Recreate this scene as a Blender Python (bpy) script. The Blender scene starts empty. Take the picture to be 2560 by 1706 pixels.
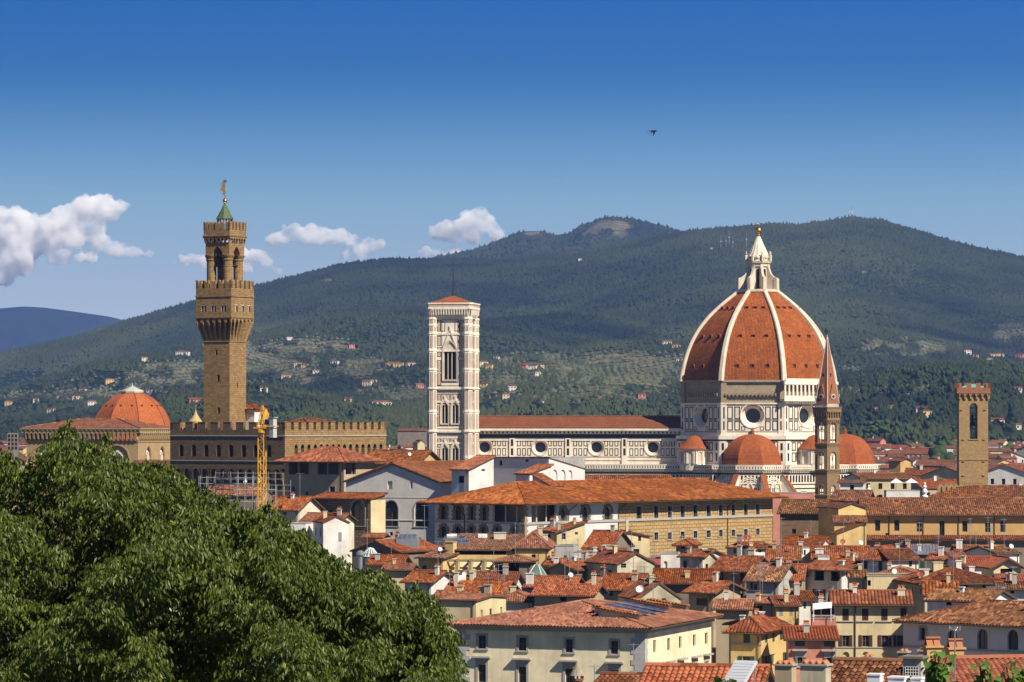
import bpy, bmesh, math, random
import numpy as np
from mathutils import Vector, Matrix

R = math.radians
sc = bpy.context.scene
col = sc.collection

# ------------------------------------------------------------------ camera, light, sky, exposure
F, CX, HY, CZ = 8700.0, 1280.0, 1060.0, 43.0       # focal length / centre / horizon in photo pixels, eye height in metres
SUN_AZ, SUN_EL = 46.0, 43.0                         # degrees right of "towards the camera", degrees up
cam_d = bpy.data.cameras.new('camera')
cam = bpy.data.objects.new('camera', cam_d); col.objects.link(cam)
cam.location = (0, 0, CZ); cam.rotation_euler = (R(90), 0, 0)
cam_d.sensor_width = 36.0; cam_d.lens = F / 2560 * 36
cam_d.shift_y = (HY - 853.0) / 2560
cam_d.clip_start = 1.0; cam_d.clip_end = 60000
sc.camera = cam

sundir = Vector((math.sin(R(SUN_AZ)) * math.cos(R(SUN_EL)), -math.cos(R(SUN_AZ)) * math.cos(R(SUN_EL)), math.sin(R(SUN_EL))))
sl = bpy.data.lights.new('sun', 'SUN'); sl.energy = 5.0; sl.angle = R(0.5); sl.color = (1.0, 0.90, 0.75)
so = bpy.data.objects.new('sun', sl); col.objects.link(so)
so.rotation_euler = sundir.to_track_quat('Z', 'Y').to_euler()

world = bpy.data.worlds.new('World'); sc.world = world; world.use_nodes = True
wn = world.node_tree; wn.nodes.clear()
w_out = wn.nodes.new('ShaderNodeOutputWorld'); w_bg = wn.nodes.new('ShaderNodeBackground')
w_sky = wn.nodes.new('ShaderNodeTexSky'); w_sky.sky_type = 'NISHITA'; w_sky.sun_disc = False
w_sky.sun_elevation = R(SUN_EL); w_sky.sun_rotation = R(180 - SUN_AZ)
w_sky.air_density = 1.0; w_sky.dust_density = 0.3; w_sky.ozone_density = 2.0
w_tc = wn.nodes.new('ShaderNodeTexCoord'); w_sep = wn.nodes.new('ShaderNodeSeparateXYZ'); w_comb = wn.nodes.new('ShaderNodeCombineXYZ')
w_mul = wn.nodes.new('ShaderNodeMath'); w_mul.operation = 'MULTIPLY'; w_mul.inputs[1].default_value = 9.0
w_add = wn.nodes.new('ShaderNodeMath'); w_add.operation = 'ADD'; w_add.inputs[1].default_value = 0.10
w_nrm = wn.nodes.new('ShaderNodeVectorMath'); w_nrm.operation = 'NORMALIZE'
L = wn.links.new
L(w_tc.outputs['Generated'], w_sep.inputs[0]); L(w_sep.outputs[0], w_comb.inputs[0]); L(w_sep.outputs[1], w_comb.inputs[1])
L(w_sep.outputs[2], w_mul.inputs[0]); L(w_mul.outputs[0], w_add.inputs[0]); L(w_add.outputs[0], w_comb.inputs[2])
L(w_comb.outputs[0], w_nrm.inputs[0]); L(w_nrm.outputs[0], w_sky.inputs[0])
# deep polarised blue overhead paling towards the horizon: gain on the Nishita sky by elevation
w_ramp = wn.nodes.new('ShaderNodeValToRGB'); _cr = w_ramp.color_ramp
_stops = [(0.0, (2.95, 2.15, 1.3)), (0.036, (2.85, 2.02, 1.25)), (0.064, (1.98, 2.03, 1.46)), (0.076, (1.30, 1.66, 1.47)), (0.091, (0.56, 1.16, 1.32)), (0.101, (0.24, 0.838, 1.225)), (0.122, (0.067, 0.68, 1.283)), (0.20, (0.22, 0.40, 0.62)), (1.0, (0.20, 0.36, 0.56))]
while len(_cr.elements) < len(_stops): _cr.elements.new(0.5)
for _e, (_p, _c) in zip(_cr.elements, _stops): _e.position = _p; _e.color = (_c[0]/3.0, _c[1]/3.0, _c[2]/3.0, 1)
w_g = wn.nodes.new('ShaderNodeMix'); w_g.data_type = 'RGBA'; w_g.blend_type = 'MULTIPLY'; w_g.inputs[0].default_value = 1.0; w_g.clamp_result = False
w_g2 = wn.nodes.new('ShaderNodeVectorMath'); w_g2.operation = 'SCALE'; w_g2.inputs[3].default_value = 2.86
L(w_sep.outputs[2], w_ramp.inputs[0]); L(w_sky.outputs[0], w_g.inputs[6]); L(w_ramp.outputs[0], w_g.inputs[7]); L(w_g.outputs[2], w_g2.inputs[0])
w_up = wn.nodes.new('ShaderNodeMapRange'); w_up.inputs['From Min'].default_value = -0.02; w_up.inputs['From Max'].default_value = 0.0; w_up.inputs['To Min'].default_value = 0.08; w_up.inputs['To Max'].default_value = 1.0
w_g3 = wn.nodes.new('ShaderNodeVectorMath'); w_g3.operation = 'SCALE'; L(w_sep.outputs[2], w_up.inputs['Value']); L(w_g2.outputs[0], w_g3.inputs[0]); L(w_up.outputs[0], w_g3.inputs[3])   # nothing shines from below the horizon
L(w_g3.outputs[0], w_bg.inputs[0]); L(w_bg.outputs[0], w_out.inputs[0])
w_bg.inputs[1].default_value = 0.10

sc.view_settings.view_transform = 'Standard'; sc.view_settings.look = 'None'
sc.view_settings.exposure = 0.72; sc.view_settings.gamma = 1.0
cy = sc.cycles
cy.max_bounces = 64; cy.diffuse_bounces = 3; cy.glossy_bounces = 2; cy.transmission_bounces = 3; cy.transparent_max_bounces = 8
cy.volume_bounces = 60
cy.use_denoising = True
try:
    cy.denoiser = 'OPENIMAGEDENOISE'; cy.denoising_input_passes = 'RGB_ALBEDO_NORMAL'
except Exception: pass
cy.sample_clamp_indirect = 4.0
cy.volume_step_rate = 1.0

def P(px, py, Y):
    return Vector(((px - CX) * Y / F, Y, CZ - (py - HY) * Y / F))
def Zp(py, Y): return CZ - (py - HY) * Y / F
def Xp(px, Y): return (px - CX) * Y / F
def Yz(py, z): return (CZ - z) * F / (py - HY)

# ------------------------------------------------------------------ mesh builder
class MB:
    def __init__(s):
        s.v = []; s.f = []; s.uv = []; s.M = None
    def add(s, pts, faces, uvs=None):
        b = len(s.v)
        if s.M is not None:
            pts = [tuple(s.M @ Vector(p)) for p in pts]
        s.v.extend(tuple(p) for p in pts)
        for k, fc in enumerate(faces):
            s.f.append([b + i for i in fc])
            s.uv.append(uvs[k] if uvs else None)
        return s
    def poly(s, pts, uv=None):
        return s.add(pts, [list(range(len(pts)))], [uv] if uv else None)
    def box(s, x0, x1, y0, y1, z0, z1):
        p = [(x0,y0,z0),(x1,y0,z0),(x1,y1,z0),(x0,y1,z0),(x0,y0,z1),(x1,y0,z1),(x1,y1,z1),(x0,y1,z1)]
        return s.add(p, [(0,3,2,1),(4,5,6,7),(0,1,5,4),(1,2,6,5),(2,3,7,6),(3,0,4,7)],
            [None,None,[(x0,z0),(x1,z0),(x1,z1),(x0,z1)],[(y0,z0),(y1,z0),(y1,z1),(y0,z1)],[(x0,z0),(x1,z0),(x1,z1),(x0,z1)],[(y0,z0),(y1,z0),(y1,z1),(y0,z1)]])
    def obox(s, c, ux, uy, hx, hy, z0, z1):
        """box with horizontal axes ux, uy (2D unit vectors)"""
        p = []
        for z in (z0, z1):
            for a, b in ((-1,-1),(1,-1),(1,1),(-1,1)):
                p.append((c[0]+ux[0]*a*hx+uy[0]*b*hy, c[1]+ux[1]*a*hx+uy[1]*b*hy, z))
        return s.add(p, [(0,3,2,1),(4,5,6,7),(0,1,5,4),(1,2,6,5),(2,3,7,6),(3,0,4,7)])
    def prism(s, pts, z0, z1, cap=True):
        n = len(pts); p = [(x,y,z0) for x,y in pts] + [(x,y,z1) for x,y in pts]
        fs = []; uv = []; u = 0.0
        for i in range(n):
            j = (i+1) % n
            l = math.hypot(pts[j][0]-pts[i][0], pts[j][1]-pts[i][1])
            fs.append((i, j, n+j, n+i)); uv.append([(u,z0),(u+l,z0),(u+l,z1),(u,z1)]); u += l
        if cap:
            fs.append(tuple(range(n-1,-1,-1))); uv.append(None)
            fs.append(tuple(range(n, 2*n))); uv.append(None)
        return s.add(p, fs, uv)
    def lathe(s, prof, n, ph=0.0, c=(0,0), cap=True, uvscale=True):
        """prof: list of (r,z) from the bottom up"""
        p = []; m = len(prof)
        for r, z in prof:
            for k in range(n):
                a = ph + 2*math.pi*k/n
                p.append((c[0]+r*math.cos(a), c[1]+r*math.sin(a), z))
        fs = []; uv = []; vl = [0.0]
        for i in range(1, m): vl.append(vl[-1] + math.hypot(prof[i][0]-prof[i-1][0], prof[i][1]-prof[i-1][1]))
        hs = math.sin(math.pi/n)
        for i in range(m-1):
            for k in range(n):
                k2 = (k+1) % n
                fs.append((i*n+k, i*n+k2, (i+1)*n+k2, (i+1)*n+k))
                o = k*50.0; w0 = prof[i][0]*hs; w1 = prof[i+1][0]*hs
                uv.append([(o-w0,vl[i]),(o+w0,vl[i]),(o+w1,vl[i+1]),(o-w1,vl[i+1])])
        if cap:
            fs.append(tuple(range(n-1,-1,-1))); uv.append(None)
            fs.append(tuple(range((m-1)*n, m*n))); uv.append(None)
        return s.add(p, fs, uv)
    def tube(s, a, b, r, n=6, r2=None, cap=True):
        a = Vector(a); b = Vector(b); d = (b-a)
        if d.length < 1e-6: return s
        q = d.to_track_quat('Z', 'Y'); r2 = r if r2 is None else r2
        p = []
        for o, rr in ((a, r), (b, r2)):
            for k in range(n):
                t = 2*math.pi*k/n
                p.append(tuple(o + q @ Vector((rr*math.cos(t), rr*math.sin(t), 0))))
        fs = [(k, (k+1)%n, n+(k+1)%n, n+k) for k in range(n)]
        if cap: fs += [tuple(range(n-1,-1,-1)), tuple(range(n,2*n))]
        return s.add(p, fs)
    def sphere(s, c, r, n=10, m=6, sz=1.0):
        prof = [(max(1e-3, r*math.sin(math.pi*i/m)), c[2]-r*sz*math.cos(math.pi*i/m)) for i in range(m+1)]
        return s.lathe(prof, n, 0, (c[0], c[1]), cap=False)
    def build(s, name, mat, parent=None, smooth=False, loc=None, rz=None):
        me = mesh_of(s, name, mat, smooth)
        return put(name, me, parent, loc, rz)

def mesh_of(s, name, mat, smooth=False):
    me = bpy.data.meshes.new(name)
    me.from_pydata(s.v, [], s.f)
    uvl = me.uv_layers.new(name='uv')
    buf = np.zeros(len(me.loops)*2, dtype=np.float32); i = 0
    for fc, u in zip(s.f, s.uv):
        if u:
            for a in u:
                buf[i] = a[0]; buf[i+1] = a[1]; i += 2
        else:
            p = [Vector(s.v[k]) for k in fc[:3]]
            n = (p[1]-p[0]).cross(p[2]-p[0])
            ax, ay, az = abs(n.x), abs(n.y), abs(n.z)
            for k in fc:
                q = s.v[k]
                if az >= ax and az >= ay: buf[i] = q[0]; buf[i+1] = q[1]
                elif ay >= ax: buf[i] = q[0]; buf[i+1] = q[2]
                else: buf[i] = q[1]; buf[i+1] = q[2]
                i += 2
    uvl.data.foreach_set('uv', buf)
    if smooth: me.polygons.foreach_set('use_smooth', [True]*len(me.polygons))
    if mat: me.materials.append(mat)
    me.update()
    return me
def put(name, me, parent=None, loc=None, rz=None):
    o = bpy.data.objects.new(name, me); col.objects.link(o)
    if parent: o.parent = parent
    if loc is not None: o.location = loc
    if rz is not None: o.rotation_euler = (0, 0, rz)
    return o
def np_mesh(name, V, Fq, mat, smooth=False, uv=None):
    """V (n,3) array, Fq (m,k) array of k-gons"""
    me = bpy.data.meshes.new(name); V = np.asarray(V, dtype=np.float32); Fq = np.asarray(Fq, dtype=np.int32)
    me.vertices.add(len(V)); me.vertices.foreach_set('co', V.ravel())
    k = Fq.shape[1]; me.loops.add(Fq.size); me.loops.foreach_set('vertex_index', Fq.ravel())
    me.polygons.add(len(Fq)); me.polygons.foreach_set('loop_start', np.arange(0, Fq.size, k, dtype=np.int32))
    try: me.polygons.foreach_set('loop_total', np.full(len(Fq), k, dtype=np.int32))
    except Exception: pass
    if smooth: me.polygons.foreach_set('use_smooth', np.ones(len(Fq), dtype=bool))
    if uv is not None:
        l = me.uv_layers.new(name='uv'); l.data.foreach_set('uv', np.asarray(uv, dtype=np.float32)[Fq.ravel()].ravel())
    if mat: me.materials.append(mat)
    me.update(calc_edges=True); me.validate()
    return me
def tag(o, label=None, cat=None, group=None, kind=None):
    if label: o['label'] = label
    if cat: o['category'] = cat
    if group: o['group'] = group
    if kind: o['kind'] = kind
    return o
def thing(name, label, cat, loc=(0,0,0), yaw=0.0, group=None):
    """an Empty at the base; yaw in degrees turns its front (local -y) to the left"""
    o = bpy.data.objects.new(name, None); col.objects.link(o); o.empty_display_size = 0.5
    o.location = loc; o.rotation_euler = (0, 0, -R(yaw))
    return tag(o, label, cat, group)

# ------------------------------------------------------------------ noise for shapes
def _hash(ix, iy, seed):
    h = (ix.astype(np.int64)*374761393 + iy.astype(np.int64)*668265263 + seed*1442695041) & 0x7fffffff
    h = ((h ^ (h >> 13)) * 1274126177) & 0x7fffffff
    return ((h ^ (h >> 16)) & 0xffff) / 65535.0
def vnoise(x, y, seed=0):
    x = np.asarray(x, float); y = np.asarray(y, float)
    ix = np.floor(x); iy = np.floor(y); fx = x-ix; fy = y-iy
    fx = fx*fx*(3-2*fx); fy = fy*fy*(3-2*fy)
    a = _hash(ix, iy, seed); b = _hash(ix+1, iy, seed); c = _hash(ix, iy+1, seed); d = _hash(ix+1, iy+1, seed)
    return (a*(1-fx)+b*fx)*(1-fy) + (c*(1-fx)+d*fx)*fy
def fbm(x, y, o=4, seed=0):
    t = 0; a = 1.0; n = 0
    for i in range(o):
        t = t + a*vnoise(x*2**i, y*2**i, seed+i*17); n += a; a *= 0.5
    return t/n
# ------------------------------------------------------------------ materials
_mats = {}
def nt(name):
    m = bpy.data.materials.new(name); m.use_nodes = True; n = m.node_tree
    b = n.nodes['Principled BSDF']
    b.inputs['Roughness'].default_value = 0.85
    b.inputs['Specular IOR Level'].default_value = 0.25
    return m, n, b
def nd(n, t, **kw):
    x = n.nodes.new(t)
    for k, v in kw.items(): setattr(x, k, v)
    return x
def math_(n, op, a, b=None):
    x = n.nodes.new('ShaderNodeMath'); x.operation = op
    for i, q in enumerate((a, b)):
        if q is None: continue
        if hasattr(q, 'links'): n.links.new(q, x.inputs[i])
        else: x.inputs[i].default_value = q
    return x.outputs[0]
def ramp(n, fac, stops, interp='LINEAR'):
    x = n.nodes.new('ShaderNodeValToRGB'); cr = x.color_ramp; cr.interpolation = interp
    while len(cr.elements) < len(stops): cr.elements.new(0.5)
    for e, (p, c) in zip(cr.elements, stops):
        e.position = p; e.color = (c[0], c[1], c[2], 1)
    n.links.new(fac, x.inputs[0]); return x.outputs[0]
def noise(n, vec, scale, detail=3, rough=0.55):
    x = n.nodes.new('ShaderNodeTexNoise'); x.inputs['Scale'].default_value = scale
    x.inputs['Detail'].default_value = detail; x.inputs['Roughness'].default_value = rough
    if vec is not None: n.links.new(vec, x.inputs['Vector'])
    return x.outputs['Fac']
def mixc(n, fac, a, b, mode='MIX'):
    x = n.nodes.new('ShaderNodeMix'); x.data_type = 'RGBA'; x.blend_type = mode
    for sck, q in ((0, fac), (6, a), (7, b)):
        if hasattr(q, 'links'): n.links.new(q, x.inputs[sck])
        elif sck == 0: x.inputs[0].default_value = q
        else: x.inputs[sck].default_value = (q[0], q[1], q[2], 1)
    return x.outputs[2]
def bump(n, b, h, strength=0.4, dist=0.05):
    x = n.nodes.new('ShaderNodeBump'); x.inputs['Strength'].default_value = strength; x.inputs['Distance'].default_value = dist
    n.links.new(h, x.inputs['Height']); n.links.new(x.outputs[0], b.inputs['Normal'])
def mapv(n, src, scale=(1,1,1), loc=(0,0,0)):
    x = n.nodes.new('ShaderNodeMapping'); x.inputs['Scale'].default_value = scale; x.inputs['Location'].default_value = loc
    n.links.new(src, x.inputs['Vector']); return x.outputs[0]
def orand(n):
    return nd(n, 'ShaderNodeObjectInfo').outputs['Random']

def m_plain(name, c, rough=0.7, metal=0.0, var=0.25, scale=1.5):
    k = ('plain', name)
    if k in _mats: return _mats[k]
    m, n, b = nt(name); tc = nd(n, 'ShaderNodeTexCoord').outputs['Object']
    f = noise(n, tc, scale, 4)
    cc = mixc(n, f, [x*(1-var) for x in c], [min(1, x*(1+var*0.6)) for x in c])
    n.links.new(cc, b.inputs['Base Color']); b.inputs['Roughness'].default_value = rough; b.inputs['Metallic'].default_value = metal
    _mats[k] = m; return m

def m_stucco(name, c, stain=0.35):
    """lime plaster: soft mottling, rain streaks, a few grey patches"""
    k = ('stucco', name)
    if k in _mats: return _mats[k]
    m, n, b = nt(name); tc = nd(n, 'ShaderNodeTexCoord').outputs['Object']
    f1 = noise(n, tc, 0.35, 5, 0.6); f2 = noise(n, mapv(n, tc, (1.6, 1.6, 0.12)), 1.0, 4, 0.6); f3 = noise(n, tc, 4.0, 3)
    c1 = mixc(n, ramp(n, f1, [(0.35, (0,0,0)), (0.7, (1,1,1))]), [x*(1-0.55*stain) for x in c], [min(0.9, x*1.05) for x in c])
    c2 = mixc(n, math_(n, 'MULTIPLY', ramp(n, f2, [(0.5, (0,0,0)), (0.8, (1,1,1))]), stain), c1, [x*0.45 for x in c])
    c3 = mixc(n, math_(n, 'MULTIPLY', f3, 0.14), c2, [x*0.6 for x in c])
    n.links.new(c3, b.inputs['Base Color']); b.inputs['Roughness'].default_value = 0.92
    bump(n, b, f3, 0.25, 0.02)
    _mats[k] = m; return m

def m_tiles(name, cols, pw=0.30, pl=0.45, flat=True, stain=0.5, moss=0.25, vary=True):
    """clay tiles laid out in the roof's own (along the eave, up the slope) metres"""
    k = ('tiles', name)
    if k in _mats: return _mats[k]
    m, n, b = nt(name); b.inputs['Specular IOR Level'].default_value = 0.08
    uv = nd(n, 'ShaderNodeUVMap').outputs[0]
    s = nd(n, 'ShaderNodeSeparateXYZ'); n.links.new(uv, s.inputs[0])
    u = math_(n, 'DIVIDE', s.outputs[0], pw); v = math_(n, 'DIVIDE', s.outputs[1], pl)
    cb = nd(n, 'ShaderNodeCombineXYZ'); n.links.new(math_(n, 'FLOOR', u), cb.inputs[0]); n.links.new(math_(n, 'FLOOR', v), cb.inputs[1])
    n.links.new(math_(n, 'MULTIPLY', orand(n), 91.0), cb.inputs[2])
    wnz = nd(n, 'ShaderNodeTexWhiteNoise'); n.links.new(cb.outputs[0], wnz.inputs['Vector'])
    cw = [cols[0], cols[2], [x*0.62 for x in cols[0]], cols[1], cols[-1], [x*1.25 for x in cols[-1]], cols[3]]
    base = ramp(n, wnz.outputs['Value'], [(i/len(cw), c) for i, c in enumerate(cw)], 'CONSTANT') if vary else ramp(n, wnz.outputs['Value'], [(i/(len(cols)-1), c) for i, c in enumerate(cols)])
    off = nd(n, 'ShaderNodeVectorMath', operation='ADD'); n.links.new(uv, off.inputs[0])
    cb2 = nd(n, 'ShaderNodeCombineXYZ'); n.links.new(math_(n, 'MULTIPLY', orand(n), 53.0), cb2.inputs[0]); n.links.new(cb2.outputs[0], off.inputs[1])
    big = noise(n, off.outputs[0], 0.22, 6, 0.68); mid = noise(n, off.outputs[0], 1.3, 4, 0.6)
    avg = [sum(c[i] for c in cols)/len(cols) for i in range(3)]
    c1 = mixc(n, math_(n, 'MULTIPLY', ramp(n, big, [(0.40, (0,0,0)), (0.62, (1,1,1))]), stain), base, [avg[0]*0.45, avg[1]*0.48, avg[2]*0.52])
    c2 = mixc(n, math_(n, 'MULTIPLY', ramp(n, mid, [(0.50, (0,0,0)), (0.70, (1,1,1))]), moss), c1, (0.17, 0.115, 0.06))
    # paler replaced strips and dark run-off streaks down the slope
    stv = noise(n, mapv(n, off.outputs[0], (1.1, 0.10, 1)), 1.0, 4, 0.7)
    c2 = mixc(n, math_(n, 'MULTIPLY', ramp(n, stv, [(0.54, (0,0,0)), (0.66, (1,1,1))]), 0.45*stain+0.1), c2, [avg[0]*0.45, avg[1]*0.48, avg[2]*0.52])
    c2 = mixc(n, math_(n, 'MULTIPLY', ramp(n, stv, [(0.30, (1,1,1)), (0.40, (0,0,0))]), 0.5*stain), c2, [avg[0]*1.35, avg[1]*1.42, avg[2]*1.35])
    # overall difference from roof to roof
    hs = nd(n, 'ShaderNodeHueSaturation'); n.links.new(c2, hs.inputs['Color'])
    r2 = math_(n, 'FRACT', math_(n, 'MULTIPLY', orand(n), 37.0))
    n.links.new(math_(n, 'ADD', math_(n, 'MULTIPLY', r2, 0.42), 0.68), hs.inputs['Value'])
    n.links.new(math_(n, 'ADD', math_(n, 'MULTIPLY', orand(n), 0.18), 0.84), hs.inputs['Saturation'])
    n.links.new(math_(n, 'ADD', math_(n, 'MULTIPLY', math_(n, 'FRACT', math_(n, 'MULTIPLY', orand(n), 71.0)), 0.011), 0.494), hs.inputs['Hue'])
    outc = hs.outputs[0] if vary else c2
    if flat:
        prof = math_(n, 'ABSOLUTE', math_(n, 'SINE', math_(n, 'MULTIPLY', u, math.pi)))
        stp = math_(n, 'SUBTRACT', 1.0, math_(n, 'FRACT', v))
        h = math_(n, 'ADD', math_(n, 'MULTIPLY', prof, 0.8), math_(n, 'MULTIPLY', stp, 0.35))
        bump(n, b, h, 0.9, 0.12)
        # the channel between two rows of cover tiles is darker
        outc = mixc(n, math_(n, 'MULTIPLY', math_(n, 'LESS_THAN', prof, 0.38), 0.45), outc, (0.06, 0.04, 0.03))
    n.links.new(outc, b.inputs['Base Color']); b.inputs['Roughness'].default_value = 0.9
    _mats[k] = m; return m

def m_blocks(name, c1, c2, mortar, bw=0.8, bh=0.4, ms=0.02, bumpd=0.06, var=0.5, rough_noise=0.5):
    """coursed stone or brick in the wall's own metres"""
    k = ('blocks', name)
    if k in _mats: return _mats[k]
    m, n, b = nt(name)
    uv = nd(n, 'ShaderNodeUVMap').outputs[0]
    br = nd(n, 'ShaderNodeTexBrick'); br.offset = 0.5
    n.links.new(uv, br.inputs['Vector']); br.inputs['Scale'].default_value = 1.0
    br.inputs['Brick Width'].default_value = bw; br.inputs['Row Height'].default_value = bh; br.inputs['Mortar Size'].default_value = ms
    br.inputs['Mortar Smooth'].default_value = 0.3; br.inputs['Bias'].default_value = -0.1
    br.inputs['Color1'].default_value = (*c1, 1); br.inputs['Color2'].default_value = (*c2, 1); br.inputs['Mortar'].default_value = (*mortar, 1)
    f1 = noise(n, uv, 0.25, 5, 0.65); f2 = noise(n, uv, 2.2, 5, 0.7)
    a = mixc(n, math_(n, 'MULTIPLY', ramp(n, f1, [(0.35, (0,0,0)), (0.7, (1,1,1))]), var), br.outputs['Color'], [x*0.55 for x in c1])
    a = mixc(n, math_(n, 'MULTIPLY', ramp(n, f2, [(0.45, (0,0,0)), (0.75, (1,1,1))]), rough_noise), a, [x*0.5 for x in c2])
    n.links.new(a, b.inputs['Base Color']); b.inputs['Roughness'].default_value = 0.93
    h = math_(n, 'ADD', math_(n, 'MULTIPLY', br.outputs['Fac'], -0.8), f2)
    bump(n, b, h, 0.7, min(bumpd, 0.10))
    _mats[k] = m; return m

def m_glass(name='window_glass', c=(0.012, 0.014, 0.018)):
    k = ('glass', name)
    if k in _mats: return _mats[k]
    m, n, b = nt(name); tc = nd(n, 'ShaderNodeTexCoord').outputs['Object']
    cc = mixc(n, noise(n, tc, 1.2, 2), [x*0.5 for x in c], [x*2.0 for x in c])
    n.links.new(cc, b.inputs['Base Color']); b.inputs['Roughness'].default_value = 0.15; b.inputs['Specular IOR Level'].default_value = 0.4
    _mats[k] = m; return m

def m_marble(name, c=(0.62, 0.58, 0.52), dirt=0.7):
    k = ('marble', name)
    if k in _mats: return _mats[k]
    m, n, b = nt(name); tc = nd(n, 'ShaderNodeTexCoord').outputs['Object']
    f1 = noise(n, tc, 0.18, 6, 0.7); f2 = noise(n, mapv(n, tc, (1.1, 1.1, 0.15)), 1.0, 5, 0.65); f3 = noise(n, tc, 2.5, 4)
    a = mixc(n, math_(n, 'MULTIPLY', ramp(n, f1, [(0.4, (0,0,0)), (0.7, (1,1,1))]), dirt), c, [c[0]*0.62, c[1]*0.56, c[2]*0.48])
    a = mixc(n, math_(n, 'MULTIPLY', ramp(n, f2, [(0.55, (0,0,0)), (0.78, (1,1,1))]), dirt), a, [x*0.4 for x in c])
    a = mixc(n, math_(n, 'MULTIPLY', f3, 0.2), a, [x*0.7 for x in c])
    n.links.new(a, b.inputs['Base Color']); b.inputs['Roughness'].default_value = 0.6
    _mats[k] = m; return m

T_OLD = [(0.131,0.045,0.017),(0.223,0.07,0.024),(0.263,0.091,0.032),(0.196,0.074,0.03),(0.301,0.122,0.044)]
T_RED = [(0.183,0.043,0.012),(0.257,0.063,0.018),(0.292,0.078,0.025),(0.207,0.05,0.016),(0.305,0.107,0.037)]
T_ORG = [(0.237,0.065,0.02),(0.293,0.089,0.03),(0.316,0.103,0.035),(0.26,0.08,0.028),(0.327,0.127,0.052)]
T_BRN = [(0.122,0.048,0.02),(0.186,0.073,0.03),(0.236,0.102,0.044),(0.158,0.068,0.032),(0.286,0.135,0.061)]
T_NEW = [(0.315,0.082,0.03),(0.351,0.101,0.038),(0.363,0.113,0.046),(0.339,0.095,0.038)]
TILES = {}
for nm, cc in (('old', T_OLD), ('red', T_RED), ('orange', T_ORG), ('brown', T_BRN), ('new', T_NEW)):
    TILES[nm] = (m_tiles('tiles_'+nm, cc, stain=0.2 if nm == 'new' else 0.6, moss=0.08 if nm == 'new' else 0.3),
                 m_tiles('tiles_round_'+nm, cc, pw=0.30, pl=0.45, flat=False, stain=0.25 if nm == 'new' else 0.7, moss=0.12 if nm == 'new' else 0.4))
GLASS = m_glass(); DARK = m_plain('dark_opening', (0.012, 0.011, 0.010), 0.9)
IRON = m_plain('iron', (0.05, 0.045, 0.04), 0.5, 0.6)
WHITEM = m_plain('white_paint', (0.72, 0.72, 0.70), 0.5, 0, 0.1)
STONE = m_plain('grey_stone', (0.34, 0.32, 0.29), 0.85)
FRAME_W = m_plain('window_frame', (0.13, 0.11, 0.09), 0.6)
SH_GREEN = m_plain('shutter_green', (0.03, 0.085, 0.06), 0.6)
SH_BROWN = m_plain('shutter_brown', (0.075, 0.035, 0.025), 0.6)
SH_TEAL = m_plain('shutter_teal', (0.05, 0.16, 0.16), 0.6)
SH_GREY = m_plain('shutter_grey', (0.30, 0.30, 0.30), 0.6)
SHUT = {'g': SH_GREEN, 'b': SH_BROWN, 't': SH_TEAL, 'y': SH_GREY}
METAL = m_plain('zinc', (0.45, 0.47, 0.48), 0.35, 0.7)
DISHW = m_plain('dish_white', (0.70, 0.70, 0.68), 0.4, 0, 0.08)
DISHR = m_plain('dish_red', (0.28, 0.07, 0.05), 0.5)
WOOD = m_plain('timber', (0.22, 0.12, 0.06), 0.8)
GILT = m_plain('gilded', (0.75, 0.42, 0.08), 0.28, 1.0, 0.1)
COPPER = m_plain('copper_green', (0.085, 0.12, 0.06), 0.7, 0.1, 0.5, 1.0)
STUC = {
 'cream': m_stucco('plaster_cream', (0.64,0.53,0.31), 0.5), 'white': m_stucco('plaster_white', (0.72,0.69,0.64), 0.5),
 'yellow': m_stucco('plaster_yellow', (0.66,0.47,0.20), 0.5), 'ochre': m_stucco('plaster_ochre', (0.50,0.32,0.13), 0.3),
 'pink': m_stucco('plaster_pink', (0.58,0.24,0.18), 0.5), 'grey': m_stucco('plaster_grey', (0.42,0.40,0.37), 0.3),
 'tan': m_stucco('plaster_tan', (0.40,0.32,0.21), 0.3), 'stained': m_stucco('plaster_stained', (0.56,0.50,0.36), 1.0),
 'pale': m_stucco('plaster_pale', (0.66,0.60,0.46), 0.5), 'dirty': m_stucco('plaster_dirty_white', (0.66,0.64,0.60), 1.0),
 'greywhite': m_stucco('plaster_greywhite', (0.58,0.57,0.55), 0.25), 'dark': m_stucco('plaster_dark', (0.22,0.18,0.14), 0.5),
}
STUC['hallgrey'] = m_stucco('plaster_pale_grey', (0.62,0.59,0.54), 0.3); STUC['lightcream'] = m_stucco('plaster_light_cream', (0.82,0.72,0.49), 0.5)
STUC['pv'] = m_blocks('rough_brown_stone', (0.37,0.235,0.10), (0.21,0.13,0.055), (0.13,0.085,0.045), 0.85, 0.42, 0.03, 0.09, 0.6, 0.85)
STUC['pvdark'] = m_blocks('shaded_weathered_brown_stone', (0.19,0.13,0.075), (0.12,0.08,0.048), (0.08,0.055,0.035), 0.75, 0.36, 0.03, 0.16, 0.4, 0.7)  # dirtier stone, with the shade on the palace front put into its colour
STUC['rust'] = m_blocks('rusticated_sandstone', (0.43,0.29,0.125), (0.34,0.225,0.095), (0.11,0.075,0.04), 1.35, 0.62, 0.05, 0.22, 0.3, 0.4)
STUC['rubble'] = m_blocks('rusticated_shaded_stone', (0.26,0.19,0.12), (0.17,0.125,0.08), (0.05,0.035,0.02), 0.95, 0.48, 0.05, 0.22, 0.35, 0.6)  # shade of the left-facing wall is put into this stone's colour
STUC['brick'] = m_blocks('church_brick', (0.25,0.16,0.095), (0.18,0.115,0.07), (0.15,0.11,0.075), 0.6, 0.28, 0.02, 0.06, 0.4, 0.6)
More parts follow.
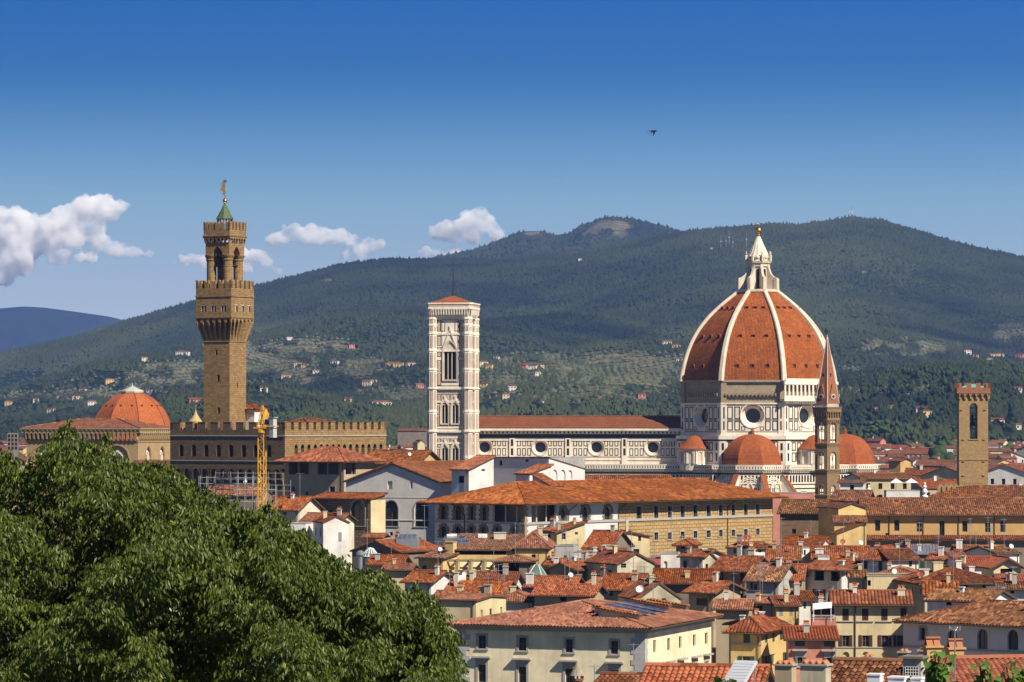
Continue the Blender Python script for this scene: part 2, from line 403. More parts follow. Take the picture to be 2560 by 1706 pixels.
STUC['barg'] = m_blocks('tower_stone', (0.44,0.29,0.13), (0.33,0.21,0.09), (0.20,0.13,0.06), 0.7, 0.34, 0.03, 0.14, 0.35, 0.6)
# ------------------------------------------------------------------ walls with real openings
def arc_pts(kind, r, n=10):
    """outline of an arch over x in [-r, r]: list of (x, height above the spring)"""
    out = []
    for i in range(n+1):
        x = -1 + 2*i/n
        if kind == 'p':
            y = math.sqrt(max(0, 4-(abs(x)+1)**2))
        elif kind == 's':
            y = 0.55*math.sqrt(max(0, 1-x*x))
        else:
            y = math.sqrt(max(0, 1-x*x))
        out.append((x*r, y*r))
    return out
def facade(mb, p0, p1, z0, z1, holes=(), depth=0.3):
    """wall from p0 to p1 (2D, left to right seen from outside); holes: (u0,u1,za,zb,arch)"""
    p0 = Vector((p0[0], p0[1], 0)); p1 = Vector((p1[0], p1[1], 0)); t = (p1-p0); ln = t.length; t.normalize()
    nin = Vector((-t.y, t.x, 0))
    def W(u, z, d=0.0): return p0 + t*u + nin*d + Vector((0, 0, z))
    hs = [h for h in holes if h[0] > 0.02 and h[1] < ln-0.02 and h[2] >= z0 and h[3] <= z1 and h[1]-h[0] > 0.05]
    us = sorted(set([0, ln] + [round(h[i], 4) for h in hs for i in (0, 1)]))
    zs = sorted(set([z0, z1] + [round(h[i], 4) for h in hs for i in (2, 3)]))
    for j in range(len(zs)-1):
        run = None
        for i in range(len(us)-1):
            uc = (us[i]+us[i+1])/2; zc = (zs[j]+zs[j+1])/2
            ins = any(h[0] < uc < h[1] and h[2] < zc < h[3] for h in hs)
            if ins:
                if run is not None: _q(mb, W, run, us[i], zs[j], zs[j+1]); run = None
            elif run is None: run = us[i]
        if run is not None: _q(mb, W, run, us[-1], zs[j], zs[j+1])
    for h in hs:
        u0, u1, za, zb = h[:4]; arch = h[4] if len(h) > 4 else ''
        uc = (u0+u1)/2; r = (u1-u0)/2
        if arch:
            ap = arc_pts(arch, r); top = max(a[1] for a in ap); sp = zb-top
            for i in range(len(ap)-1):
                (xa, ya), (xb, yb) = ap[i], ap[i+1]
                mb.poly([W(uc+xa, sp+ya), W(uc+xb, sp+yb), W(uc+xb, zb), W(uc+xa, zb)],
                        [(uc+xa, sp+ya), (uc+xb, sp+yb), (uc+xb, zb), (uc+xa, zb)])
                mb.poly([W(uc+xa, sp+ya), W(uc+xa, sp+ya, depth), W(uc+xb, sp+yb, depth), W(uc+xb, sp+yb)])
        else:
            sp = zb
            mb.poly([W(u0, zb), W(u0, zb, depth), W(u1, zb, depth), W(u1, zb)])
        mb.poly([W(u0, za), W(u0, za, depth), W(u0, sp, depth), W(u0, sp)])
        mb.poly([W(u1, za), W(u1, sp), W(u1, sp, depth), W(u1, za, depth)])
        mb.poly([W(u0, za), W(u1, za), W(u1, za, depth), W(u0, za, depth)])
    return hs
def _q(mb, W, u0, u1, z0, z1):
    mb.poly([W(u0, z0), W(u1, z0), W(u1, z1), W(u0, z1)], [(u0, z0), (u1, z0), (u1, z1), (u0, z1)])

def arch_outline(w, h, arch, grow=0.0):
    """closed outline (x,z) of an opening, bottom left first, running over the top"""
    r = w/2
    if not arch: return [(-r-grow, 0), (-r-grow, h+grow), (r+grow, h+grow), (r+grow, 0)]
    ap = arc_pts(arch, r+grow); top = max(a[1] for a in arc_pts(arch, r)); sp = h-top
    return [(-r-grow, 0)] + [(x, sp+y) for x, y in ap] + [(r+grow, 0)]
def ring(mb, a, b, y0, y1):
    """band between two outlines with thickness from y0 (front) to y1"""
    n = len(a)
    for i in range(n-1):
        j = i+1
        mb.poly([(a[i][0],y0,a[i][1]), (a[j][0],y0,a[j][1]), (b[j][0],y0,b[j][1]), (b[i][0],y0,b[i][1])])
        mb.poly([(b[i][0],y0,b[i][1]), (b[j][0],y0,b[j][1]), (b[j][0],y1,b[j][1]), (b[i][0],y1,b[i][1])])
        mb.poly([(a[i][0],y0,a[i][1]), (a[i][0],y1,a[i][1]), (a[j][0],y1,a[j][1]), (a[j][0],y0,a[j][1])])
_wc = {}
def win_parts(w, h, style, depth):
    """meshes of one window, wall plane y=0, outside is -y; returns [(name, mesh, parent index)]"""
    key = (round(w, 1), round(h, 1), style, depth)
    if key in _wc: return _wc[key]
    w, h = max(0.2, round(w, 1)), max(0.2, round(h, 1))
    arch = 'p' if 'p' in style else ('r' if 'a' in style else '')
    # frame: the main mesh of the window
    fr = MB(); fw = min(0.09, w*0.09); yb = depth-0.06
    o = arch_outline(w, h, arch, -0.001); i_ = arch_outline(w-2*fw, h-fw, arch, 0)
    ring(fr, i_, o, yb-0.06, yb)
    if 'n' not in style:
        fr.box(-fw*0.45, fw*0.45, yb-0.05, yb-0.005, 0, h-fw)
        nb = 2 if h < 2.2 else 3
        for k in range(1, nb):
            fr.box(-w/2+fw, w/2-fw, yb-0.045, yb-0.01, h*k/nb-fw*0.3, h*k/nb+fw*0.3)
    out = [['window', mesh_of(fr, 'window', FRAME_W), -1]]
    pn = MB(); oo = arch_outline(w, h, arch, 0.0)
    pn.poly([(x, yb, z) for x, z in oo][::-1]); pn.box(-w/2, w/2, yb+0.01, yb+0.04, -0.02, 0.0)
    out.append(['pane', mesh_of(pn, 'pane', GLASS), 0])
    if 's' in style or 'h' in style:
        su = MB(); g = 0.22 if 'h' not in style else 0.26
        ring(su, arch_outline(w, h, arch, 0.0), arch_outline(w, h, arch, g), -0.07, 0.05)
        su.box(-w/2-g-0.06, w/2+g+0.06, -0.14, 0.05, -0.16, -0.01)
        if 'h' in style:
            su.box(-w/2-g, w/2+g, -0.08, 0.0, h+g+0.003, h+g+0.42)
            su.box(-w/2-g-0.30, w/2+g+0.30, -0.52, 0.0, h+g+0.42, h+g+0.60)
        out.append(['surround', mesh_of(su, 'surround', STONE), 0])
    elif 'r' in style:
        su = MB(); r_ = random.Random(7)
        a = arch_outline(w, h, arch, 0.0); b = arch_outline(w, h, arch, 0.55)
        n = len(a)
        # jagged quoin blocks round an arched opening
        for k in range(n-1):
            g = 0.35 if k % 2 else 0.62
            b2 = arch_outline(w, h, arch, g)
            segs = [(a[k], a[k+1], b2[k], b2[k+1])]
            if k in (0, n-2):
                segs = []
                m = 5
                for q in range(m):
                    g2 = 0.32 if q % 2 else 0.58
                    b3 = arch_outline(w, h, arch, g2)
                    la = lambda p, q_, t: (p[0]+(q_[0]-p[0])*t, p[1]+(q_[1]-p[1])*t)
                    segs.append((la(a[k], a[k+1], q/m), la(a[k], a[k+1], (q+1)/m), la(b3[k], b3[k+1], q/m), la(b3[k], b3[k+1], (q+1)/m)))
            for pa, pb, qa, qb in segs:
                ring(su, [pa, pb], [qa, qb], -0.12, 0.02)
        out.append(['surround', mesh_of(su, 'surround', m_plain('brown_quoins', (0.20, 0.155, 0.11), 0.9)), 0])
    for ch in 'gbty':
        if ch in style and ('o' in style or 'c' in style):
            if 'o' in style:
                for sx in (-1, 1):
                    sh = MB(); x0 = sx*(w/2+0.03); x1 = sx*(w/2+0.03+w*0.5)
                    xa, xb = min(x0, x1), max(x0, x1)
                    sh.box(xa, xb, -0.07, -0.03, 0, h)
                    for q in range(int(h/0.16)):
                        sh.box(xa+0.06, xb-0.06, -0.085, -0.07, 0.05+q*0.16, 0.13+q*0.16)
                    out.append(['shutter', mesh_of(sh, 'shutter', SHUT[ch]), 0])
            else:
                for sx in (-1, 1):
                    sh = MB(); xa, xb = (-w/2, -0.02) if sx < 0 else (0.02, w/2)
                    sh.box(xa, xb, 0.02, 0.06, 0, h)
                    for q in range(int(h/0.16)):
                        sh.box(xa+0.05, xb-0.05, 0.0, 0.02, 0.05+q*0.16, 0.13+q*0.16)
                    out.append(['shutter', mesh_of(sh, 'shutter', SHUT[ch]), 0])
    _wc[key] = out
    return out
def put_window(parent, loc, rz, w, h, style, depth=0.3, simple=False):
    ps = win_parts(w, h, style, depth); objs = []
    for k, (nm, me, pi) in enumerate(ps):
        if simple and k > 1: break
        if pi < 0: o = put(nm, me, parent, loc, rz)
        else: o = put(nm, me, objs[pi])
        objs.append(o)
    return objs[0]
def facade_frame(w, d, side):
    """(p0, p1, rotation) of one side of a house in its own axes; front wall at y=0"""
    if side == 'f': return (-w/2, 0), (w/2, 0), 0.0
    if side == 'r': return (w/2, 0), (w/2, d), R(90)
    if side == 'b': return (w/2, d), (-w/2, d), R(180)
    return (-w/2, d), (-w/2, 0), R(-90)

# ------------------------------------------------------------------ roofs
def patch(mt, mbse, O, U, V, Ln, H, kl=None, kr=None, pitch=None, steps=False, uvo=0.0):
    """one roof slope. O eave-left corner, U along the eave, V up the slope; kl/kr cut the ends (hips)."""
    O = Vector(O); U = Vector(U).normalized(); V = Vector(V).normalized(); N = U.cross(V).normalized()
    def vmax(u):
        m = H
        if kl is not None: m = min(m, u*kl)
        if kr is not None: m = min(m, (Ln-u)*kr)
        return max(0.0, m)
    ub = {0.0, Ln}
    if kl is not None and kl > 1e-6 and H/kl < Ln: ub.add(H/kl)
    if kr is not None and kr > 1e-6 and Ln-H/kr > 0: ub.add(Ln-H/kr)
    if kl is not None and kr is not None and kl > 0 and kr > 0:
        um = Ln*kr/(kl+kr)
        if um*kl < H: ub.add(um)
    # slab below
    us = sorted(ub); th = 0.16
    top = [O+U*u+V*vmax(u) for u in us]; bot = [O+U*us[0], O+U*us[-1]]
    outline = [bot[0], bot[1]] + [p for p in reversed(top) if (p-bot[0]).length > 1e-4 and (p-bot[1]).length > 1e-4]
    lo = [p-N*th for p in outline]
    mbse.poly(lo[::-1])
    n = len(outline)
    for i in range(n):
        j = (i+1) % n
        mbse.poly([lo[i], lo[j], outline[j], outline[i]])
    # tiles
    if not pitch:
        for i in range(len(us)-1):
            a, b = us[i], us[i+1]; va, vb = vmax(a), vmax(b)
            q = [O+U*a, O+U*b, O+U*b+V*vb, O+U*a+V*va]; uq = [(a+uvo, 0), (b+uvo, 0), (b+uvo, vb), (a+uvo, va)]
            if va < 1e-6: q = q[:3]; uq = uq[:3]
            elif vb < 1e-6: q = [q[0], q[1], q[3]]; uq = [uq[0], uq[1], uq[3]]
            mt.poly([p+N*0.01 for p in q], uq)
        return
    nc = max(2, int(round(Ln/pitch))); sub = 4; prof = (0.0, 0.07, 0.10, 0.07)
    pts = [Ln*i/(nc*sub) for i in range(nc*sub+1)]
    sc_ = pitch/0.30
    uvw = 0.30/ (Ln/nc)
    if steps:
        rl = 0.45*sc_; rows = []
        v = -0.05
        while v < H:
            rows.append((max(0, v), 0.05*sc_)); rows.append((min(H, v+rl*0.995), 0.0)); v += rl
    else:
        nr = max(1, int(H/1.6)); rows = [(H*i/nr, 0.0) for i in range(nr+1)]
    verts = []; faces = []; uvs = []
    jr = random.Random(int(abs(O.x*7+O.y*3)*10) & 0xffff)
    cj = [jr.uniform(-0.015, 0.015) for _ in range(nc+1)]
    for vi, (v, st) in enumerate(rows):
        for k, u in enumerate(pts):
            vv = min(v, vmax(u)); h = prof[k % sub]*sc_ + st + 0.02 + cj[k//sub]
            sag = 0.03*math.sin(u*0.9+O.x)*math.sin(v*0.8+O.y)
            verts.append(O+U*u+V*vv+N*(h+sag))
    m = len(pts)
    for r_ in range(len(rows)-1):
        for k in range(m-1):
            a = r_*m+k
            if (verts[a]-verts[a+m]).length < 0.12 and (verts[a+1]-verts[a+m+1]).length < 0.12 and not steps: continue
            faces.append((a, a+1, a+m+1, a+m))
            u0, u1 = (pts[k]+0.001)*uvw, (pts[k+1]-0.001)*uvw
            va, vb = rows[r_][0]/sc_+0.02, rows[r_+1][0]/sc_-0.02
            if vb < va: va = vb = va-0.04
            uvs.append([(u0+uvo, va), (u1+uvo, va), (u1+uvo, vb), (u0+uvo, vb)])
    mt.add(verts, faces, uvs)
def roof_parts(mt, mbse, kind, w, d, z, rise, ov=0.6, pitch=None, steps=False, mr=None):
    """adds slopes for a w x d block whose front wall is y=0; returns the list of ridge/hip lines and gable fills"""
    x0, x1, y0, y1 = -w/2-ov, w/2+ov, -ov, d+ov
    lines = []; gables = []
    if kind == 'hip':
        hx, hy = (x1-x0)/2, (y1-y0)/2
        k = rise/(min(w, d)/2)            # slope
        ze = z-k*ov
        run = min(hx, hy); zt = ze+k*run
        if hy <= hx:
            Hs = math.hypot(run, zt-ze); c = Hs/run
            patch(mt, mbse, (x0,y0,ze), (1,0,0), (0,1,k), x1-x0, Hs, c, c, pitch, steps)
            patch(mt, mbse, (x1,y1,ze), (-1,0,0), (0,-1,k), x1-x0, Hs, c, c, pitch, steps, 100)
            patch(mt, mbse, (x1,y0,ze), (0,1,0), (-1,0,k), y1-y0, Hs, c, c, pitch, steps, 200)
            patch(mt, mbse, (x0,y1,ze), (0,-1,0), (1,0,k), y1-y0, Hs, c, c, pitch, steps, 300)
            a, b = Vector((x0+run,0.5*(y0+y1),zt)), Vector((x1-run,0.5*(y0+y1),zt))
            lines += [(a, b), ((x0,y0,ze), a), ((x0,y1,ze), a), ((x1,y0,ze), b), ((x1,y1,ze), b)]
        else:
            Hs = math.hypot(run, zt-ze); c = Hs/run
            patch(mt, mbse, (x0,y0,ze), (1,0,0), (0,1,k), x1-x0, Hs, c, c, pitch, steps)
            patch(mt, mbse, (x1,y1,ze), (-1,0,0), (0,-1,k), x1-x0, Hs, c, c, pitch, steps, 100)
            patch(mt, mbse, (x1,y0,ze), (0,1,0), (-1,0,k), y1-y0, Hs, c, c, pitch, steps, 200)
            patch(mt, mbse, (x0,y1,ze), (0,-1,0), (1,0,k), y1-y0, Hs, c, c, pitch, steps, 300)
            a, b = Vector((0.5*(x0+x1),y0+run,zt)), Vector((0.5*(x0+x1),y1-run,zt))
            lines += [(a, b), ((x0,y0,ze), a), ((x1,y0,ze), a), ((x0,y1,ze), b), ((x1,y1,ze), b)]
    elif kind == 'gx':                     # ridge along x: slopes to front and back
        k = rise/(d/2); ze = z-k*ov; run = d/2+ov; Hs = math.hypot(run, k*run)
        patch(mt, mbse, (x0,y0,ze), (1,0,0), (0,1,k), x1-x0, Hs, None, None, pitch, steps)
        patch(mt, mbse, (x1,y1,ze), (-1,0,0), (0,-1,k), x1-x0, Hs, None, None, pitch, steps, 100)
        lines.append(((x0,d/2,z+rise), (x1,d/2,z+rise)))
        for s in (-1, 1):
            g = [(s*w/2,0,z), (s*w/2,d,z), (s*w/2,d/2,z+rise-0.12)]
            gables.append(g if s > 0 else [g[1], g[0], g[2]])
    elif kind == 'gy':                     # ridge along y: gable to the front
        k = rise/(w/2); ze = z-k*ov; run = w/2+ov; Hs = math.hypot(run, k*run)
        patch(mt, mbse, (x1,y0,ze), (0,1,0), (-1,0,k), y1-y0, Hs, None, None, pitch, steps)
        patch(mt, mbse, (x0,y1,ze), (0,-1,0), (1,0,k), y1-y0, Hs, None, None, pitch, steps, 100)
        lines.append(((0,y0,z+rise), (0,y1,z+rise)))
        gables += [[(-w/2,0,z), (w/2,0,z), (0,0,z+rise-0.12)], [(w/2,d,z), (-w/2,d,z), (0,d,z+rise-0.12)]]
    elif kind == 'sf':                     # lean-to falling to the front
        k = rise/d; Hs = math.hypot(y1-y0, k*(y1-y0))
        patch(mt, mbse, (x0,y0,z-k*ov), (1,0,0), (0,1,k), x1-x0, Hs, None, None, pitch, steps)
        gables += [[(w/2,0,z), (w/2,d,z), (w/2,d,z+rise-0.1)], [(-w/2,d,z), (-w/2,0,z), (-w/2,d,z+rise-0.1)],
                   [(w/2,d,z), (-w/2,d,z), (-w/2,d,z+rise-0.1), (w/2,d,z+rise-0.1)]]
        lines.append(((x0,y1,z+rise+k*ov), (x1,y1,z+rise+k*ov)))
    elif kind in ('sl', 'sr'):             # lean-to falling to the left / right
        k = rise/w; Hs = math.hypot(x1-x0, k*(x1-x0))
        if kind == 'sl':
            patch(mt, mbse, (x0,y1,z-k*ov), (0,-1,0), (1,0,k), y1-y0, Hs, None, None, pitch, steps)
            gables += [[(-w/2,0,z), (w/2,0,z), (w/2,0,z+rise-0.1)], [(w/2,d,z), (-w/2,d,z), (w/2,d,z+rise-0.1)],
                       [(w/2,0,z), (w/2,d,z), (w/2,d,z+rise-0.1), (w/2,0,z+rise-0.1)]]
            lines.append(((x1,y0,z+rise+k*ov), (x1,y1,z+rise+k*ov)))
        else:
            patch(mt, mbse, (x1,y0,z-k*ov), (0,1,0), (-1,0,k), y1-y0, Hs, None, None, pitch, steps)
            gables += [[(-w/2,0,z), (w/2,0,z), (-w/2,0,z+rise-0.1)], [(w/2,d,z), (-w/2,d,z), (-w/2,d,z+rise-0.1)],
                       [(-w/2,d,z), (-w/2,0,z), (-w/2,0,z+rise-0.1), (-w/2,d,z+rise-0.1)]]
            lines.append(((x0,y0,z+rise+k*ov), (x0,y1,z+rise+k*ov)))
    return lines, gables
def ridge_caps(mt, lines, r=0.16):
    for a, b in lines:
        a = Vector(a); b = Vector(b); d = b-a; ln = d.length
        if ln < 0.3: continue
        n = max(1, int(ln/0.9)); d.normalize()
        side = Vector((-d.y, d.x, 0))
        side = side.normalized() if side.length > 1e-5 else Vector((1,0,0))
        up = d.cross(side)
        if up.z < 0: up = -up
        pts = []; fs = []; uv = []
        for i in range(n+1):
            c = a+d*(ln*i/n)
            for k in range(5):
                t = math.pi*k/4
                pts.append(c+side*(r*math.cos(t))+up*(r*0.9*math.sin(t)+0.06))
        for i in range(n):
            for k in range(4):
                q = i*5+k; fs.append((q, q+1, q+6, q+5)); v0 = i*0.45+0.02
                uv.append([(400.1, v0), (400.1, v0), (400.1, v0+0.4), (400.1, v0+0.4)])
        mt.add(pts, fs, uv)
UNDER = m_plain('eave_boards', (0.10, 0.065, 0.04), 0.9)
def make_roof(parent, kind, w, d, z, rise, tiles, ov, pitch, steps=False, y0=0.0, x0=0.0):
    mt, ms = MB(), MB()
    M = Matrix.Translation((x0, y0, 0)); mt.M = M; ms.M = M
    lines, gab = roof_parts(mt, ms, kind, w, d, z, rise, ov, pitch, steps)
    ridge_caps(mt, lines, 0.17 if pitch else 0.2)
    rf = mt.build('roof', TILES[tiles][1 if pitch else 0], parent)
    ms.build('eaves', UNDER, rf)
    return rf, gab
_chim = {}
def chimney(parent, loc, w=0.7, d=0.7, h=1.4, m='cream', pots=True, rz=0):
    k = (round(w,1), round(d,1), round(h,1), m, pots)
    if k not in _chim:
        c = MB(); c.box(-w/2, w/2, -d/2, d/2, -1.6, h); c.box(-w/2-0.09, w/2+0.09, -d/2-0.09, d/2+0.09, h, h+0.10)
        a = mesh_of(c, 'chimney', STUC[m]); b = None
        if pots:
            t = MB()
            # little house of roof tiles standing on the chimney top
            nn = max(2, int(w/0.35))
            for i in range(nn):
                x = -w/2+(i+0.5)*w/nn
                for s in (-1, 1):
                    t.add([(x-0.17,s*d*0.45,h+0.10),(x+0.17,s*d*0.45,h+0.10),(x+0.15,0,h+0.48),(x-0.15,0,h+0.48),
                           (x-0.17,s*d*0.45-s*0.06,h+0.10),(x+0.17,s*d*0.45-s*0.06,h+0.10),(x+0.15,-s*0.03,h+0.44),(x-0.15,-s*0.03,h+0.44)],
                          [(0,1,2,3),(7,6,5,4),(0,4,5,1),(1,5,6,2),(2,6,7,3),(3,7,4,0)])
            t.box(-w/2, w/2, -0.14, 0.14, h+0.45, h+0.53)
            b = mesh_of(t, 'chimney_cap', m_plain('cap_tiles', (0.36,0.14,0.07), 0.9))
        _chim[k] = (a, b)
    a, b = _chim[k]
    o = put('chimney', a, parent, loc, rz)
    if b: put('chimney_cap', b, o)
    return o
_misc = {}
def antenna(parent, loc, h=4.0, rz=0.0):
    k = ('ant', round(h))
    if k not in _misc:
        m = MB(); m.tube((0,0,-1), (0,0,h), 0.035, 5)
        for q, (zz, n, l) in enumerate(((h-0.15, 7, 1.4), (h-0.9, 4, 0.9))):
            m.tube((-l/2,0,zz), (l/2,0,zz), 0.02, 4)
            for i in range(n):
                x = -l/2+l*i/(n-1); e = 0.42-0.03*i
                m.tube((x,-e,zz), (x,e,zz), 0.012, 4)
        _misc[k] = mesh_of(m, 'antenna', METAL)
    return put('antenna', _misc[k], parent, loc, rz)
def dish(parent, loc, r=0.45, red=False, rz=0.0):
    k = ('dish', round(r,1), red)
    if k not in _misc:
        m = MB(); n = 14; pr = [(0.001, 0.16*r), (r*0.5, 0.12*r), (r*0.85, -0.03*r), (r, -0.12*r)]
        prof = [(a, -z) for a, z in pr]
        tmp = MB(); tmp.lathe(prof, n, cap=False)
        tmp.lathe([(a, z+0.04) for a, z in prof], n, cap=False)
        rot = Matrix.Translation((0,0,0.75)) @ Matrix.Rotation(R(62), 4, 'X')
        m.M = rot; m.add(tmp.v, tmp.f); 
        m.tube((0,0.0,0), (0,r*0.3,r*1.1), 0.015, 4)
        m.M = None
        m.tube((0,0.08,-0.6), (0,0.08,0.75), 0.04, 6)
        _misc[k] = mesh_of(m, 'satellite_dish', DISHR if red else DISHW)
    return put('satellite_dish', _misc[k], parent, loc, rz)
def ac_unit(parent, loc, rz=0.0):
    if 'ac' not in _misc:
        m = MB(); m.box(-0.45,0.45,-0.18,0.18,0,0.65); m.M = Matrix.Translation((-0.12,-0.18,0.33)) @ Matrix.Rotation(R(90),4,'X')
        m.lathe([(0.26,-0.005),(0.26,0.02),(0.22,0.03)], 12); m.M = None
        m.box(0.2,0.4,-0.195,-0.18,0.1,0.55)
        _misc['ac'] = mesh_of(m, 'air_conditioner', WHITEM)
    return put('air_conditioner', _misc['ac'], parent, loc, rz)
def skylight(parent, loc, w, l, slope, rz=0.0):
    k = ('sky', round(w,1), round(l,1), round(slope,2))
    if k not in _misc:
        m = MB(); m.M = Matrix.Rotation(math.atan(slope), 4, 'X')
        m.box(-w/2,w/2,0,l,0,0.28); fr = mesh_of(m, 'skylight', METAL)
        g = MB(); g.M = m.M
        nn = max(1, int(w/0.9))
        for i in range(nn):
            g.box(-w/2+0.08+i*w/nn, -w/2-0.08+(i+1)*w/nn, 0.1, l-0.1, 0.283, 0.30)
        _misc[k] = (fr, mesh_of(g, 'pane', m_glass('sky_glass', (0.03,0.05,0.075))))
    fr, g = _misc[k]; o = put('skylight', fr, parent, loc, rz); put('pane', g, o); return o

# ------------------------------------------------------------------ houses
HOUSES = []
class House: pass
def house(name, label, px0, px1, py, z=None, Y=None, yaw=0.0, d=9.0, roof='gx', rise=None, wall='cream', tiles='red', ov=0.6,
          win=(), auto=None, chim=(), ant=(), dishes=(), acs=(), sky=(), z0=0.0, cat='house', group=None, rdepth=0.28, band=None, pitch=0.3, gutter=True, simple=False, maxtile=640, steps=False, top=None, split=None, side_extra=''):
    """front eave runs from px0 to px1 (photo pixels) at row py; height z (or distance Y) fixes where it stands."""
    if Y is None: Y = Yz(py, z)
    else: z = Zp(py, Y)
    a = R(yaw)
    # front wall ends: choose the width so both ends hit px0 / px1 with the wall turned by yaw about its middle
    pm = (px0+px1)/2; xm = Xp(pm, Y)
    w = (px1-px0)*Y/F/math.cos(a)
    for _ in range(3):
        dx, dy = math.cos(a)*w/2, -math.sin(a)*w/2
        ql = CX+F*(xm-dx)/(Y-dy); qr = CX+F*(xm+dx)/(Y+dy)
        w *= (px1-px0)/max(1e-3, qr-ql); xm += ((px0+px1)-(ql+qr))/2*Y/F
    t = thing(name, label, cat, (xm, Y, 0), yaw, group)
    h = House(); h.o = t; h.w = w; h.d = d; h.z = z; h.Y = Y; h.x = xm; h.yaw = a; h.z0 = z0
    HOUSES.append(h)
    h.rise = rise if rise is not None else (0.30*(min(w, d)/2) if roof in ('gx','gy','hip') else 0.25*(d if roof == 'sf' else w))
    if roof == 'gx' and rise is None: h.rise = 0.32*d/2
    if roof == 'gy' and rise is None: h.rise = 0.34*w/2
    h.roof_kind = roof
    if top is not None:
        yy = Y + {'gx': d/2, 'hip': min(w, d)/2, 'sf': d}.get(roof, 0.0)*math.cos(a)
        h.rise = max(0.3, Zp(top, yy)-z)
    if h.rise < 0 and rise is None: h.rise = 0.5
    # openings
    hol = {'f': [], 'r': [], 'b': [], 'l': []}
    if auto:
        for side in auto.get('sides', 'f'):
            ln = w if side in 'fb' else d
            n = max(1, int(ln/auto.get('step', 3.0)))
            for row in range(auto.get('rows', 2)):
                zc = z-auto.get('top', 1.9)-row*auto.get('dz', 3.3)
                if zc-1 < z0: break
                for i in range(n):
                    u = ln*(i+0.5)/n; ww, hh = auto.get('w', 1.0), auto.get('h', 1.5)
                    hol[side].append((u-ww/2, u+ww/2, zc-hh/2, zc+hh/2, auto.get('style', '')))
    for wd in win:
        side, px, py_, wp, hp, st = wd
        p0, p1, rz = facade_frame(w, d, side)
        uc, zc = face_hit(h, side, px, py_); ua, _ = face_hit(h, side, px-wp/2, py_); ub, _ = face_hit(h, side, px+wp/2, py_)
        dist = Y
        hh = hp*dist/F; ww = abs(ub-ua)
        hol[side].append((uc-ww/2, uc+ww/2, zc-hh/2, zc+hh/2, st))
    er = random.Random(int(px0*13+py))
    for side in side_extra:
        ln = w if side in 'fb' else d; nw = max(1, int(ln/3.2))
        for i in range(nw):
            if er.random() < 0.3: continue
            u = ln*(i+0.5)/nw+er.uniform(-.3,.3); zc = z-er.choice([1.5,1.7,2.0]); ww, hh = er.choice([(.7,1.0),(.9,1.4),(.6,.8)])
            hol[side].append((u-ww/2, u+ww/2, zc-hh/2, zc+hh/2, er.choice(['D','cg','','cb'])))
    mb = MB(); wins = []
    ztop = z+0.02
    for side in 'frbl':
        p0, p1, rz = facade_frame(w, d, side)
        zt = ztop
        hl = [(u0, u1, max(za, z0+0.1), min(zb, zt-0.05), ('p' if 'p' in st else 'r') if ('a' in st or 'p' in st) else '', st) for u0, u1, za, zb, st in hol[side]]
        if split and side == split[0]:
            us = face_hit(h, side, split[1], py)[0]; ll = math.hypot(p1[0]-p0[0], p1[1]-p0[1]); pm_ = (p0[0]+(p1[0]-p0[0])*us/ll, p0[1]+(p1[1]-p0[1])*us/ll)
            done = facade(mb, p0, pm_, z0, zt, [q for q in hl if q[1] < us], rdepth)
            mb2 = MB(); d2 = facade(mb2, pm_, p1, z0, zt, [(q[0]-us, q[1]-us)+tuple(q[2:]) for q in hl if q[0] > us], rdepth)
            mb2.build('stone_wall', STUC[split[2]], t)
            done = list(done)+[(q[0]+us, q[1]+us)+tuple(q[2:]) for q in d2]
        else: done = facade(mb, p0, p1, z0, zt, hl, rdepth)
        for u0, u1, za, zb, ar, st in done:
            tx, ty = (p1[0]-p0[0]), (p1[1]-p0[1]); ll = math.hypot(tx, ty); tx /= ll; ty /= ll
            uc = (u0+u1)/2
            if 'L' in st: continue
            if 'B' in st:
                bl = MB(); bl.poly([(x, rdepth-0.02, zq) for x, zq in arch_outline(u1-u0, zb-za, ar)][::-1]); bl.build('blind_infill', STUC[wall], t, False, (p0[0]+tx*uc, p0[1]+ty*uc, za), rz); continue
            if 'D' in st:
                kq = ('op', round(u1-u0, 1), round(zb-za, 1), ar, rdepth)
                if kq not in _wc:
                    bl = MB(); bl.poly([(x, rdepth-0.02, zq) for x, zq in arch_outline(max(.2,round(u1-u0,1))+.06, max(.2,round(zb-za,1))+.06, ar)][::-1]); _wc[kq] = mesh_of(bl, 'window', DARK)
                put('window', _wc[kq], t, (p0[0]+tx*uc, p0[1]+ty*uc, za), rz); continue
            put_window(t, (p0[0]+tx*uc, p0[1]+ty*uc, za), rz, u1-u0, zb-za, st, rdepth, simple)
    h.roof = None
    if roof != 'flat':
        use_p = pitch if Y < maxtile else None
        h.roof, gab = make_roof(t, roof, w, d, z, h.rise, tiles, ov, use_p, steps)
        for g in gab: mb.poly(g)
    else:
        mb.poly([(-w/2,0,z-0.35),(w/2,0,z-0.35),(w/2,d,z-0.35),(-w/2,d,z-0.35)])
        cp = MB()
        for (xa, xb, ya, yb) in ((-w/2-0.06,w/2+0.06,-0.06,0.25), (-w/2-0.06,w/2+0.06,d-0.25,d+0.06), (-w/2-0.06,-w/2+0.25,0.25,d-0.25), (w/2-0.25,w/2+0.06,0.25,d-0.25)):
            cp.box(xa, xb, ya, yb, z+0.02, z+0.12)
        cp.build('coping', STONE, t)
    mb.build('wall', STUC[wall], t)
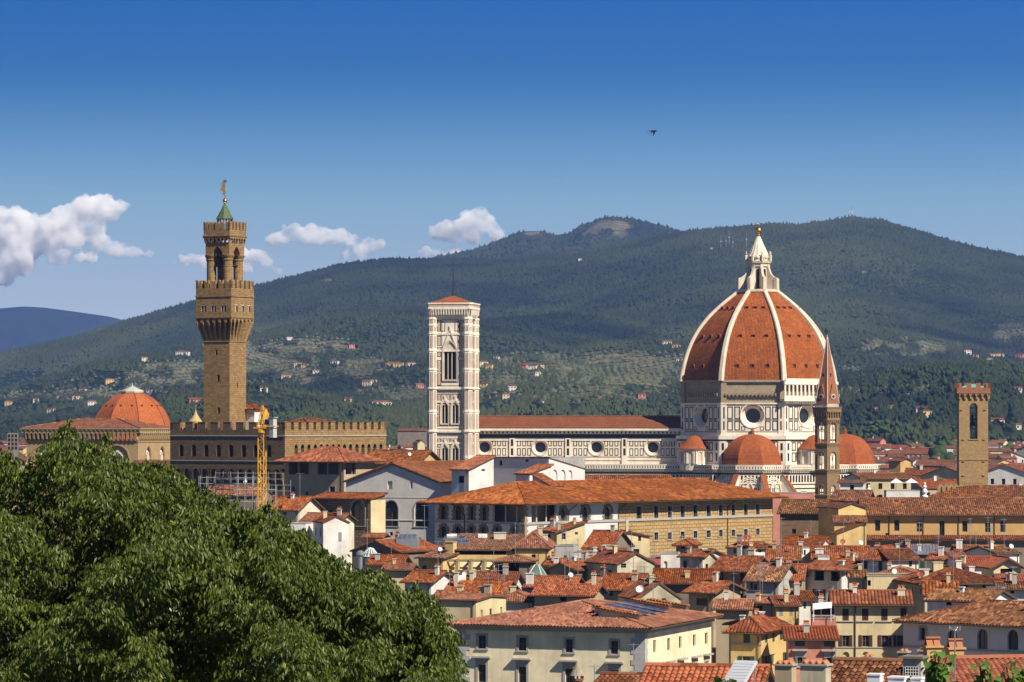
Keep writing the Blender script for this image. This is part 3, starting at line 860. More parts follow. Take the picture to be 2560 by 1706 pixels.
    if roof in ('gx','gy','hip','sf') and gutter and not simple and Y < 900:
        g = MB(); k = {'gx': h.rise/(d/2), 'gy': h.rise/(w/2), 'hip': h.rise/(min(w,d)/2), 'sf': h.rise/d}[roof]
        ze = z-k*ov-0.05
        if roof != 'gy':
            g.tube((-w/2-ov,-ov-0.07,ze), (w/2+ov,-ov-0.07,ze), 0.08, 6)
            xs_ = w/2-0.35
            g.tube((xs_,-ov-0.05,ze-0.05), (xs_,-0.10,ze-0.5), 0.05, 5); g.tube((xs_,-0.10,ze-0.5), (xs_,-0.10,z0), 0.05, 5)
        else:
            g.tube((w/2+ov+0.07,-ov,ze), (w/2+ov+0.07,d+ov,ze), 0.08, 6)
        g.build('gutter', m_plain('gutter_brown', (0.10,0.06,0.04), 0.6), t)
    if band:
        bb = MB()
        for zz in band: bb.box(-w/2-0.05, w/2+0.05, -0.06, 0.0, zz-0.12, zz+0.12)
        bb.build('string_course', STONE, t)
    for c in chim:      # (fx, fy, w, d, h, mat, pots): fx,fy fractions of the plan
        fx, fy, cw, cd, ch, cm = c[:6]
        x, y = -w/2+fx*w, fy*d
        chimney(h.roof or t, (x, y, roof_z(h, x, y)), cw, cd, ch, cm, True if len(c) < 7 else c[6])
    for fx, fy, ah in ant: x, y = -w/2+fx*w, fy*d; antenna(h.roof or t, (x, y, roof_z(h, x, y)), ah, fx*5)
    for fx, fy, r_, red in dishes: x, y = -w/2+fx*w, fy*d; dish(h.roof or t, (x, y, roof_z(h, x, y)), r_*0.72, red, a+R(-20+50*fx))
    for fx, fy in acs: x, y = -w/2+fx*w, fy*d; ac_unit(h.roof or t, (x, y, roof_z(h, x, y)+0.05), a)
    for fx, fy, sw, slen in sky:
        x, y = -w/2+fx*w, fy*d; skylight(h.roof or t, (x, y, roof_z(h, x, y)+0.1), sw, slen, (roof_z(h, x, y+0.5)-roof_z(h, x, y-0.5)))
    return h
def roof_z(h, x, y):
    w, d, z, r = h.w, h.d, h.z, h.rise; k = h.roof_kind
    if k == 'gx': return z+r*(1-abs(y-d/2)/(d/2))
    if k == 'gy': return z+r*(1-abs(x)/(w/2))
    if k == 'sf': return z+r*y/d
    if k == 'sl': return z+r*(x+w/2)/w
    if k == 'sr': return z+r*(w/2-x)/w
    if k == 'hip':
        m = min(w, d)/2; return z+r*min(min(w/2-abs(x), min(y, d-y))/m, 1)
    return z-0.3
def face_hit(h, side, px, py):
    """(u along the facade, height) where the line of sight through a photo pixel meets that wall"""
    p0, p1, rz = facade_frame(h.w, h.d, side)
    ca, sa = math.cos(-h.yaw), math.sin(-h.yaw)
    def Wd(p): return (h.x+p[0]*ca-p[1]*sa, h.Y+p[0]*sa+p[1]*ca)
    A, B = Wd(p0), Wd(p1); m = (px-CX)/F
    # A + t(B-A): x = m*y
    dx, dy = B[0]-A[0], B[1]-A[1]
    den = dx-m*dy
    t = (m*A[1]-A[0])/den if abs(den) > 1e-9 else 0.5
    yy = A[1]+t*dy; ln = math.hypot(p1[0]-p0[0], p1[1]-p0[1])
    return t*ln, CZ-(py-HY)*yy/F
# ------------------------------------------------------------------ helpers on a wall plane
class Face:
    def __init__(s, p0, p1):
        s.p0 = Vector((p0[0], p0[1], 0)); s.p1 = Vector((p1[0], p1[1], 0)); s.t = s.p1-s.p0; s.L = s.t.length; s.t.normalize()
        s.n = Vector((s.t.y, -s.t.x, 0)); s.rz = math.atan2(s.t.y, s.t.x)
    def p(s, u, z, o=0.0): return s.p0+s.t*u+s.n*o+Vector((0,0,z))
def fbox(mb, f, u0, u1, z0, z1, o0, o1):
    q = [f.p(u0,z0,o1), f.p(u1,z0,o1), f.p(u1,z0,o0), f.p(u0,z0,o0), f.p(u0,z1,o1), f.p(u1,z1,o1), f.p(u1,z1,o0), f.p(u0,z1,o0)]
    mb.add(q, [(0,3,2,1),(4,5,6,7),(0,1,5,4),(1,2,6,5),(2,3,7,6),(3,0,4,7)],
           [None,None,[(u0,z0),(u1,z0),(u1,z1),(u0,z1)],None,[(u0,z0),(u1,z0),(u1,z1),(u0,z1)],None])
def fframe(mb, f, u0, u1, z0, z1, w, o0, o1):
    fbox(mb, f, u0, u1, z0, z0+w, o0, o1); fbox(mb, f, u0, u1, z1-w, z1, o0, o1)
    fbox(mb, f, u0, u0+w, z0+w, z1-w, o0, o1); fbox(mb, f, u1-w, u1, z0+w, z1-w, o0, o1)
def ngon(n, r, ph=0.0, c=(0,0)):
    return [(c[0]+r*math.cos(ph+2*math.pi*k/n), c[1]+r*math.sin(ph+2*math.pi*k/n)) for k in range(n)]
def faces_of(pts):
    return [Face(pts[i], pts[(i+1) % len(pts)]) for i in range(len(pts))]
def corbels(mb, f, z0, z1, step, w, o, shape='arch', u0=0.0, u1=None, mb2=None):
    """row of brackets carrying a band, with little arches between them"""
    L_ = (f.L if u1 is None else u1)-u0; n = max(1, int(round(L_/step))); st = L_/n
    for i in range(n+1):
        u = u0+i*st; a, b = max(u0, u-w/2), min(u0+L_, u+w/2)
        # bracket: wedge growing outward to the top
        q = [f.p(a,z0,0.0), f.p(b,z0,0.0), f.p(b,z1,o), f.p(a,z1,o), f.p(a,z1,0), f.p(b,z1,0), f.p(a,z0+0.3*(z1-z0),o*0.75), f.p(b,z0+0.3*(z1-z0),o*0.75)]
        mb.add(q, [(0,1,7,6),(6,7,3,2) if False else (6,7,2,3),(3,2,5,4),(0,6,3,4),(1,5,2,7)])
    if shape:
        h = (z1-z0)*0.45
        for i in range(n):
            a = u0+i*st+w/2; b = u0+(i+1)*st-w/2; r = (b-a)/2; c = (a+b)/2
            ap = arc_pts('p' if shape == 'p' else 'r', r, 6); top = max(y for x, y in ap)
            for k in range(len(ap)-1):
                (xa, ya), (xb, yb) = ap[k], ap[k+1]
                mb.poly([f.p(c+xa, z1-top+ya-0.05, o), f.p(c+xb, z1-top+yb-0.05, o), f.p(c+xb, z1, o), f.p(c+xa, z1, o)])
                mb.poly([f.p(c+xa, z1-top+ya-0.05, o), f.p(c+xa, z1-top+ya-0.05, o*0.3), f.p(c+xb, z1-top+yb-0.05, o*0.3), f.p(c+xb, z1-top+yb-0.05, o)])
def merlons(mb, f, z0, z1, n, gap, o0, o1, swallow=False, ends=True):
    st = f.L/n
    for i in range(n):
        a, b = i*st+gap*st/2, (i+1)*st-gap*st/2
        if ends and i == 0: a = 0
        if ends and i == n-1: b = f.L
        if swallow:
            m = (a+b)/2; zt = z1-0.45*(b-a)
            for (ua, ub, za, zb) in ((a, m, z1, zt), (m, b, zt, z1)):
                q = [f.p(ua,z0,o1), f.p(ub,z0,o1), f.p(ub,z0,o0), f.p(ua,z0,o0), f.p(ua,za,o1), f.p(ub,zb,o1), f.p(ub,zb,o0), f.p(ua,za,o0)]
                mb.add(q, [(4,5,6,7),(0,1,5,4),(1,2,6,5),(2,3,7,6),(3,0,4,7)])
        else:
            fbox(mb, f, a, b, z0, z1, o0, o1)
            fbox(mb, f, a-0.06, b+0.06, z1, z1+0.14, o0-0.05, o1+0.05)
def holed(mb, f, u0, u1, z0, z1, cu, cz, r, o=0.0, n=32):
    """wall panel with a round hole"""
    ang = sorted(set([2*math.pi*k/n for k in range(n)] + [math.atan2(zz-cz, uu-cu) % (2*math.pi) for uu in (u0,u1) for zz in (z0,z1)]))
    def rim(a):
        c, s_ = math.cos(a), math.sin(a); t = 1e9
        if c > 1e-9: t = min(t, (u1-cu)/c)
        if c < -1e-9: t = min(t, (u0-cu)/c)
        if s_ > 1e-9: t = min(t, (z1-cz)/s_)
        if s_ < -1e-9: t = min(t, (z0-cz)/s_)
        return (cu+c*t, cz+s_*t)
    for i in range(len(ang)):
        a, b = ang[i], ang[(i+1) % len(ang)]
        ra, rb = rim(a), rim(b)
        ia, ib = (cu+r*math.cos(a), cz+r*math.sin(a)), (cu+r*math.cos(b), cz+r*math.sin(b))
        mb.poly([f.p(*ia,o), f.p(*ra,o), f.p(*rb,o), f.p(*ib,o)], [ia, ra, rb, ib])
def oculus(parent, f, cu, cz, r1, r2, dep, mat):
    """funnel-shaped round window: ring on the wall and dark glass deep inside"""
    m = MB(); n = 36
    prof = [(r1+0.28, 0.0), (r1+0.28, 0.22), (r1, 0.22), (r1*0.93, 0.0), (r2*1.08, -dep*0.75), (r2, -dep)]
    for i in range(len(prof)-1):
        for k in range(n):
            a, b = 2*math.pi*k/n, 2*math.pi*(k+1)/n
            (ra, oa), (rb, ob) = prof[i], prof[i+1]
            m.poly([f.p(cu+ra*math.cos(a),cz+ra*math.sin(a),oa), f.p(cu+ra*math.cos(b),cz+ra*math.sin(b),oa),
                    f.p(cu+rb*math.cos(b),cz+rb*math.sin(b),ob), f.p(cu+rb*math.cos(a),cz+rb*math.sin(a),ob)])
    o = m.build('round_window', mat, parent)
    g = MB(); g.poly([f.p(cu+r2*math.cos(2*math.pi*k/n),cz+r2*math.sin(2*math.pi*k/n),-dep+0.02) for k in range(n)])
    for k in range(-2, 3):
        x = k*r2/2.5; y = math.sqrt(max(0, r2*r2-x*x))
        fbox(g, f, cu+x-0.05, cu+x+0.05, cz-y, cz+y, -dep+0.02, -dep+0.07)
    g.build('pane', GLASS, o)
    return o
def face_window(parent, f, uc, z0, w, h, style, o=0.0, depth=0.5):
    q = f.p(uc, z0, o); return put_window(parent, q, f.rz, w, h, style, depth)
def lancet(parent, f, uc, z0, w, h, lights, matf, dep=0.7, gable=0.0, name='window', o=0.0):
    """pointed traceried opening; the wall behind must have the hole or the pane sits on the wall"""
    m = MB(); a = arch_outline(w, h, 'p', 0.0); b = arch_outline(w, h, 'p', 0.32); c = arch_outline(w, h, 'p', 0.62)
    ring(m, a, b, -0.10, dep); ring(m, b, c, -0.32, 0.0)
    top = max(z for x, z in a); sp = h-w*0.866
    lw = w/lights
    for i in range(lights+1):
        x = -w/2+i*lw
        m.box(x-0.11, x+0.11, 0.12, 0.34, 0, sp+(0.0 if 0 < i < lights else 0))
    for i in range(lights):
        x = -w/2+(i+0.5)*lw
        ap = arc_pts('p', lw/2-0.02, 6); rr = max(y for _, y in ap)
        for k in range(len(ap)-1):
            (xa, ya), (xb, yb) = ap[k], ap[k+1]
            zl = lambda xx: sp + w*0.5*math.sqrt(max(0, 4-(abs(xx)/(w/2)+1)**2))
            za, zb = sp+ya-0.2*rr, sp+yb-0.2*rr; ta, tb = max(za, zl(x+xa)), max(zb, zl(x+xb))
            m.poly([(x+xa,0.14,za), (x+xb,0.14,zb), (x+xb,0.14,tb), (x+xa,0.14,ta)])
    m.box(-w/2-0.55, w/2+0.55, -0.35, 0.0, -0.42, 0.0)
    if gable:
        g0 = h*0.80; hw = w/2+0.75
        for s_ in (-1, 1):
            ln = math.hypot(hw, gable); 
            q = [(s_*hw,-0.36,g0), (0,-0.36,g0+gable), (0,-0.36,g0+gable-0.75), (s_*(hw-0.42),-0.36,g0)]
            q2 = [(x, 0.0, z) for x, y, z in q]
            m.add(q+q2, [(0,1,2,3) if s_ < 0 else (3,2,1,0),(4,5,1,0),(3,2,6,7),(0,3,7,4)])
        m.box(-0.2, 0.2, -0.4, 0.0, g0+gable-0.2, g0+gable+0.9)
    ob = m.build(name, matf, parent, loc=f.p(uc, z0, o), rz=f.rz)
    p_ = MB(); p_.poly([(x, dep-0.03, z) for x, z in a][::-1]); p_.build('pane', DARK, ob)
    return ob

MARB = m_marble('white_marble', (0.76,0.68,0.56)); MARBD = m_marble('old_marble', (0.50,0.45,0.38), 0.7); GREENM = m_plain('green_marble', (0.016,0.024,0.02), 0.6, 0, 0.5)
PINKM = m_plain('pink_marble', (0.47,0.33,0.26), 0.7, 0, 0.3); ROUGHB = m_blocks('bare_masonry', (0.44,0.35,0.23), (0.36,0.28,0.18), (0.20,0.155,0.10), 1.2, 0.5, 0.03, 0.12, 0.6, 0.7)
RIBM = m_marble('rib_marble', (0.62,0.54,0.43), 0.7)
DOMET = m_tiles('dome_tiles', [(0.22,0.055,0.013),(0.32,0.086,0.019),(0.37,0.104,0.023),(0.27,0.070,0.016),(0.39,0.125,0.032)], pw=0.5, pl=0.62, flat=True, stain=0.5, moss=0.12, vary=False)
LEADT = m_tiles('small_dome_tiles', [(0.27,0.068,0.020),(0.34,0.09,0.026),(0.37,0.108,0.032),(0.29,0.074,0.022)], pw=0.4, pl=0.5, flat=True, stain=0.3, moss=0.2, vary=False)

# ------------------------------------------------------------------ the cathedral
def cathedral():
    Yd = 1225.0; s = Yd/F
    t = thing('cathedral', 'white and green marble cathedral with huge red tiled ribbed dome and white lantern', 'cathedral', (Xp(1896, Yd), Yd, 0), 8.5)
    Z = lambda py: Zp(py, Yd)
    ph = math.pi/8
    # --- dome
    tab = [(0,194),(19,191.5),(45,185.5),(72,177.5),(95,168),(118,156.5),(136,144.5),(153,130.5),(171,113.5),(187,96.5),(206,74),(224,50)]
    tx = np.array([a for a, b in tab], float); ty = np.array([b for a, b in tab], float)
    def rad(q):
        # smooth through the measured outline (fitted polynomial)
        return float(np.polyval(rad.c, q/224.0))
    rad.c = np.polyfit(tx/224.0, ty, 5)
    lev = [224*i/30 for i in range(31)]
    prof = [(rad(q)*s/0.966, Z(955)+q*s) for q in lev]
    m = MB(); m.lathe(prof, 8, ph, cap=False); dome = m.build('dome', DOMET, t)
    for k in range(8):
        a = ph+k*math.pi/4; er = Vector((math.cos(a), math.sin(a), 0)); et = Vector((-math.sin(a), math.cos(a), 0))
        rb = MB(); pts = []
        for i, (r_, z) in enumerate(prof):
            f_ = i/30; w = 0.92-0.18*f_; ou = 0.85-0.15*f_
            c = er*r_+Vector((0,0,z))
            if i < 30: d = (er*prof[i+1][0]+Vector((0,0,prof[i+1][1])))-c
            nrm = Vector((er.x*d.z, er.y*d.z, -d.dot(er))).normalized()
            for uu, oo in ((-w,-0.6),(-w,ou*0.55),(-w*0.62,ou),(w*0.62,ou),(w,ou*0.55),(w,-0.6)):
                pts.append(c+et*uu+nrm*oo)
        fs = []
        for i in range(30):
            for q in range(5): fs.append((i*6+q, i*6+q+1, (i+1)*6+q+1, (i+1)*6+q)[::-1])
        rb.add(pts, fs); rb.build('rib', RIBM, dome)
    # vents on the visible slopes
    vm = MB(); vm.box(-0.42, 0.42, -0.10, 0.5, -0.55, 0.55); vm = mesh_of(vm, 'vent', DARK)
    hood = MB(); hood.box(-0.6, 0.6, -0.45, 0.5, 0.55, 0.75); hood.box(-0.6,-0.42,-0.2,0.4,-0.55,0.55); hood.box(0.42,0.6,-0.2,0.4,-0.55,0.55)
    hood = mesh_of(hood, 'vent_hood', LEADT)
    octp = ngon(8, 1.0, ph)
    for k in range(8):
        ang = ph+(k+0.5)*math.pi/4
        n = Vector((math.cos(ang), math.sin(ang), 0)); e = Vector((-n.y, n.x, 0))
        if n.y > 0.4: continue
        for q in (37, 110, 181):
            r_ = rad(q)*s/0.966*math.cos(math.pi/8); hw = rad(q)*s/0.966*math.sin(math.pi/8)
            for j in (-1, 0, 1):
                o = put('vent', vm, dome, n*(r_+0.05)+e*(j*hw*0.5)+Vector((0,0,Z(955)+q*s)), math.atan2(e.y, e.x))
                put('vent_hood', hood, o)
    # --- lantern
    zl = Z(729)
    m = MB(); m.lathe([(7.6,zl-0.5),(8.0,zl-0.3),(8.0,zl+0.5),(7.3,zl+0.6)], 8, ph)
    m.lathe([(3.6,zl+0.6),(3.6,Z(668)),(4.1,Z(667)),(4.1,Z(660)),(4.6,Z(659)),(4.8,Z(654)),(3.9,Z(653)),(3.8,Z(646)),(4.3,Z(645)),(4.2,Z(641)),(3.4,Z(640))], 8, ph)
    lan = m.build('lantern', RIBM, t)
    bt = MB()
    for k in range(8):
        a = ph+k*math.pi/4; bt.M = Matrix.Rotation(a, 4, 'Z')
        # buttress wall with a scroll sweeping up to the body
        pr = [(3.4,zl+0.6),(7.2,zl+0.6),(7.2,Z(702)),(7.3,Z(700)),(7.3,Z(696)),(6.3,Z(694)),(5.2,Z(688)),(4.6,Z(680)),(4.3,Z(672)),(3.4,Z(672))]
        n = len(pr); w = 0.42
        bt.add([(r_,-w,z) for r_, z in pr]+[(r_,w,z) for r_, z in pr], [tuple(range(n))]+[tuple(range(2*n-1,n-1,-1))]+[(i,n+i,n+(i+1)%n,(i+1)%n) for i in range(n)])
        bt.box(6.4,7.5,-0.6,0.6,zl+0.6,Z(697)); bt.box(3.5,4.1,-0.55,0.55,Z(672),Z(660))
        # crown niches and their balls
        bt.box(4.0,4.9,-0.3,0.3,Z(654),Z(638)); bt.sphere((4.45,0,Z(635)), 0.36, 8, 5); bt.sphere((4.45,0,Z(631)), 0.25, 8, 5)
        bt.M = Matrix.Rotation(a+math.pi/8, 4, 'Z')
        bt.box(3.3,4.05,-0.8,0.8,Z(654),Z(646)); bt.lathe([(0.8,Z(646)),(0.6,Z(642)),(0.05,Z(639))], 10, 0, (3.7,0))
    bt.M = None; bt.build('buttress', RIBM, lan)
    for k in range(8):
        a = ph+(k+0.5)*math.pi/4; n = Vector((math.cos(a), math.sin(a), 0)); e = Vector((-n.y, n.x, 0))
        w = MB(); o = arch_outline(1.15, Z(673)-zl-0.7, 'r'); w.poly([(x,0,z) for x, z in o][::-1]); w.build('window', DARK, lan, loc=n*(3.6*math.cos(math.pi/8)+0.03)+Vector((0,0,zl+0.65)), rz=math.atan2(e.y, e.x))
    m = MB(); m.lathe([(3.45,Z(640)),(3.0,Z(632)),(2.3,Z(620)),(1.6,Z(608)),(0.95,Z(598)),(0.55,Z(592))], 16, 0)
    for k in range(16):
        a = k*math.pi/8
        m.tube((3.5*math.cos(a),3.5*math.sin(a),Z(640)), (0.55*math.cos(a),0.55*math.sin(a),Z(592)), 0.16, 4, 0.08)
    cone = m.build('cone', MARB, lan)
    g = MB(); g.lathe([(0.5,Z(592)),(0.62,Z(590)),(0.35,Z(588.5)),(0.6,Z(587)),(0.5,Z(585.5))], 14); g.sphere((0,0,Z(577)), 1.22, 20, 14)
    g.tube((0,0,Z(569)), (0,0,Z(556)), 0.10, 6, 0.05); g.tube((-0.55,0,Z(561)), (0.55,0,Z(561)), 0.08, 5)
    g.build('gilded_ball', GILT, lan, smooth=True)
    # --- drum
    zA, zB, zC = Z(1085), Z(1012), Z(955)
    pts = ngon(8, 28.3, ph); fcs = faces_of(pts)
    dm = MB(); um = MB(); fr = MB(); wm = MB()
    drum_w = []
    for f in fcs:
        L_ = f.L; cu = L_/2; cz = Z(1040)
        vis = f.n.y < 0.5
        if vis:
            holed(dm, f, 0, L_, zA, zB, cu, cz, 4.1)
            drum_w.append((f, cu, cz))
            # panels
            for side in (0, 1):
                for c_ in range(2):
                    a = 2.1+c_*2.45; b = a+1.95
                    if side: a, b = L_-b, L_-a
                    for (za, zb) in ((zA+1.2, zA+4.6), (zA+5.1, zB-0.8)):
                        fframe(fr, f, a, b, za, zb, 0.36, -0.01, 0.03)
                a, b = (0.45, 1.55) if not side else (L_-1.55, L_-0.45)
                for (za, zb) in ((zA+1.4, zA+4.4), (zA+5.3, zB-1.0)):
                    fbox(fr, f, a+0.3, b-0.3, za, zb, 0.24, 0.27)
                fbox(wm, f, (0.0 if not side else L_-1.9), (1.9 if not side else L_), zA, zB, 0.0, 0.25)
            for (a, b) in ((7.1, 8.1), (L_-8.1, L_-7.1)):
                for (za, zb) in ((zA+1.2, zA+2.6), (zB-2.2, zB-0.8)): fframe(fr, f, a-0.2, b+0.2, za, zb, 0.25, -0.01, 0.03)
            for zz in (zA+0.75, zA+4.85, zB-0.35): fbox(fr, f, 2.0, L_-2.0 if zz != zA+4.85 else 7.0, zz-0.12, zz+0.12, -0.01, 0.025)
            fbox(fr, f, L_-7.0, L_-2.0, zA+4.73, zA+4.97, -0.01, 0.026)
        else:
            dm.poly([f.p(0,zA), f.p(L_,zA), f.p(L_,zB), f.p(0,zB)])
        fbox(wm, f, -0.15, L_+0.15, zB, zB+0.5, -0.5, 0.35); fbox(wm, f, -0.2, L_+0.2, zA-0.55, zA, -0.5, 0.5)
        # upper band: bare masonry
        gal = f.n.x > 0.5 and f.n.y < -0.5
        um.poly([f.p(0.3,zB+0.5,-0.35), f.p(L_-0.3,zB+0.5,-0.35), f.p(L_-0.3,zC+0.3,-0.35), f.p(0.3,zC+0.3,-0.35)], [(0,zB),(L_,zB),(L_,zC),(0,zC)])
        if not gal:
            fbox(um, f, 0.1, L_-0.1, zC-0.4, zC+0.4, -0.35, 0.35)
            corbels(um, f, zB+2.3, zB+3.9, 1.35, 0.55, 0.75, '', 1.5, L_-1.5)
            fbox(um, f, 0, 1.9, zB+0.5, zC, -0.35, 0.15); fbox(um, f, L_-1.9, L_, zB+0.5, zC, -0.35, 0.15)
        um.poly([f.p(0,zC+0.4,0.35), f.p(L_,zC+0.4,0.35), f.p(L_,zC+0.4,-1.5), f.p(0,zC+0.4,-1.5)])
    drum = dm.build('drum', MARB, t)
    um.build('bare_band', ROUGHB, drum); fr.build('inlay', GREENM, drum); wm.build('pilaster', MARB, drum)
    for f, cu, cz in drum_w: oculus(drum, f, cu, cz, 4.1, 2.5, 2.4, MARB)
    # finished gallery on the south-east face
    f = [q for q in fcs if q.n.x > 0.5 and q.n.y < -0.5][0]
    g = MB(); z0, z1 = zB+1.2, Z(948)
    fbox(g, f, -0.9, f.L+0.9, zB+0.5, z0-0.2, 0.0, 0.6); fbox(g, f, -1.5, f.L+1.5, z0-0.2, z0+0.7, -0.5, 2.0)
    for i in range(22): fbox(g, f, i*f.L/21-0.2, i*f.L/21+0.2, z0-0.9, z0-0.2, 0.5, 1.5)
    zr = z0+0.7; zt = Z(957)
    fbox(g, f, -1.4, f.L+1.4, zr, zr+1.0, 1.5, 1.9)
    n = 13; st = (f.L+2.0)/n
    for i in range(n+1):
        u = -1.0+i*st; fbox(g, f, u-0.36, u+0.36, zr+1.0, zt-1.0, 1.5, 1.9)
    for i in range(n):
        u = -1.0+(i+0.5)*st; r_ = st/2-0.36; ap = arc_pts('r', r_, 6)
        for k in range(6):
            (xa, ya), (xb, yb) = ap[k], ap[k+1]; zs = zt-1.0-r_
            g.poly([f.p(u+xa,zs+ya,1.85), f.p(u+xb,zs+yb,1.85), f.p(u+xb,zt-0.9,1.85), f.p(u+xa,zt-0.9,1.85)])
            g.poly([f.p(u+xa,zs+ya,1.5), f.p(u+xa,zs+ya,1.85), f.p(u+xb,zs+yb,1.85), f.p(u+xb,zs+yb,1.5)])
    fbox(g, f, -1.5, f.L+1.5, zt-1.0, zt-0.1, 1.2, 2.1); fbox(g, f, -1.4, f.L+1.4, zt-0.1, zt+0.1, -0.5, 2.0)
    fbox(g, f, -0.6, f.L+0.6, zt+0.1, zt+1.1, 1.5, 1.8)
    g.build('gallery', MARB, drum)
    # --- octagonal body under the drum
    z2, z1_ = Z(1160), zA-0.55
    bp = ngon(8, 29.6, ph); bm = MB(); bi = MB(); bw = MB()
    bm.prism(bp, 0, z1_, cap=True)
    for f in faces_of(bp):
        if f.n.y > 0.6: continue
        L_ = f.L
        fbox(bw, f, -0.2, L_+0.2, z1_-1.3, z1_-0.0, -0.2, 0.6)
        fbox(bi, f, 0, L_, z1_-1.9, z1_-1.3, -0.1, 0.3)
        fbox(bw, f, 0, 2.4, z2, z1_-1.9, -0.1, 0.3); fbox(bw, f, L_-2.4, L_, z2, z1_-1.9, -0.1, 0.3)
        for a in (0.8, L_-1.6):
            for za, zb in ((z2+1.2, z2+4.0), (z2+5.0, z1_-2.6)): fbox(bi, f, a, a+0.8, za, zb, 0.3, 0.325)
        for c_ in range(7):
            a = 3.0+c_*(L_-6.0)/7; b = a+(L_-6.0)/7-0.5
            for za, zb in ((z2+1.0, z2+4.2), (z2+4.8, z1_-2.3)): fframe(bi, f, a, b, za, zb, 0.36, -0.01, 0.03)
    body = bm.build('crossing_body', MARB, t); bi.build('inlay', GREENM, body); bw.build('pilaster', MARB, body)
    # --- base storey with its gallery and stripes
    def gallery(pts, z, name='gallery', closed=False):
        g = MB(); st = MB(); ar = MB()
        n = len(pts)
        for i in range(n if closed else n-1):
            f = Face(pts[i], pts[(i+1) % n]); L_ = f.L
            if L_ < 0.5: continue
            fbox(g, f, -0.35, L_+0.35, z-1.55, z-0.25, 0.2, 0.85); fbox(g, f, -0.4, L_+0.4, z-0.25, z, 0.1, 0.95)
            corbels(g, f, z-2.7, z-1.5, 0.95, 0.32, 0.7, 'p')
            nn = max(1, int(L_/0.9))
            for q in range(nn): fbox(st, f, (q+0.3)*L_/nn, (q+0.7)*L_/nn, z-1.25, z-0.6, 0.85, 0.87)
            fbox(st, f, 0, L_, z-3.35, z-2.75, 0.0, 0.06)
            # arcade panels under the brackets
            n2 = max(1, int(L_/1.25))
            for q in range(n2):
                a = (q+0.12)*L_/n2; b = (q+0.62)*L_/n2
                fbox(st, f, a, b, z-6.0, z-3.6, 0.0, 0.04)
                fbox(g, f, b, b+0.30*L_/n2, z-6.0, z-3.5, 0.0, 0.22)
            # stripes
            for q in range(12):
                zz = z-6.6-q*1.45
                if zz < 0.5: break
                fbox(st, f, 0, L_, zz-0.3, zz+0.12, 0.0, 0.05)
            fbox(g, f, -0.15, L_+0.15, z-6.5, z-6.1, 0.0, 0.3)
        o = g.build(name, MARB, t); st.build('inlay', GREENM, o); return o
    base = ngon(8, 34.2, ph)
    m = MB(); m.prism(base, 0, z2); m.build('base_storey', MARB, t)
    # order of the base outline running left to right along the visible front
    vis = [p for p in base if p[1] < 20]
    vis.sort(key=lambda p: math.atan2(p[1], p[0]) if math.atan2(p[1], p[0]) > -math.pi/2-2.0 else 9)
    seq = [base[k % 8] for k in (4, 5, 6, 7, 8)]
    gallery(seq, z2)
    # --- tribunes (the half-octagon chapels with small domes)
    def tribune(c, ang):
        tm = MB(); R1 = 11.6; R2 = 17.6; zt = z2; o = thing  # noqa
        pr = ngon(8, R1, ph, c); tm.prism(pr, 0, zt); tm.prism(ngon(8, R2, ph, c), 0, 16.5)
        tb = tm.build('tribune', MARB, t)
        gm = gallery([p for p in pr]+[pr[0]], zt)
        # dome
        dp = [(10.9*math.cos(a)**0.9 if a < 1.55 else 0.3, zt-0.1+10.6*math.sin(a)) for a in [i*math.pi/2/14 for i in range(14)]]+[(0.5, zt+10.55)]
        d_ = MB(); d_.lathe(dp, 8, ph, c, cap=False); dd = d_.build('small_dome', LEADT, tb)
        fm = MB(); fm.lathe([(0.75,zt+10.3),(0.8,zt+10.9),(0.3,zt+11.0)], 8, 0, c); fm.lathe([(0.5,zt+11.0),(0.62,zt+11.6),(0.3,zt+12.4),(0.02,zt+12.9)], 10, 0, c)
        fm.build('finial', LEADT, dd)
        # buttresses with tiled slopes at the corners
        for k in range(8):
            a = ph+k*math.pi/4; er = Vector((math.cos(a), math.sin(a), 0))
            if (er.x*math.cos(ang)+er.y*math.sin(ang)) < -0.4: continue
            bu = MB(); bu.M = Matrix.Translation((c[0], c[1], 0)) @ Matrix.Rotation(a, 4, 'Z')
            prf = [(R1-0.5,10),(R2+1.4,10),(R2+1.4,16.4),(R1+0.2,25.6),(R1-0.5,25.6)]
            n = 5; w = 0.75
            bu.add([(r_,-w,z) for r_, z in prf]+[(r_,w,z) for r_, z in prf], [tuple(range(n)), tuple(range(2*n-1,n-1,-1))]+[(i,n+i,n+(i+1)%n,(i+1)%n) for i in range(n)])
            b_ = bu.build('buttress', MARB, tb)
            tp = MB(); tp.M = bu.M; dx, dz = R2+1.4-R1-0.2, 16.4-25.6; ln = math.hypot(dx, dz); nx, nz = -dz/ln, dx/ln
            q0 = (R1+0.2, 25.6); q1 = (R2+1.7, 16.4-0.3*9.2/7.3)
            w2 = 1.0
            tp.add([(q1[0]+nx*0.02,-w2,q1[1]+nz*0.02),(q1[0]+nx*0.02,w2,q1[1]+nz*0.02),(q0[0]+nx*0.02,w2,q0[1]+nz*0.02),(q0[0]+nx*0.02,-w2,q0[1]+nz*0.02),
                    (q1[0]+nx*0.3,-w2,q1[1]+nz*0.3),(q1[0]+nx*0.3,w2,q1[1]+nz*0.3),(q0[0]+nx*0.3,w2,q0[1]+nz*0.3),(q0[0]+nx*0.3,-w2,q0[1]+nz*0.3)],
                   [(4,5,6,7),(0,4,7,3),(1,2,6,5),(0,1,5,4),(2,3,7,6)],
                   [[(0,0),(2,0),(2,ln),(0,ln)],None,None,None,None])
            tp.build('tiled_slope', LEADT, b_)
        # blind arch and window on each face
        rp = ngon(8, R1, ph, c)
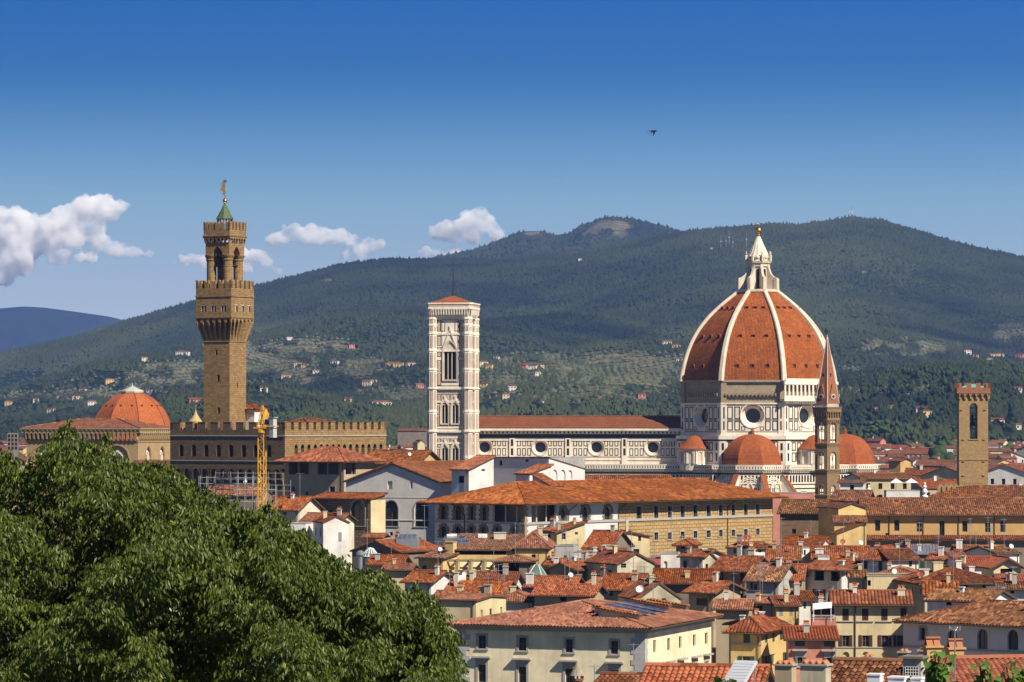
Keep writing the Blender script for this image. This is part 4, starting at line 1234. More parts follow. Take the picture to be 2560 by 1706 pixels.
        for f in faces_of(rp):
            if f.n.x*math.cos(ang)+f.n.y*math.sin(ang) < -0.3: continue
            am = MB(); dk = MB()
            for g_, y_ in ((0.0, -0.12), (0.75, -0.3), (1.35, -0.15)):
                ring(am, arch_outline(5.2, 6.6, 'r', g_), arch_outline(5.2, 6.6, 'r', g_+0.35), y_, 0.05)
            for g_ in (0.4, 1.15): ring(dk, arch_outline(5.2, 6.6, 'r', g_), arch_outline(5.2, 6.6, 'r', g_+0.32), -0.06, 0.05)
            oo = am.build('blind_arch', MARB, tb, loc=f.p(f.L/2, 16.6, 0.02), rz=f.rz); dk.build('inlay', GREENM, oo)
            lancet(tb, f, f.L/2, 16.0, 1.5, 6.0, 2, MARB, 0.4, o=0.45)
        for f in faces_of(ngon(8, R2, ph, c)):
            if f.n.x*math.cos(ang)+f.n.y*math.sin(ang) < -0.3: continue
            sm = MB()
            for q in range(10): fbox(sm, f, 1, f.L-1, 1+q*1.5, 1.45+q*1.5, 0, 0.05)
            sm.build('inlay', GREENM, tb)
        return tb
    tribune((0, -27.0), -math.pi/2); tribune((30.5, 0), 0.0)
    # --- exedrae
    def exedra(cx_, cy_):
        a0 = math.atan2(cy_, cx_); em = MB(); em.lathe([(5.2,z2-2),(5.2,Z(1122)-0.7),(5.5,Z(1122)-0.6),(5.6,Z(1122)-0.1),(5.2,Z(1122))], 24, 0, (cx_,cy_))
        e = em.build('exedra', MARB, t)
        for k in range(-2, 3):
            a = a0+k*0.62; n = Vector((math.cos(a), math.sin(a), 0)); e_ = Vector((-n.y, n.x, 0))
            q = Vector((cx_, cy_, z2+0.3))+n*5.22
            nm = MB(); o = arch_outline(1.7, 4.2, 'r'); nm.poly([(x,-0.02,z) for x, z in o][::-1])
            rg = MB(); ring(rg, o, arch_outline(1.7, 4.2, 'r', 0.3), -0.3, 0.2); rg.box(-1.45,-1.15,-0.35,0.2,0,4.4); rg.box(1.15,1.45,-0.35,0.2,0,4.4)
            w = rg.build('niche', MARB, e, loc=q, rz=math.atan2(e_.y, e_.x)); nm.build('recess', MARBD, w)
        rm = MB(); rm.lathe([(6.1,Z(1122)-0.1),(6.1,Z(1122)+0.1),(4.6,Z(1112)),(3.0,Z(1100)),(1.4,Z(1091)),(0.05,Z(1087))], 24, 0, (cx_,cy_)); rm.build('roof', LEADT, e)
    exedra(-20.6, -20.6); exedra(20.6, -20.6)
    # --- nave
    xw, xe = -113.0, -26.0; yc = -10.0; zt = Z(1077); zb = z2
    m = MB(); f = Face((xw, yc), (xe, yc))
    ocx = [-96.1, -76.2, -56.2, -36.3]
    edges = [0]+[((ocx[i]+ocx[i+1])/2-xw) for i in range(3)]+[f.L]
    czw = Zp(1119, 1217)
    for i, x in enumerate(ocx): holed(m, f, edges[i], edges[i+1], zb-3, zt, x-xw, czw, 2.75)
    m.poly([(xw,yc,0),(xe,yc,0),(xe,yc,zb-3),(xw,yc,zb-3)])
    m.poly([(xw,-yc,0),(xw,yc,0),(xw,yc,zt),(xw,-yc,zt)]); m.poly([(xw,-yc,zt),(xw,yc,zt),(xw,0,zt+5.5)]); m.poly([(xe,-yc,0),(xw,-yc,0),(xw,-yc,zt),(xe,-yc,zt)])
    nave = m.build('nave_wall', MARB, t)
    inl_shade = MB(); wp = MB()
    for i, x in enumerate(ocx):
        cu = x-xw; oculus(nave, f, cu, czw, 2.75, 1.85, 0.9, RIBM)
        e0, e1 = (cu-9.97, cu+9.97)
        for k in range(9):
            a = cu-8.2+k*1.83; b = a+1.33
            for za, zb2 in ((czw-2.95, czw-0.35), (czw+0.35, czw+2.95)):
                if abs((a+b)/2-cu) < 3.2 and not (abs((a+b)/2-cu) < 0.6): continue
                if abs((a+b)/2-cu) < 0.6 : continue
                fframe(inl_shade, f, a, b, za, zb2, 0.27, -0.01, 0.035)
        for k in (-1, 1):
            a = cu+k*2.6-0.6; fframe(inl_shade, f, a, a+1.2, czw+2.0, czw+2.95, 0.18, -0.01, 0.03)
        fframe(inl_shade, f, cu-0.7, cu+0.7, czw+2.95-0.0, czw+3.4, 0.14, -0.01, 0.028)
        pe = cu+9.97
        if pe < f.L-2:
            fbox(wp, f, pe-1.0, pe+1.0, zb-1, zt-2.6, 0.0, 0.4)
            for za, zb2 in ((czw-2.8, czw-0.4), (czw+0.4, czw+2.8)): fbox(inl_shade, f, pe-0.42, pe+0.42, za, zb2, 0.4, 0.43)
            fbox(inl_shade, f, pe-1.16, pe-1.02, zb-1, zt, 0.02, 0.35)
    fbox(inl_shade, f, 0, f.L, zt-2.55, zt-1.2, 0.0, 0.10); fbox(wp, f, 0, f.L, zt-3.6, zt-2.75, 0.0, 0.25); fbox(inl_shade, f, 0, f.L, czw-3.55, czw-3.3, 0, 0.05); fbox(inl_shade, f, 0, f.L, czw+3.3, czw+3.5, 0, 0.05)  # first strip paints in the dark shadow under the cornice
    fbox(wp, f, 0, f.L, czw-4.5, czw-3.9, 0, 0.25)
    fbox(wp, f, -1, f.L, zt-1.2, zt-0.0, 0.0, 0.7); fbox(wp, f, -1, f.L, zt, zt+0.95, -0.3, 2.1)
    for i in range(60): fbox(inl_shade, f, (i+0.2)*f.L/60, (i+0.55)*f.L/60, zt-1.0, zt-0.35, 0.7, 0.9)
    inl_shade.build('inlay', GREENM, nave); wp.build('cornice', MARB, nave)  # green inlay together with the painted cornice shadow
    mt, ms = MB(), MB()
    ze = zt+0.95; rz_ = Zp(1041, 1226)-ze; kk = rz_/12.2; Hs = math.hypot(12.2, rz_)
    patch(mt, ms, (xw-1, -12.2, ze), (1,0,0), (0,1,kk), xe-xw+1, Hs); patch(mt, ms, (xe, 12.2, ze), (-1,0,0), (0,-1,kk), xe-xw+1, Hs)
    ridge_caps(mt, [((xw-1,0,ze+rz_), (xe,0,ze+rz_))], 0.25)
    rf = mt.build('nave_roof', m_tiles('nave_tiles', [(0.17,0.055,0.022),(0.24,0.078,0.03),(0.27,0.095,0.04),(0.20,0.064,0.028)], 0.34, 0.5, True, 0.4, 0.3, False), t); ms.build('eaves', UNDER, rf)
    # aisle
    m = MB(); ya = -20.0; m.box(xw, xe+4, ya, yc, 0, z2-0.6); ai = m.build('aisle', MARB, t)
    gallery([(xw, ya), (-22.0, ya)], z2)
    pr_ = MB(); pr_.poly([(xw,ya+1,z2-0.55),(xe,ya+1,z2-0.55),(xe,yc-0.05,z2-0.1),(xw,yc-0.05,z2-0.1)]); pr_.build('aisle_roof', MARBD, ai)
    return t
cathedral()

# ------------------------------------------------------------------ the bell tower
def bell_tower():
    Y = 1222.0; w = 12.6; Z = lambda py: Zp(py, Y)
    t = thing('bell_tower', 'slender square bell tower of white green and pink marble with flat red roof', 'bell tower', (Xp(1133, Y), Y, 0), 9.5)
    h = w/2; sq = [(-h,-h),(h,-h),(h,h),(-h,h)]
    z3, z2, z1, z0 = Z(795), Z(972), Z(1079), Z(1190)
    m = MB(); fcs = faces_of(sq)
    def hole(f, uc, za, ww, hh): return (uc-ww/2, uc+ww/2, za, za+hh, 'p')
    specs = {}
    for i, f in enumerate(fcs):
        c = f.L/2
        hs = [hole(f, c, Z(950), 4.2, Z(858)-Z(950)), hole(f, c-1.85, Z(1059), 2.0, Z(1005)-Z(1059)), hole(f, c+1.85, Z(1059), 2.0, Z(1005)-Z(1059)),
              hole(f, c-1.85, Z(1166), 2.0, Z(1112)-Z(1166)), hole(f, c+1.85, Z(1166), 2.0, Z(1112)-Z(1166))]
        facade(m, (f.p0.x, f.p0.y), (f.p1.x, f.p1.y), 0, z3, hs, 1.0); specs[i] = hs
    sh = m.build('shaft', MARB, t)
    gr, pk, wt = MB(), MB(), MB()
    for i, f in enumerate(fcs):
        if i == 2: continue
        c = f.L/2
        for k, (u0, u1, za, zb, _) in enumerate(specs[i]):
            lancet(sh, f, (u0+u1)/2, za, u1-u0, zb-za, 3 if k == 0 else 2, RIBM, 0.9, 7.6 if k == 0 else 2.7)
        # stories: string courses
        for zz, o_ in ((z2, 0.75), (z1, 0.75), (z0, 0.75), (Z(878), 0.25), (Z(836), 0.25), (z3-0.4, 0.5), (Z(1108), 0.2), (Z(1005), 0.2)):
            fbox(wt, f, 0, f.L, zz-0.35, zz+0.35, 0.0, o_)
        for zz in (z2+0.9, z1+0.9, z2-0.9, z1-0.9, z0+0.8): fbox(gr, f, 1.5, f.L-1.5, zz-0.12, zz+0.12, 0.0, 0.05)
        for q in range(14):
            for zz in (z2-1.6, z1-1.5): fbox(pk, f, 1.8+q*(f.L-3.6)/14, 1.8+(q+0.55)*(f.L-3.6)/14, zz-0.3, zz+0.3, 0.0, 0.05)
        # side columns of inlaid panels
        for s_ in (0, 1):
            a, b = (1.75, 3.15) if not s_ else (f.L-3.15, f.L-1.75)
            for (pa, pb, n_) in ((966, 900, 2), (895, 840, 2), (832, 800, 1), (1068, 985, 3), (1172, 1095, 3)):
                for q in range(n_):
                    za = Z(pa)+(Z(pb)-Z(pa))*q/n_+0.25; zb = Z(pa)+(Z(pb)-Z(pa))*(q+1)/n_-0.25
                    fframe(gr, f, a, b, za, zb, 0.2, 0.0, 0.05); fbox(pk, f, a+0.42, b-0.42, za+0.45, zb-0.45, 0.0, 0.06)
        fframe(gr, f, 3.35, f.L-3.35, Z(958), Z(800), 0.2, 0.0, 0.05)
        for s_ in (-1, 1):
            fframe(gr, f, c+s_*2.6-0.9, c+s_*2.6+0.9, Z(830), Z(806), 0.2, 0.0, 0.06)
            fbox(pk, f, c+s_*1.85-0.3, c+s_*1.85+0.3, Z(997), Z(990), 0.0, 0.07)
        fframe(gr, f, 3.3, c-0.1, Z(1066), Z(986), 0.18, 0.0, 0.05); fframe(gr, f, c+0.1, f.L-3.3, Z(1066), Z(986), 0.18, 0.0, 0.05)
        fframe(gr, f, 3.3, c-0.1, Z(1172), Z(1096), 0.18, 0.0, 0.05); fframe(gr, f, c+0.1, f.L-3.3, Z(1172), Z(1096), 0.18, 0.0, 0.05)
        for (pa, pb) in ((1003, 988), (1110, 1096)):
            for s_ in (-1, 1):
                u = c+s_*1.85
                for q in (-1, 1):
                    pk.poly([f.p(u+q*1.3, Z(pb), 0.06), f.p(u+q*0.35, Z(pb), 0.06), f.p(u+q*1.3, Z(pa), 0.06)][::(1 if q < 0 else -1)])
    gr.build('green_inlay', GREENM, sh); pk.build('pink_inlay', PINKM, sh); wt.build('string_course', MARB, sh)
    # corner turrets
    for (x, y) in sq:
        c = MB(); ct = MB(); q = MB()
        c.lathe([(1.85,0),(1.85,z3)], 8, math.pi/8, (x, y))
        for zz in (z2, z1, z0, Z(878), Z(836), Z(1030), Z(925), Z(815), z3-0.5): c.lathe([(1.85,zz-0.3),(2.25 if zz in (z2,z1,z0) else 2.02,zz-0.2),(2.25 if zz in (z2,z1,z0) else 2.02,zz+0.2),(1.85,zz+0.3)], 8, math.pi/8, (x, y))
        tu = c.build('corner_turret', MARB, t)
        for f in faces_of(ngon(8, 1.85, math.pi/8, (x, y))):
            for (pa, pb) in ((970,930),(922,882),(873,840),(831,818),(812,800),(1075,1034),(1026,976),(1140,1083),(1185,1144)):
                fframe(ct, f, 0.3, f.L-0.3, Z(pa)+0.3, Z(pb)-0.3, 0.14, 0.0, 0.03); fbox(q, f, 0.56, f.L-0.56, Z(pa)+0.7, Z(pb)-0.7, 0.0, 0.04)
        ct.build('green_inlay', GREENM, tu); q.build('pink_inlay', PINKM, tu)
    # crowning cornice
    g = MB(); zc0, zc1 = z3, Z(759); k = h+1.5
    out = [(-k,-k),(k,-k),(k,k),(-k,k)]
    bev = lambda a, c_: [(-a+c_,-a),(a-c_,-a),(a,-a+c_),(a,a-c_),(a-c_,a),(-a+c_,a),(-a,a-c_),(-a,-a+c_)]
    g.prism(bev(h+2.0,1.0), zc0+2.9, zc0+3.5); g.prism(bev(h+1.85,1.0), zc0+3.5, zc1-0.5); g.prism(bev(h+2.1,1.0), zc1-0.5, zc1)
    for f in faces_of(bev(h+1.0,0.8)): corbels(g, f, zc0, zc0+2.9, 0.95, 0.4, 1.0, 'p')
    g.prism(bev(h+0.9,0.8), zc0-0.3, zc0+2.9)
    co = g.build('cornice', MARB, t)
    st = MB()
    for f in faces_of(bev(h+1.85,1.0)): fbox(st, f, 0.1, f.L-0.1, zc0+3.65, zc0+4.3, 0.0, 0.03)
    st.build('pink_band', PINKM, co)
    r_ = MB(); a = h+0.6
    r_.lathe([(a*1.41,zc1-0.05),(a*1.41,zc1+0.15),(0.4,Z(740))], 4, math.pi/4); r_.build('roof', LEADT, t)
    ms = MB(); ms.lathe([(0.6,Z(742)),(0.5,Z(738)),(0.25,Z(736)),(0.16,Z(700)),(0.1,Z(648))], 8); ms.sphere((0,0,Z(735)), 0.5, 8, 6)
    for q in range(6): ms.lathe([(0.3,Z(728-q*13)),(0.3,Z(727-q*13))], 8)
    ms.build('mast', IRON, t)
    return t
bell_tower()

# ------------------------------------------------------------------ the palace with its battlements
def palace():
    Y0 = 735.0; yaw = 33.0; a = R(yaw)
    x0 = Xp(710, Y0); wl, wr = 29.0, 35.4
    # local frame: origin at the near corner, left face runs to -x, right face runs to +y
    t = thing('palace', 'massive dark brown stone palace with square battlements behind the yellow crane', 'palace', (x0, Y0, 0), yaw)
    Z = lambda py: Zp(py, Y0)
    zm, zn, zs, zg, za = Z(1057), Z(1075), Z(1089), Z(1153), Z(1196)
    dark, lit = STUC['pvdark'], STUC['pv']  # left face takes the stone with shade in its colour
    fl, fr = Face((-wl, 0), (0, 0)), Face((0, 0), (0, wr))
    # positions of windows from the photo
    def u_on(f, px, left=True):
        ca, sa = math.cos(-a), math.sin(-a); m = (px-CX)/F
        Wd = lambda p: (x0+p.x*ca-p.y*sa, Y0+p.x*sa+p.y*ca)
        A, B = Wd(f.p0), Wd(f.p1); dx, dy = B[0]-A[0], B[1]-A[1]
        return (m*A[1]-A[0])/(dx-m*dy)*f.L
    wl_ = [u_on(fl, p) for p in (460, 491, 522, 553, 584, 616, 646, 679)]
    wr_ = [u_on(fr, p) for p in (732, 748, 764, 780, 795, 810, 825, 839, 853, 868, 884, 899, 914, 929, 944)]
    o = 0.9
    m = MB()
    gl = Face((-wl-o, -o), (o, -o)); grr = Face((o, -o), (o, wr+o))
    hl = [(u+o-0.62, u+o+0.62, Z(1143), Z(1113), 'r') for u in wl_]; hr = [(u+o-0.6, u+o+0.6, Z(1143), Z(1112), 'r') for u in wr_]
    zq = Z(1173); facade(m, (-wl-o,-o), (o,-o), zq, zn, hl, 0.9)
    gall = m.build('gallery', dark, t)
    m = MB(); facade(m, (o,-o), (o,wr+o), zq, zn, hr, 0.9)
    m.poly([(o,wr+o,zg),(-wl-o,wr+o,zg),(-wl-o,wr+o,zn),(o,wr+o,zn)]); m.poly([(-wl-o,wr+o,zg),(-wl-o,-o,zg),(-wl-o,-o,zn),(-wl-o,wr+o,zn)])
    m.poly([(-wl,0,zn-1.2),(0,0,zn-1.2),(0,wr,zn-1.2),(-wl,wr,zn-1.2)])
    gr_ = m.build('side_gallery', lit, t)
    for f, hs, par in ((gl, hl, gall), (grr, hr, gr_)):
        for h_ in hs: face_window(par, f, (h_[0]+h_[1])/2, h_[2], h_[1]-h_[0], h_[3]-h_[2], 'an', 0, 0.8)
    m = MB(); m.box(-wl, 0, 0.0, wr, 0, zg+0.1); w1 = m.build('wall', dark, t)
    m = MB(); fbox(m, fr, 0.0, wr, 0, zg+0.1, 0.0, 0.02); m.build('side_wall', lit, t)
    # brackets and little arches under the gallery
    c = MB(); corbels(c, Face((-wl, 0), (0, 0)), Z(1216), zq, wl/12.0, 0.75, o, 'r')
    c.build('corbel_row', dark, gall)
    c = MB(); corbels(c, Face((0, 0), (0, wr)), Z(1216), zq, wl/12.0, 0.75, o, 'r'); c.build('corbel_row', lit, gr_)
    s1 = MB(); fbox(s1, gl, -0.1, gl.L+0.12, zs-0.2, zs+0.05, 0, 0.18); fbox(s1, gl, 0, gl.L, Z(1127)-0.05, Z(1127)+0.05, 0, 0.06) if False else None
    fbox(s1, grr, 0, grr.L, zs-0.2, zs+0.05, 0, 0.18); fbox(s1, gl, -0.1, gl.L+0.1, zg-0.12, zg+0.05, 0, 0.14)
    s1.build('string_course', STONE, gall)
    b = MB(); merlons(b, gl, zn, zm, 9, 0.42, -0.7, 0.0); b.build('battlement', dark, t)
    b = MB(); merlons(b, grr, zn, zm, 14, 0.40, -0.7, 0.0)
    merlons(b, Face((o, wr+o), (-wl-o, wr+o)), zn, zm, 9, 0.42, -0.7, 0.0); merlons(b, Face((-wl-o, wr+o), (-wl-o, -o)), zn, zm, 14, 0.4, -0.7, 0.0)
    b.build('side_battlement', lit, t)
    # hipped roofs showing over the battlements
    rf, _ = make_roof(t, 'hip', 16, 20, zn+0.1, 2.3, 'red', 0.4, None, y0=12, x0=-9.5)
    # white roof pavilion beside the tower
    q = P(610, 1030, 752); loc = t.matrix_basis.inverted() @ Vector((q.x, q.y, 0)) if False else None
    return t, (x0, Y0, a)
palT, PAL = palace()

def palace_tower():
    Y = 748.0; yaw = 28.0; w = 6.65
    x0 = Xp(574, Y); s = Y/F; Z = lambda py: Zp(py, Y)
    t = thing('palace_tower', 'tall brown stone tower with two crenellated galleries, open belfry and green spire', 'tower', (x0, Y, 0), yaw)
    lit = STUC['pv']; C = (-w/2, w/2)           # centre; near corner at the origin
    def sq(g): return [(-w-g, -g), (g, -g), (g, w+g), (-w-g, w+g)]
    m = MB(); fs = faces_of(sq(0)); zb, zg, zt = Z(851), Z(799), Z(721)
    hl = [(3.0,3.55,Z(888),Z(874)),(3.45,4.1,Z(955),Z(937)),(3.55,4.2,Z(1034),Z(1019))]; hr = [(2.9,3.4,Z(970),Z(957))]
    for i, f in enumerate(fs):
        facade(m, (f.p0.x,f.p0.y), (f.p1.x,f.p1.y), 28, zb+0.2, hl if i == 0 else (hr if i == 1 else []), 0.7)
    sh = m.build('shaft', lit, t)
    for i, hs in ((0, hl), (1, hr)):
        for h_ in hs:
            d_ = MB(); f = fs[i]; d_.poly([f.p(h_[0],h_[2],-0.68), f.p(h_[1],h_[2],-0.68), f.p(h_[1],h_[3],-0.68), f.p(h_[0],h_[3],-0.68)]); d_.build('window', DARK, sh)
    # flared machicolation
    g = 1.2; m = MB(); q = sq(0); q2 = sq(g)
    for i, f in enumerate(fs):
        n = 6; st = f.L/n
        f2 = Face(q2[i], q2[(i+1) % 4])
        for k in range(n+1):
            u = k*st; hw = 0.24; u2 = k*f2.L/n
            a0, a1 = max(0, u-hw), min(f.L, u+hw); b0, b1 = max(0, u2-hw), min(f2.L, u2+hw)
            p = [f.p(a0,zb-0.2,0.02), f.p(a1,zb-0.2,0.02), f2.p(b1,zg-0.6,0), f2.p(b0,zg-0.6,0), f.p(a0,zg,0.0), f.p(a1,zg,0.0), f2.p(b0,zg+0.3,0), f2.p(b1,zg+0.3,0)]
            m.add(p, [(0,1,2,3),(3,2,7,6),(0,3,6,4),(1,5,7,2)])
        for k in range(n):
            a = k*f2.L/n+0.24; b = (k+1)*f2.L/n-0.24; r_ = (b-a)/2; c = (a+b)/2; ap = arc_pts('p', r_, 6); tp = max(y for x, y in ap)
            for j in range(6):
                (xa, ya), (xb, yb) = ap[j], ap[j+1]; zz = zg+0.15-tp
                m.poly([f2.p(c+xa,zz+ya,0), f2.p(c+xb,zz+yb,0), f2.p(c+xb,zg+0.3,0), f2.p(c+xa,zg+0.3,0)])
                m.poly([f2.p(c+xa,zz+ya,-0.6), f2.p(c+xa,zz+ya,0), f2.p(c+xb,zz+yb,0), f2.p(c+xb,zz+yb,-0.6)])
        m.poly([f.p(0,zb,0.01), f.p(f.L,zb,0.01), f.p(f.L,zg,0.01), f.p(0,zg,0.01)], [(0,zb),(f.L,zb),(f.L,zg),(0,zg)])
        fbox(m, f, -0.1, f.L+0.1, zb-0.35, zb-0.1, 0, 0.15)
    m.build('machicolation', lit, t)
    m = MB(); f2s = faces_of(q2); z1 = Z(741)
    pair = lambda L_, us, za, zz: [(u-0.6, u+0.6, za, zz, '') for u in us]
    for i, f in enumerate(f2s):
        hs = pair(f.L, [f.L*0.22, f.L*0.5, f.L*0.78], Z(780), Z(761))
        facade(m, (f.p0.x,f.p0.y), (f.p1.x,f.p1.y), zg+0.3, zt, hs, 0.6)
        if i < 2:
            pass
        fbox(m, f, -0.05, f.L+0.05, Z(799)+0.35, Z(799)+0.6, 0, 0.15); fbox(m, f, -0.05, f.L+0.05, z1-0.1, z1+0.15, 0, 0.15)
    m.poly([(*p, zt-0.8) for p in q2]); m.poly([(*p, zg+0.35) for p in q2][::-1])
    gal = m.build('gallery', lit, t)
    for i in (0, 1):
        f = f2s[i]
        for u in (f.L*0.22, f.L*0.5, f.L*0.78):
            d_ = MB(); d_.poly([f.p(u-0.6,Z(780),-0.58), f.p(u+0.6,Z(780),-0.58), f.p(u+0.6,Z(761),-0.58), f.p(u-0.6,Z(761),-0.58)]); fw = d_.build('window', DARK, gal)
            mu = MB(); mu.tube(f.p(u,Z(780),-0.25), f.p(u,Z(764),-0.25), 0.13, 8); fbox(mu, f, u-0.6, u+0.6, Z(764), Z(761), -0.5, -0.05); mu.build('mullion', MARBD, fw)
    b = MB()
    for f in f2s: merlons(b, f, zt, Z(700), 5, 0.42, -0.6, 0.0, swallow=True)
    b.build('battlement', lit, gal)
    # belfry: four stout columns carrying pointed arches
    zc0, zc1, zc2 = zt-0.8, Z(637), Z(608)
    ins = 0.1; cols_ = [(-w+1.25, 1.25), (-1.25, 1.25), (-1.25, w-1.25), (-w+1.25, w-1.25)]
    bf = MB()
    for (x, y) in cols_:
        bf.lathe([(1.05,zc0),(1.05,zc1-0.3)], 18, 0, (x, y))
        for q_ in range(8): bf.lathe([(1.05,zc0+q_*1.1),(1.09,zc0+q_*1.1+0.05),(1.05,zc0+q_*1.1+0.1)], 18, 0, (x, y), cap=False)
        bf.lathe([(1.05,zc1-1.3),(1.25,zc1-1.0),(1.12,zc1-0.8),(1.45,zc1-0.2),(1.5,zc1)], 12, 0, (x, y))
    cl = bf.build('column', lit, t)
    ab = MB(); sq1 = sq(-0.32)
    for f in faces_of(sq1):
        facade(ab, (f.p0.x,f.p0.y), (f.p1.x,f.p1.y), zc1, zc2+0.2, [(f.L/2-1.45, f.L/2+1.45, zc1+0.02, Z(615), 'p')], 1.4)
    ab.poly([(*p, zc2) for p in sq1][::-1]); 
    g2 = 0.12; sqt = sq(g2)
    for i, f in enumerate(faces_of(sq1)):
        corbels(ab, f, Z(608), Z(594), 0.95, 0.32, g2+0.32, 'r')
    ab.prism(sqt, Z(594), Z(590)); ab.prism(sq(g2-0.12), Z(590), Z(574))
    ab.prism(sq(g2+0.12), Z(590), Z(588))
    bo = ab.build('belfry', lit, t)
    b = MB()
    for f in faces_of(sq(g2-0.1)): merlons(b, f, Z(574), Z(553), 5, 0.42, -0.5, 0.0, swallow=True)
    b.build('battlement', lit, bo)
    bell = MB(); bell.lathe([(1.0,Z(660)),(0.8,Z(656)),(0.55,Z(650)),(0.35,Z(645)),(0.1,Z(644))], 14, 0, C); bell.tube((C[0]-2.5,C[1],Z(643)), (C[0]+2.5,C[1],Z(643)), 0.14, 6)
    bell.build('bell', IRON, bo)
    pl = MB()
    for f in faces_of(sq(-0.9)): fbox(pl, f, 0, f.L, Z(664), Z(660), -0.1, 0.1)
    for f in faces_of(sq(-0.9)):
        for k in range(9): fbox(pl, f, k*f.L/8-0.04, k*f.L/8+0.04, Z(660), Z(650), -0.05, 0.05)
    pl.box(-w+0.9,-0.9,0.9,w-0.9,Z(665),Z(663.5)); pl.build('bell_platform', IRON, bo)
    # spire
    sp = MB(); sp.lathe([(2.0,Z(545)),(1.75,Z(541)),(1.1,Z(527)),(0.45,Z(512)),(0.2,Z(507))], 8, math.pi/8, C); spo = sp.build('spire', COPPER, t)
    sp2 = MB()
    for k in range(8):
        a = math.pi/8+k*math.pi/4; sp2.tube((C[0]+1.6*math.cos(a),C[1]+1.6*math.sin(a),Z(575)), (C[0]+1.6*math.cos(a),C[1]+1.6*math.sin(a),Z(543)), 0.16, 6)
    sp2.build('post', COPPER, spo)
    bl = MB(); bl.sphere((C[0],C[1],Z(499)), 0.5, 14, 10); bl.lathe([(0.22,Z(507)),(0.3,Z(505)),(0.2,Z(503))], 10, 0, C); bl.build('ball', GILT, spo, smooth=True)
    pv = MB(); pv.tube((C[0],C[1],Z(495)), (C[0],C[1],Z(448)), 0.06, 6, 0.04); pv.build('pole', IRON, spo)
    # weather vane: a rearing lion and a lily-like star on top
    ln = MB(); yv = C[1]; e = Vector((math.cos(R(yaw)), math.sin(R(yaw)), 0))   # keeps broadside to the view
    shp = [(-0.2,0),(-0.55,-0.1),(-0.5,0.5),(-0.75,0.9),(-1.1,0.7),(-1.0,1.1),(-0.7,1.35),(-1.0,1.6),(-0.7,1.9),(-0.75,2.4),(-0.5,2.75),(-0.15,2.55),(-0.1,2.0),(0.0,1.4),(-0.05,0.8),(0.2,0.35),(0.05,0.3)]
    pts = []
    for y_ in (-0.09, 0.09):
        for x_, z_ in shp: pts.append(Vector((C[0], C[1], Z(483)+z_))+e*(x_+0.05)+Vector((-e.y, e.x, 0))*y_)
    n = len(shp); ln.add(pts, [tuple(range(n)), tuple(range(2*n-1,n-1,-1))]+[(i,(i+1)%n,n+(i+1)%n,n+i) for i in range(n)])
    ln.build('weather_vane', GILT, spo)
    stt = MB(); zc = Z(450)
    for k in range(4):
        a = k*math.pi/4; d_ = e*math.cos(a)+Vector((0,0,math.sin(a))); c = Vector((C[0],C[1],zc)); stt.tube(c-d_*0.5, c+d_*0.5, 0.06, 4)
    stt.build('star', IRON, spo)
    return t
palace_tower()
def rooftop_pavilion():
    h = house('pavilion', 'small white pavilion with red hip roof against the foot of the palace tower', 586, 636, 1022, Y=754, yaw=33, d=4.2, roof='hip', rise=0.9, wall='white', tiles='red', ov=0.5, z0=34, cat='pavilion', pitch=0.3, gutter=False, maxtile=900,
        win=[('f', 600, 1040, 12, 14, 'n')])
    m = MB(); m.box(-h.w/2-0.1, h.w/2+0.1, -0.12, 0.0, h.z-1.2, h.z-0.9); m.build('string_course', STONE, h.o)
rooftop_pavilion()
def roof_canopy():
    Y = 752; q = P(489, 1056, Y); t = thing('roof_canopy', 'small conical ochre canopy with gilt finial behind the palace battlements', 'canopy', (q.x, Y, q.z-2), 20)
    m = MB(); m.lathe([(1.5,1.8),(1.55,2.2),(0.9,2.9),(0.45,3.6),(0.2,4.3),(0.15,4.7)], 12); m.build('roof', m_plain('canopy_cloth', (0.42,0.30,0.14), 0.8), t)
    g = MB(); g.lathe([(0.15,4.7),(0.28,4.9),(0.12,5.1),(0.12,5.25)], 10); g.sphere((0,0,5.45), 0.22, 10, 6); g.build('finial', GILT, t)
    m = MB()
    for k in range(8): m.tube((1.3*math.cos(k*0.785),1.3*math.sin(k*0.785),-4), (1.3*math.cos(k*0.785),1.3*math.sin(k*0.785),1.9), 0.09, 6)
    m.build('post', WOOD, t)
roof_canopy()

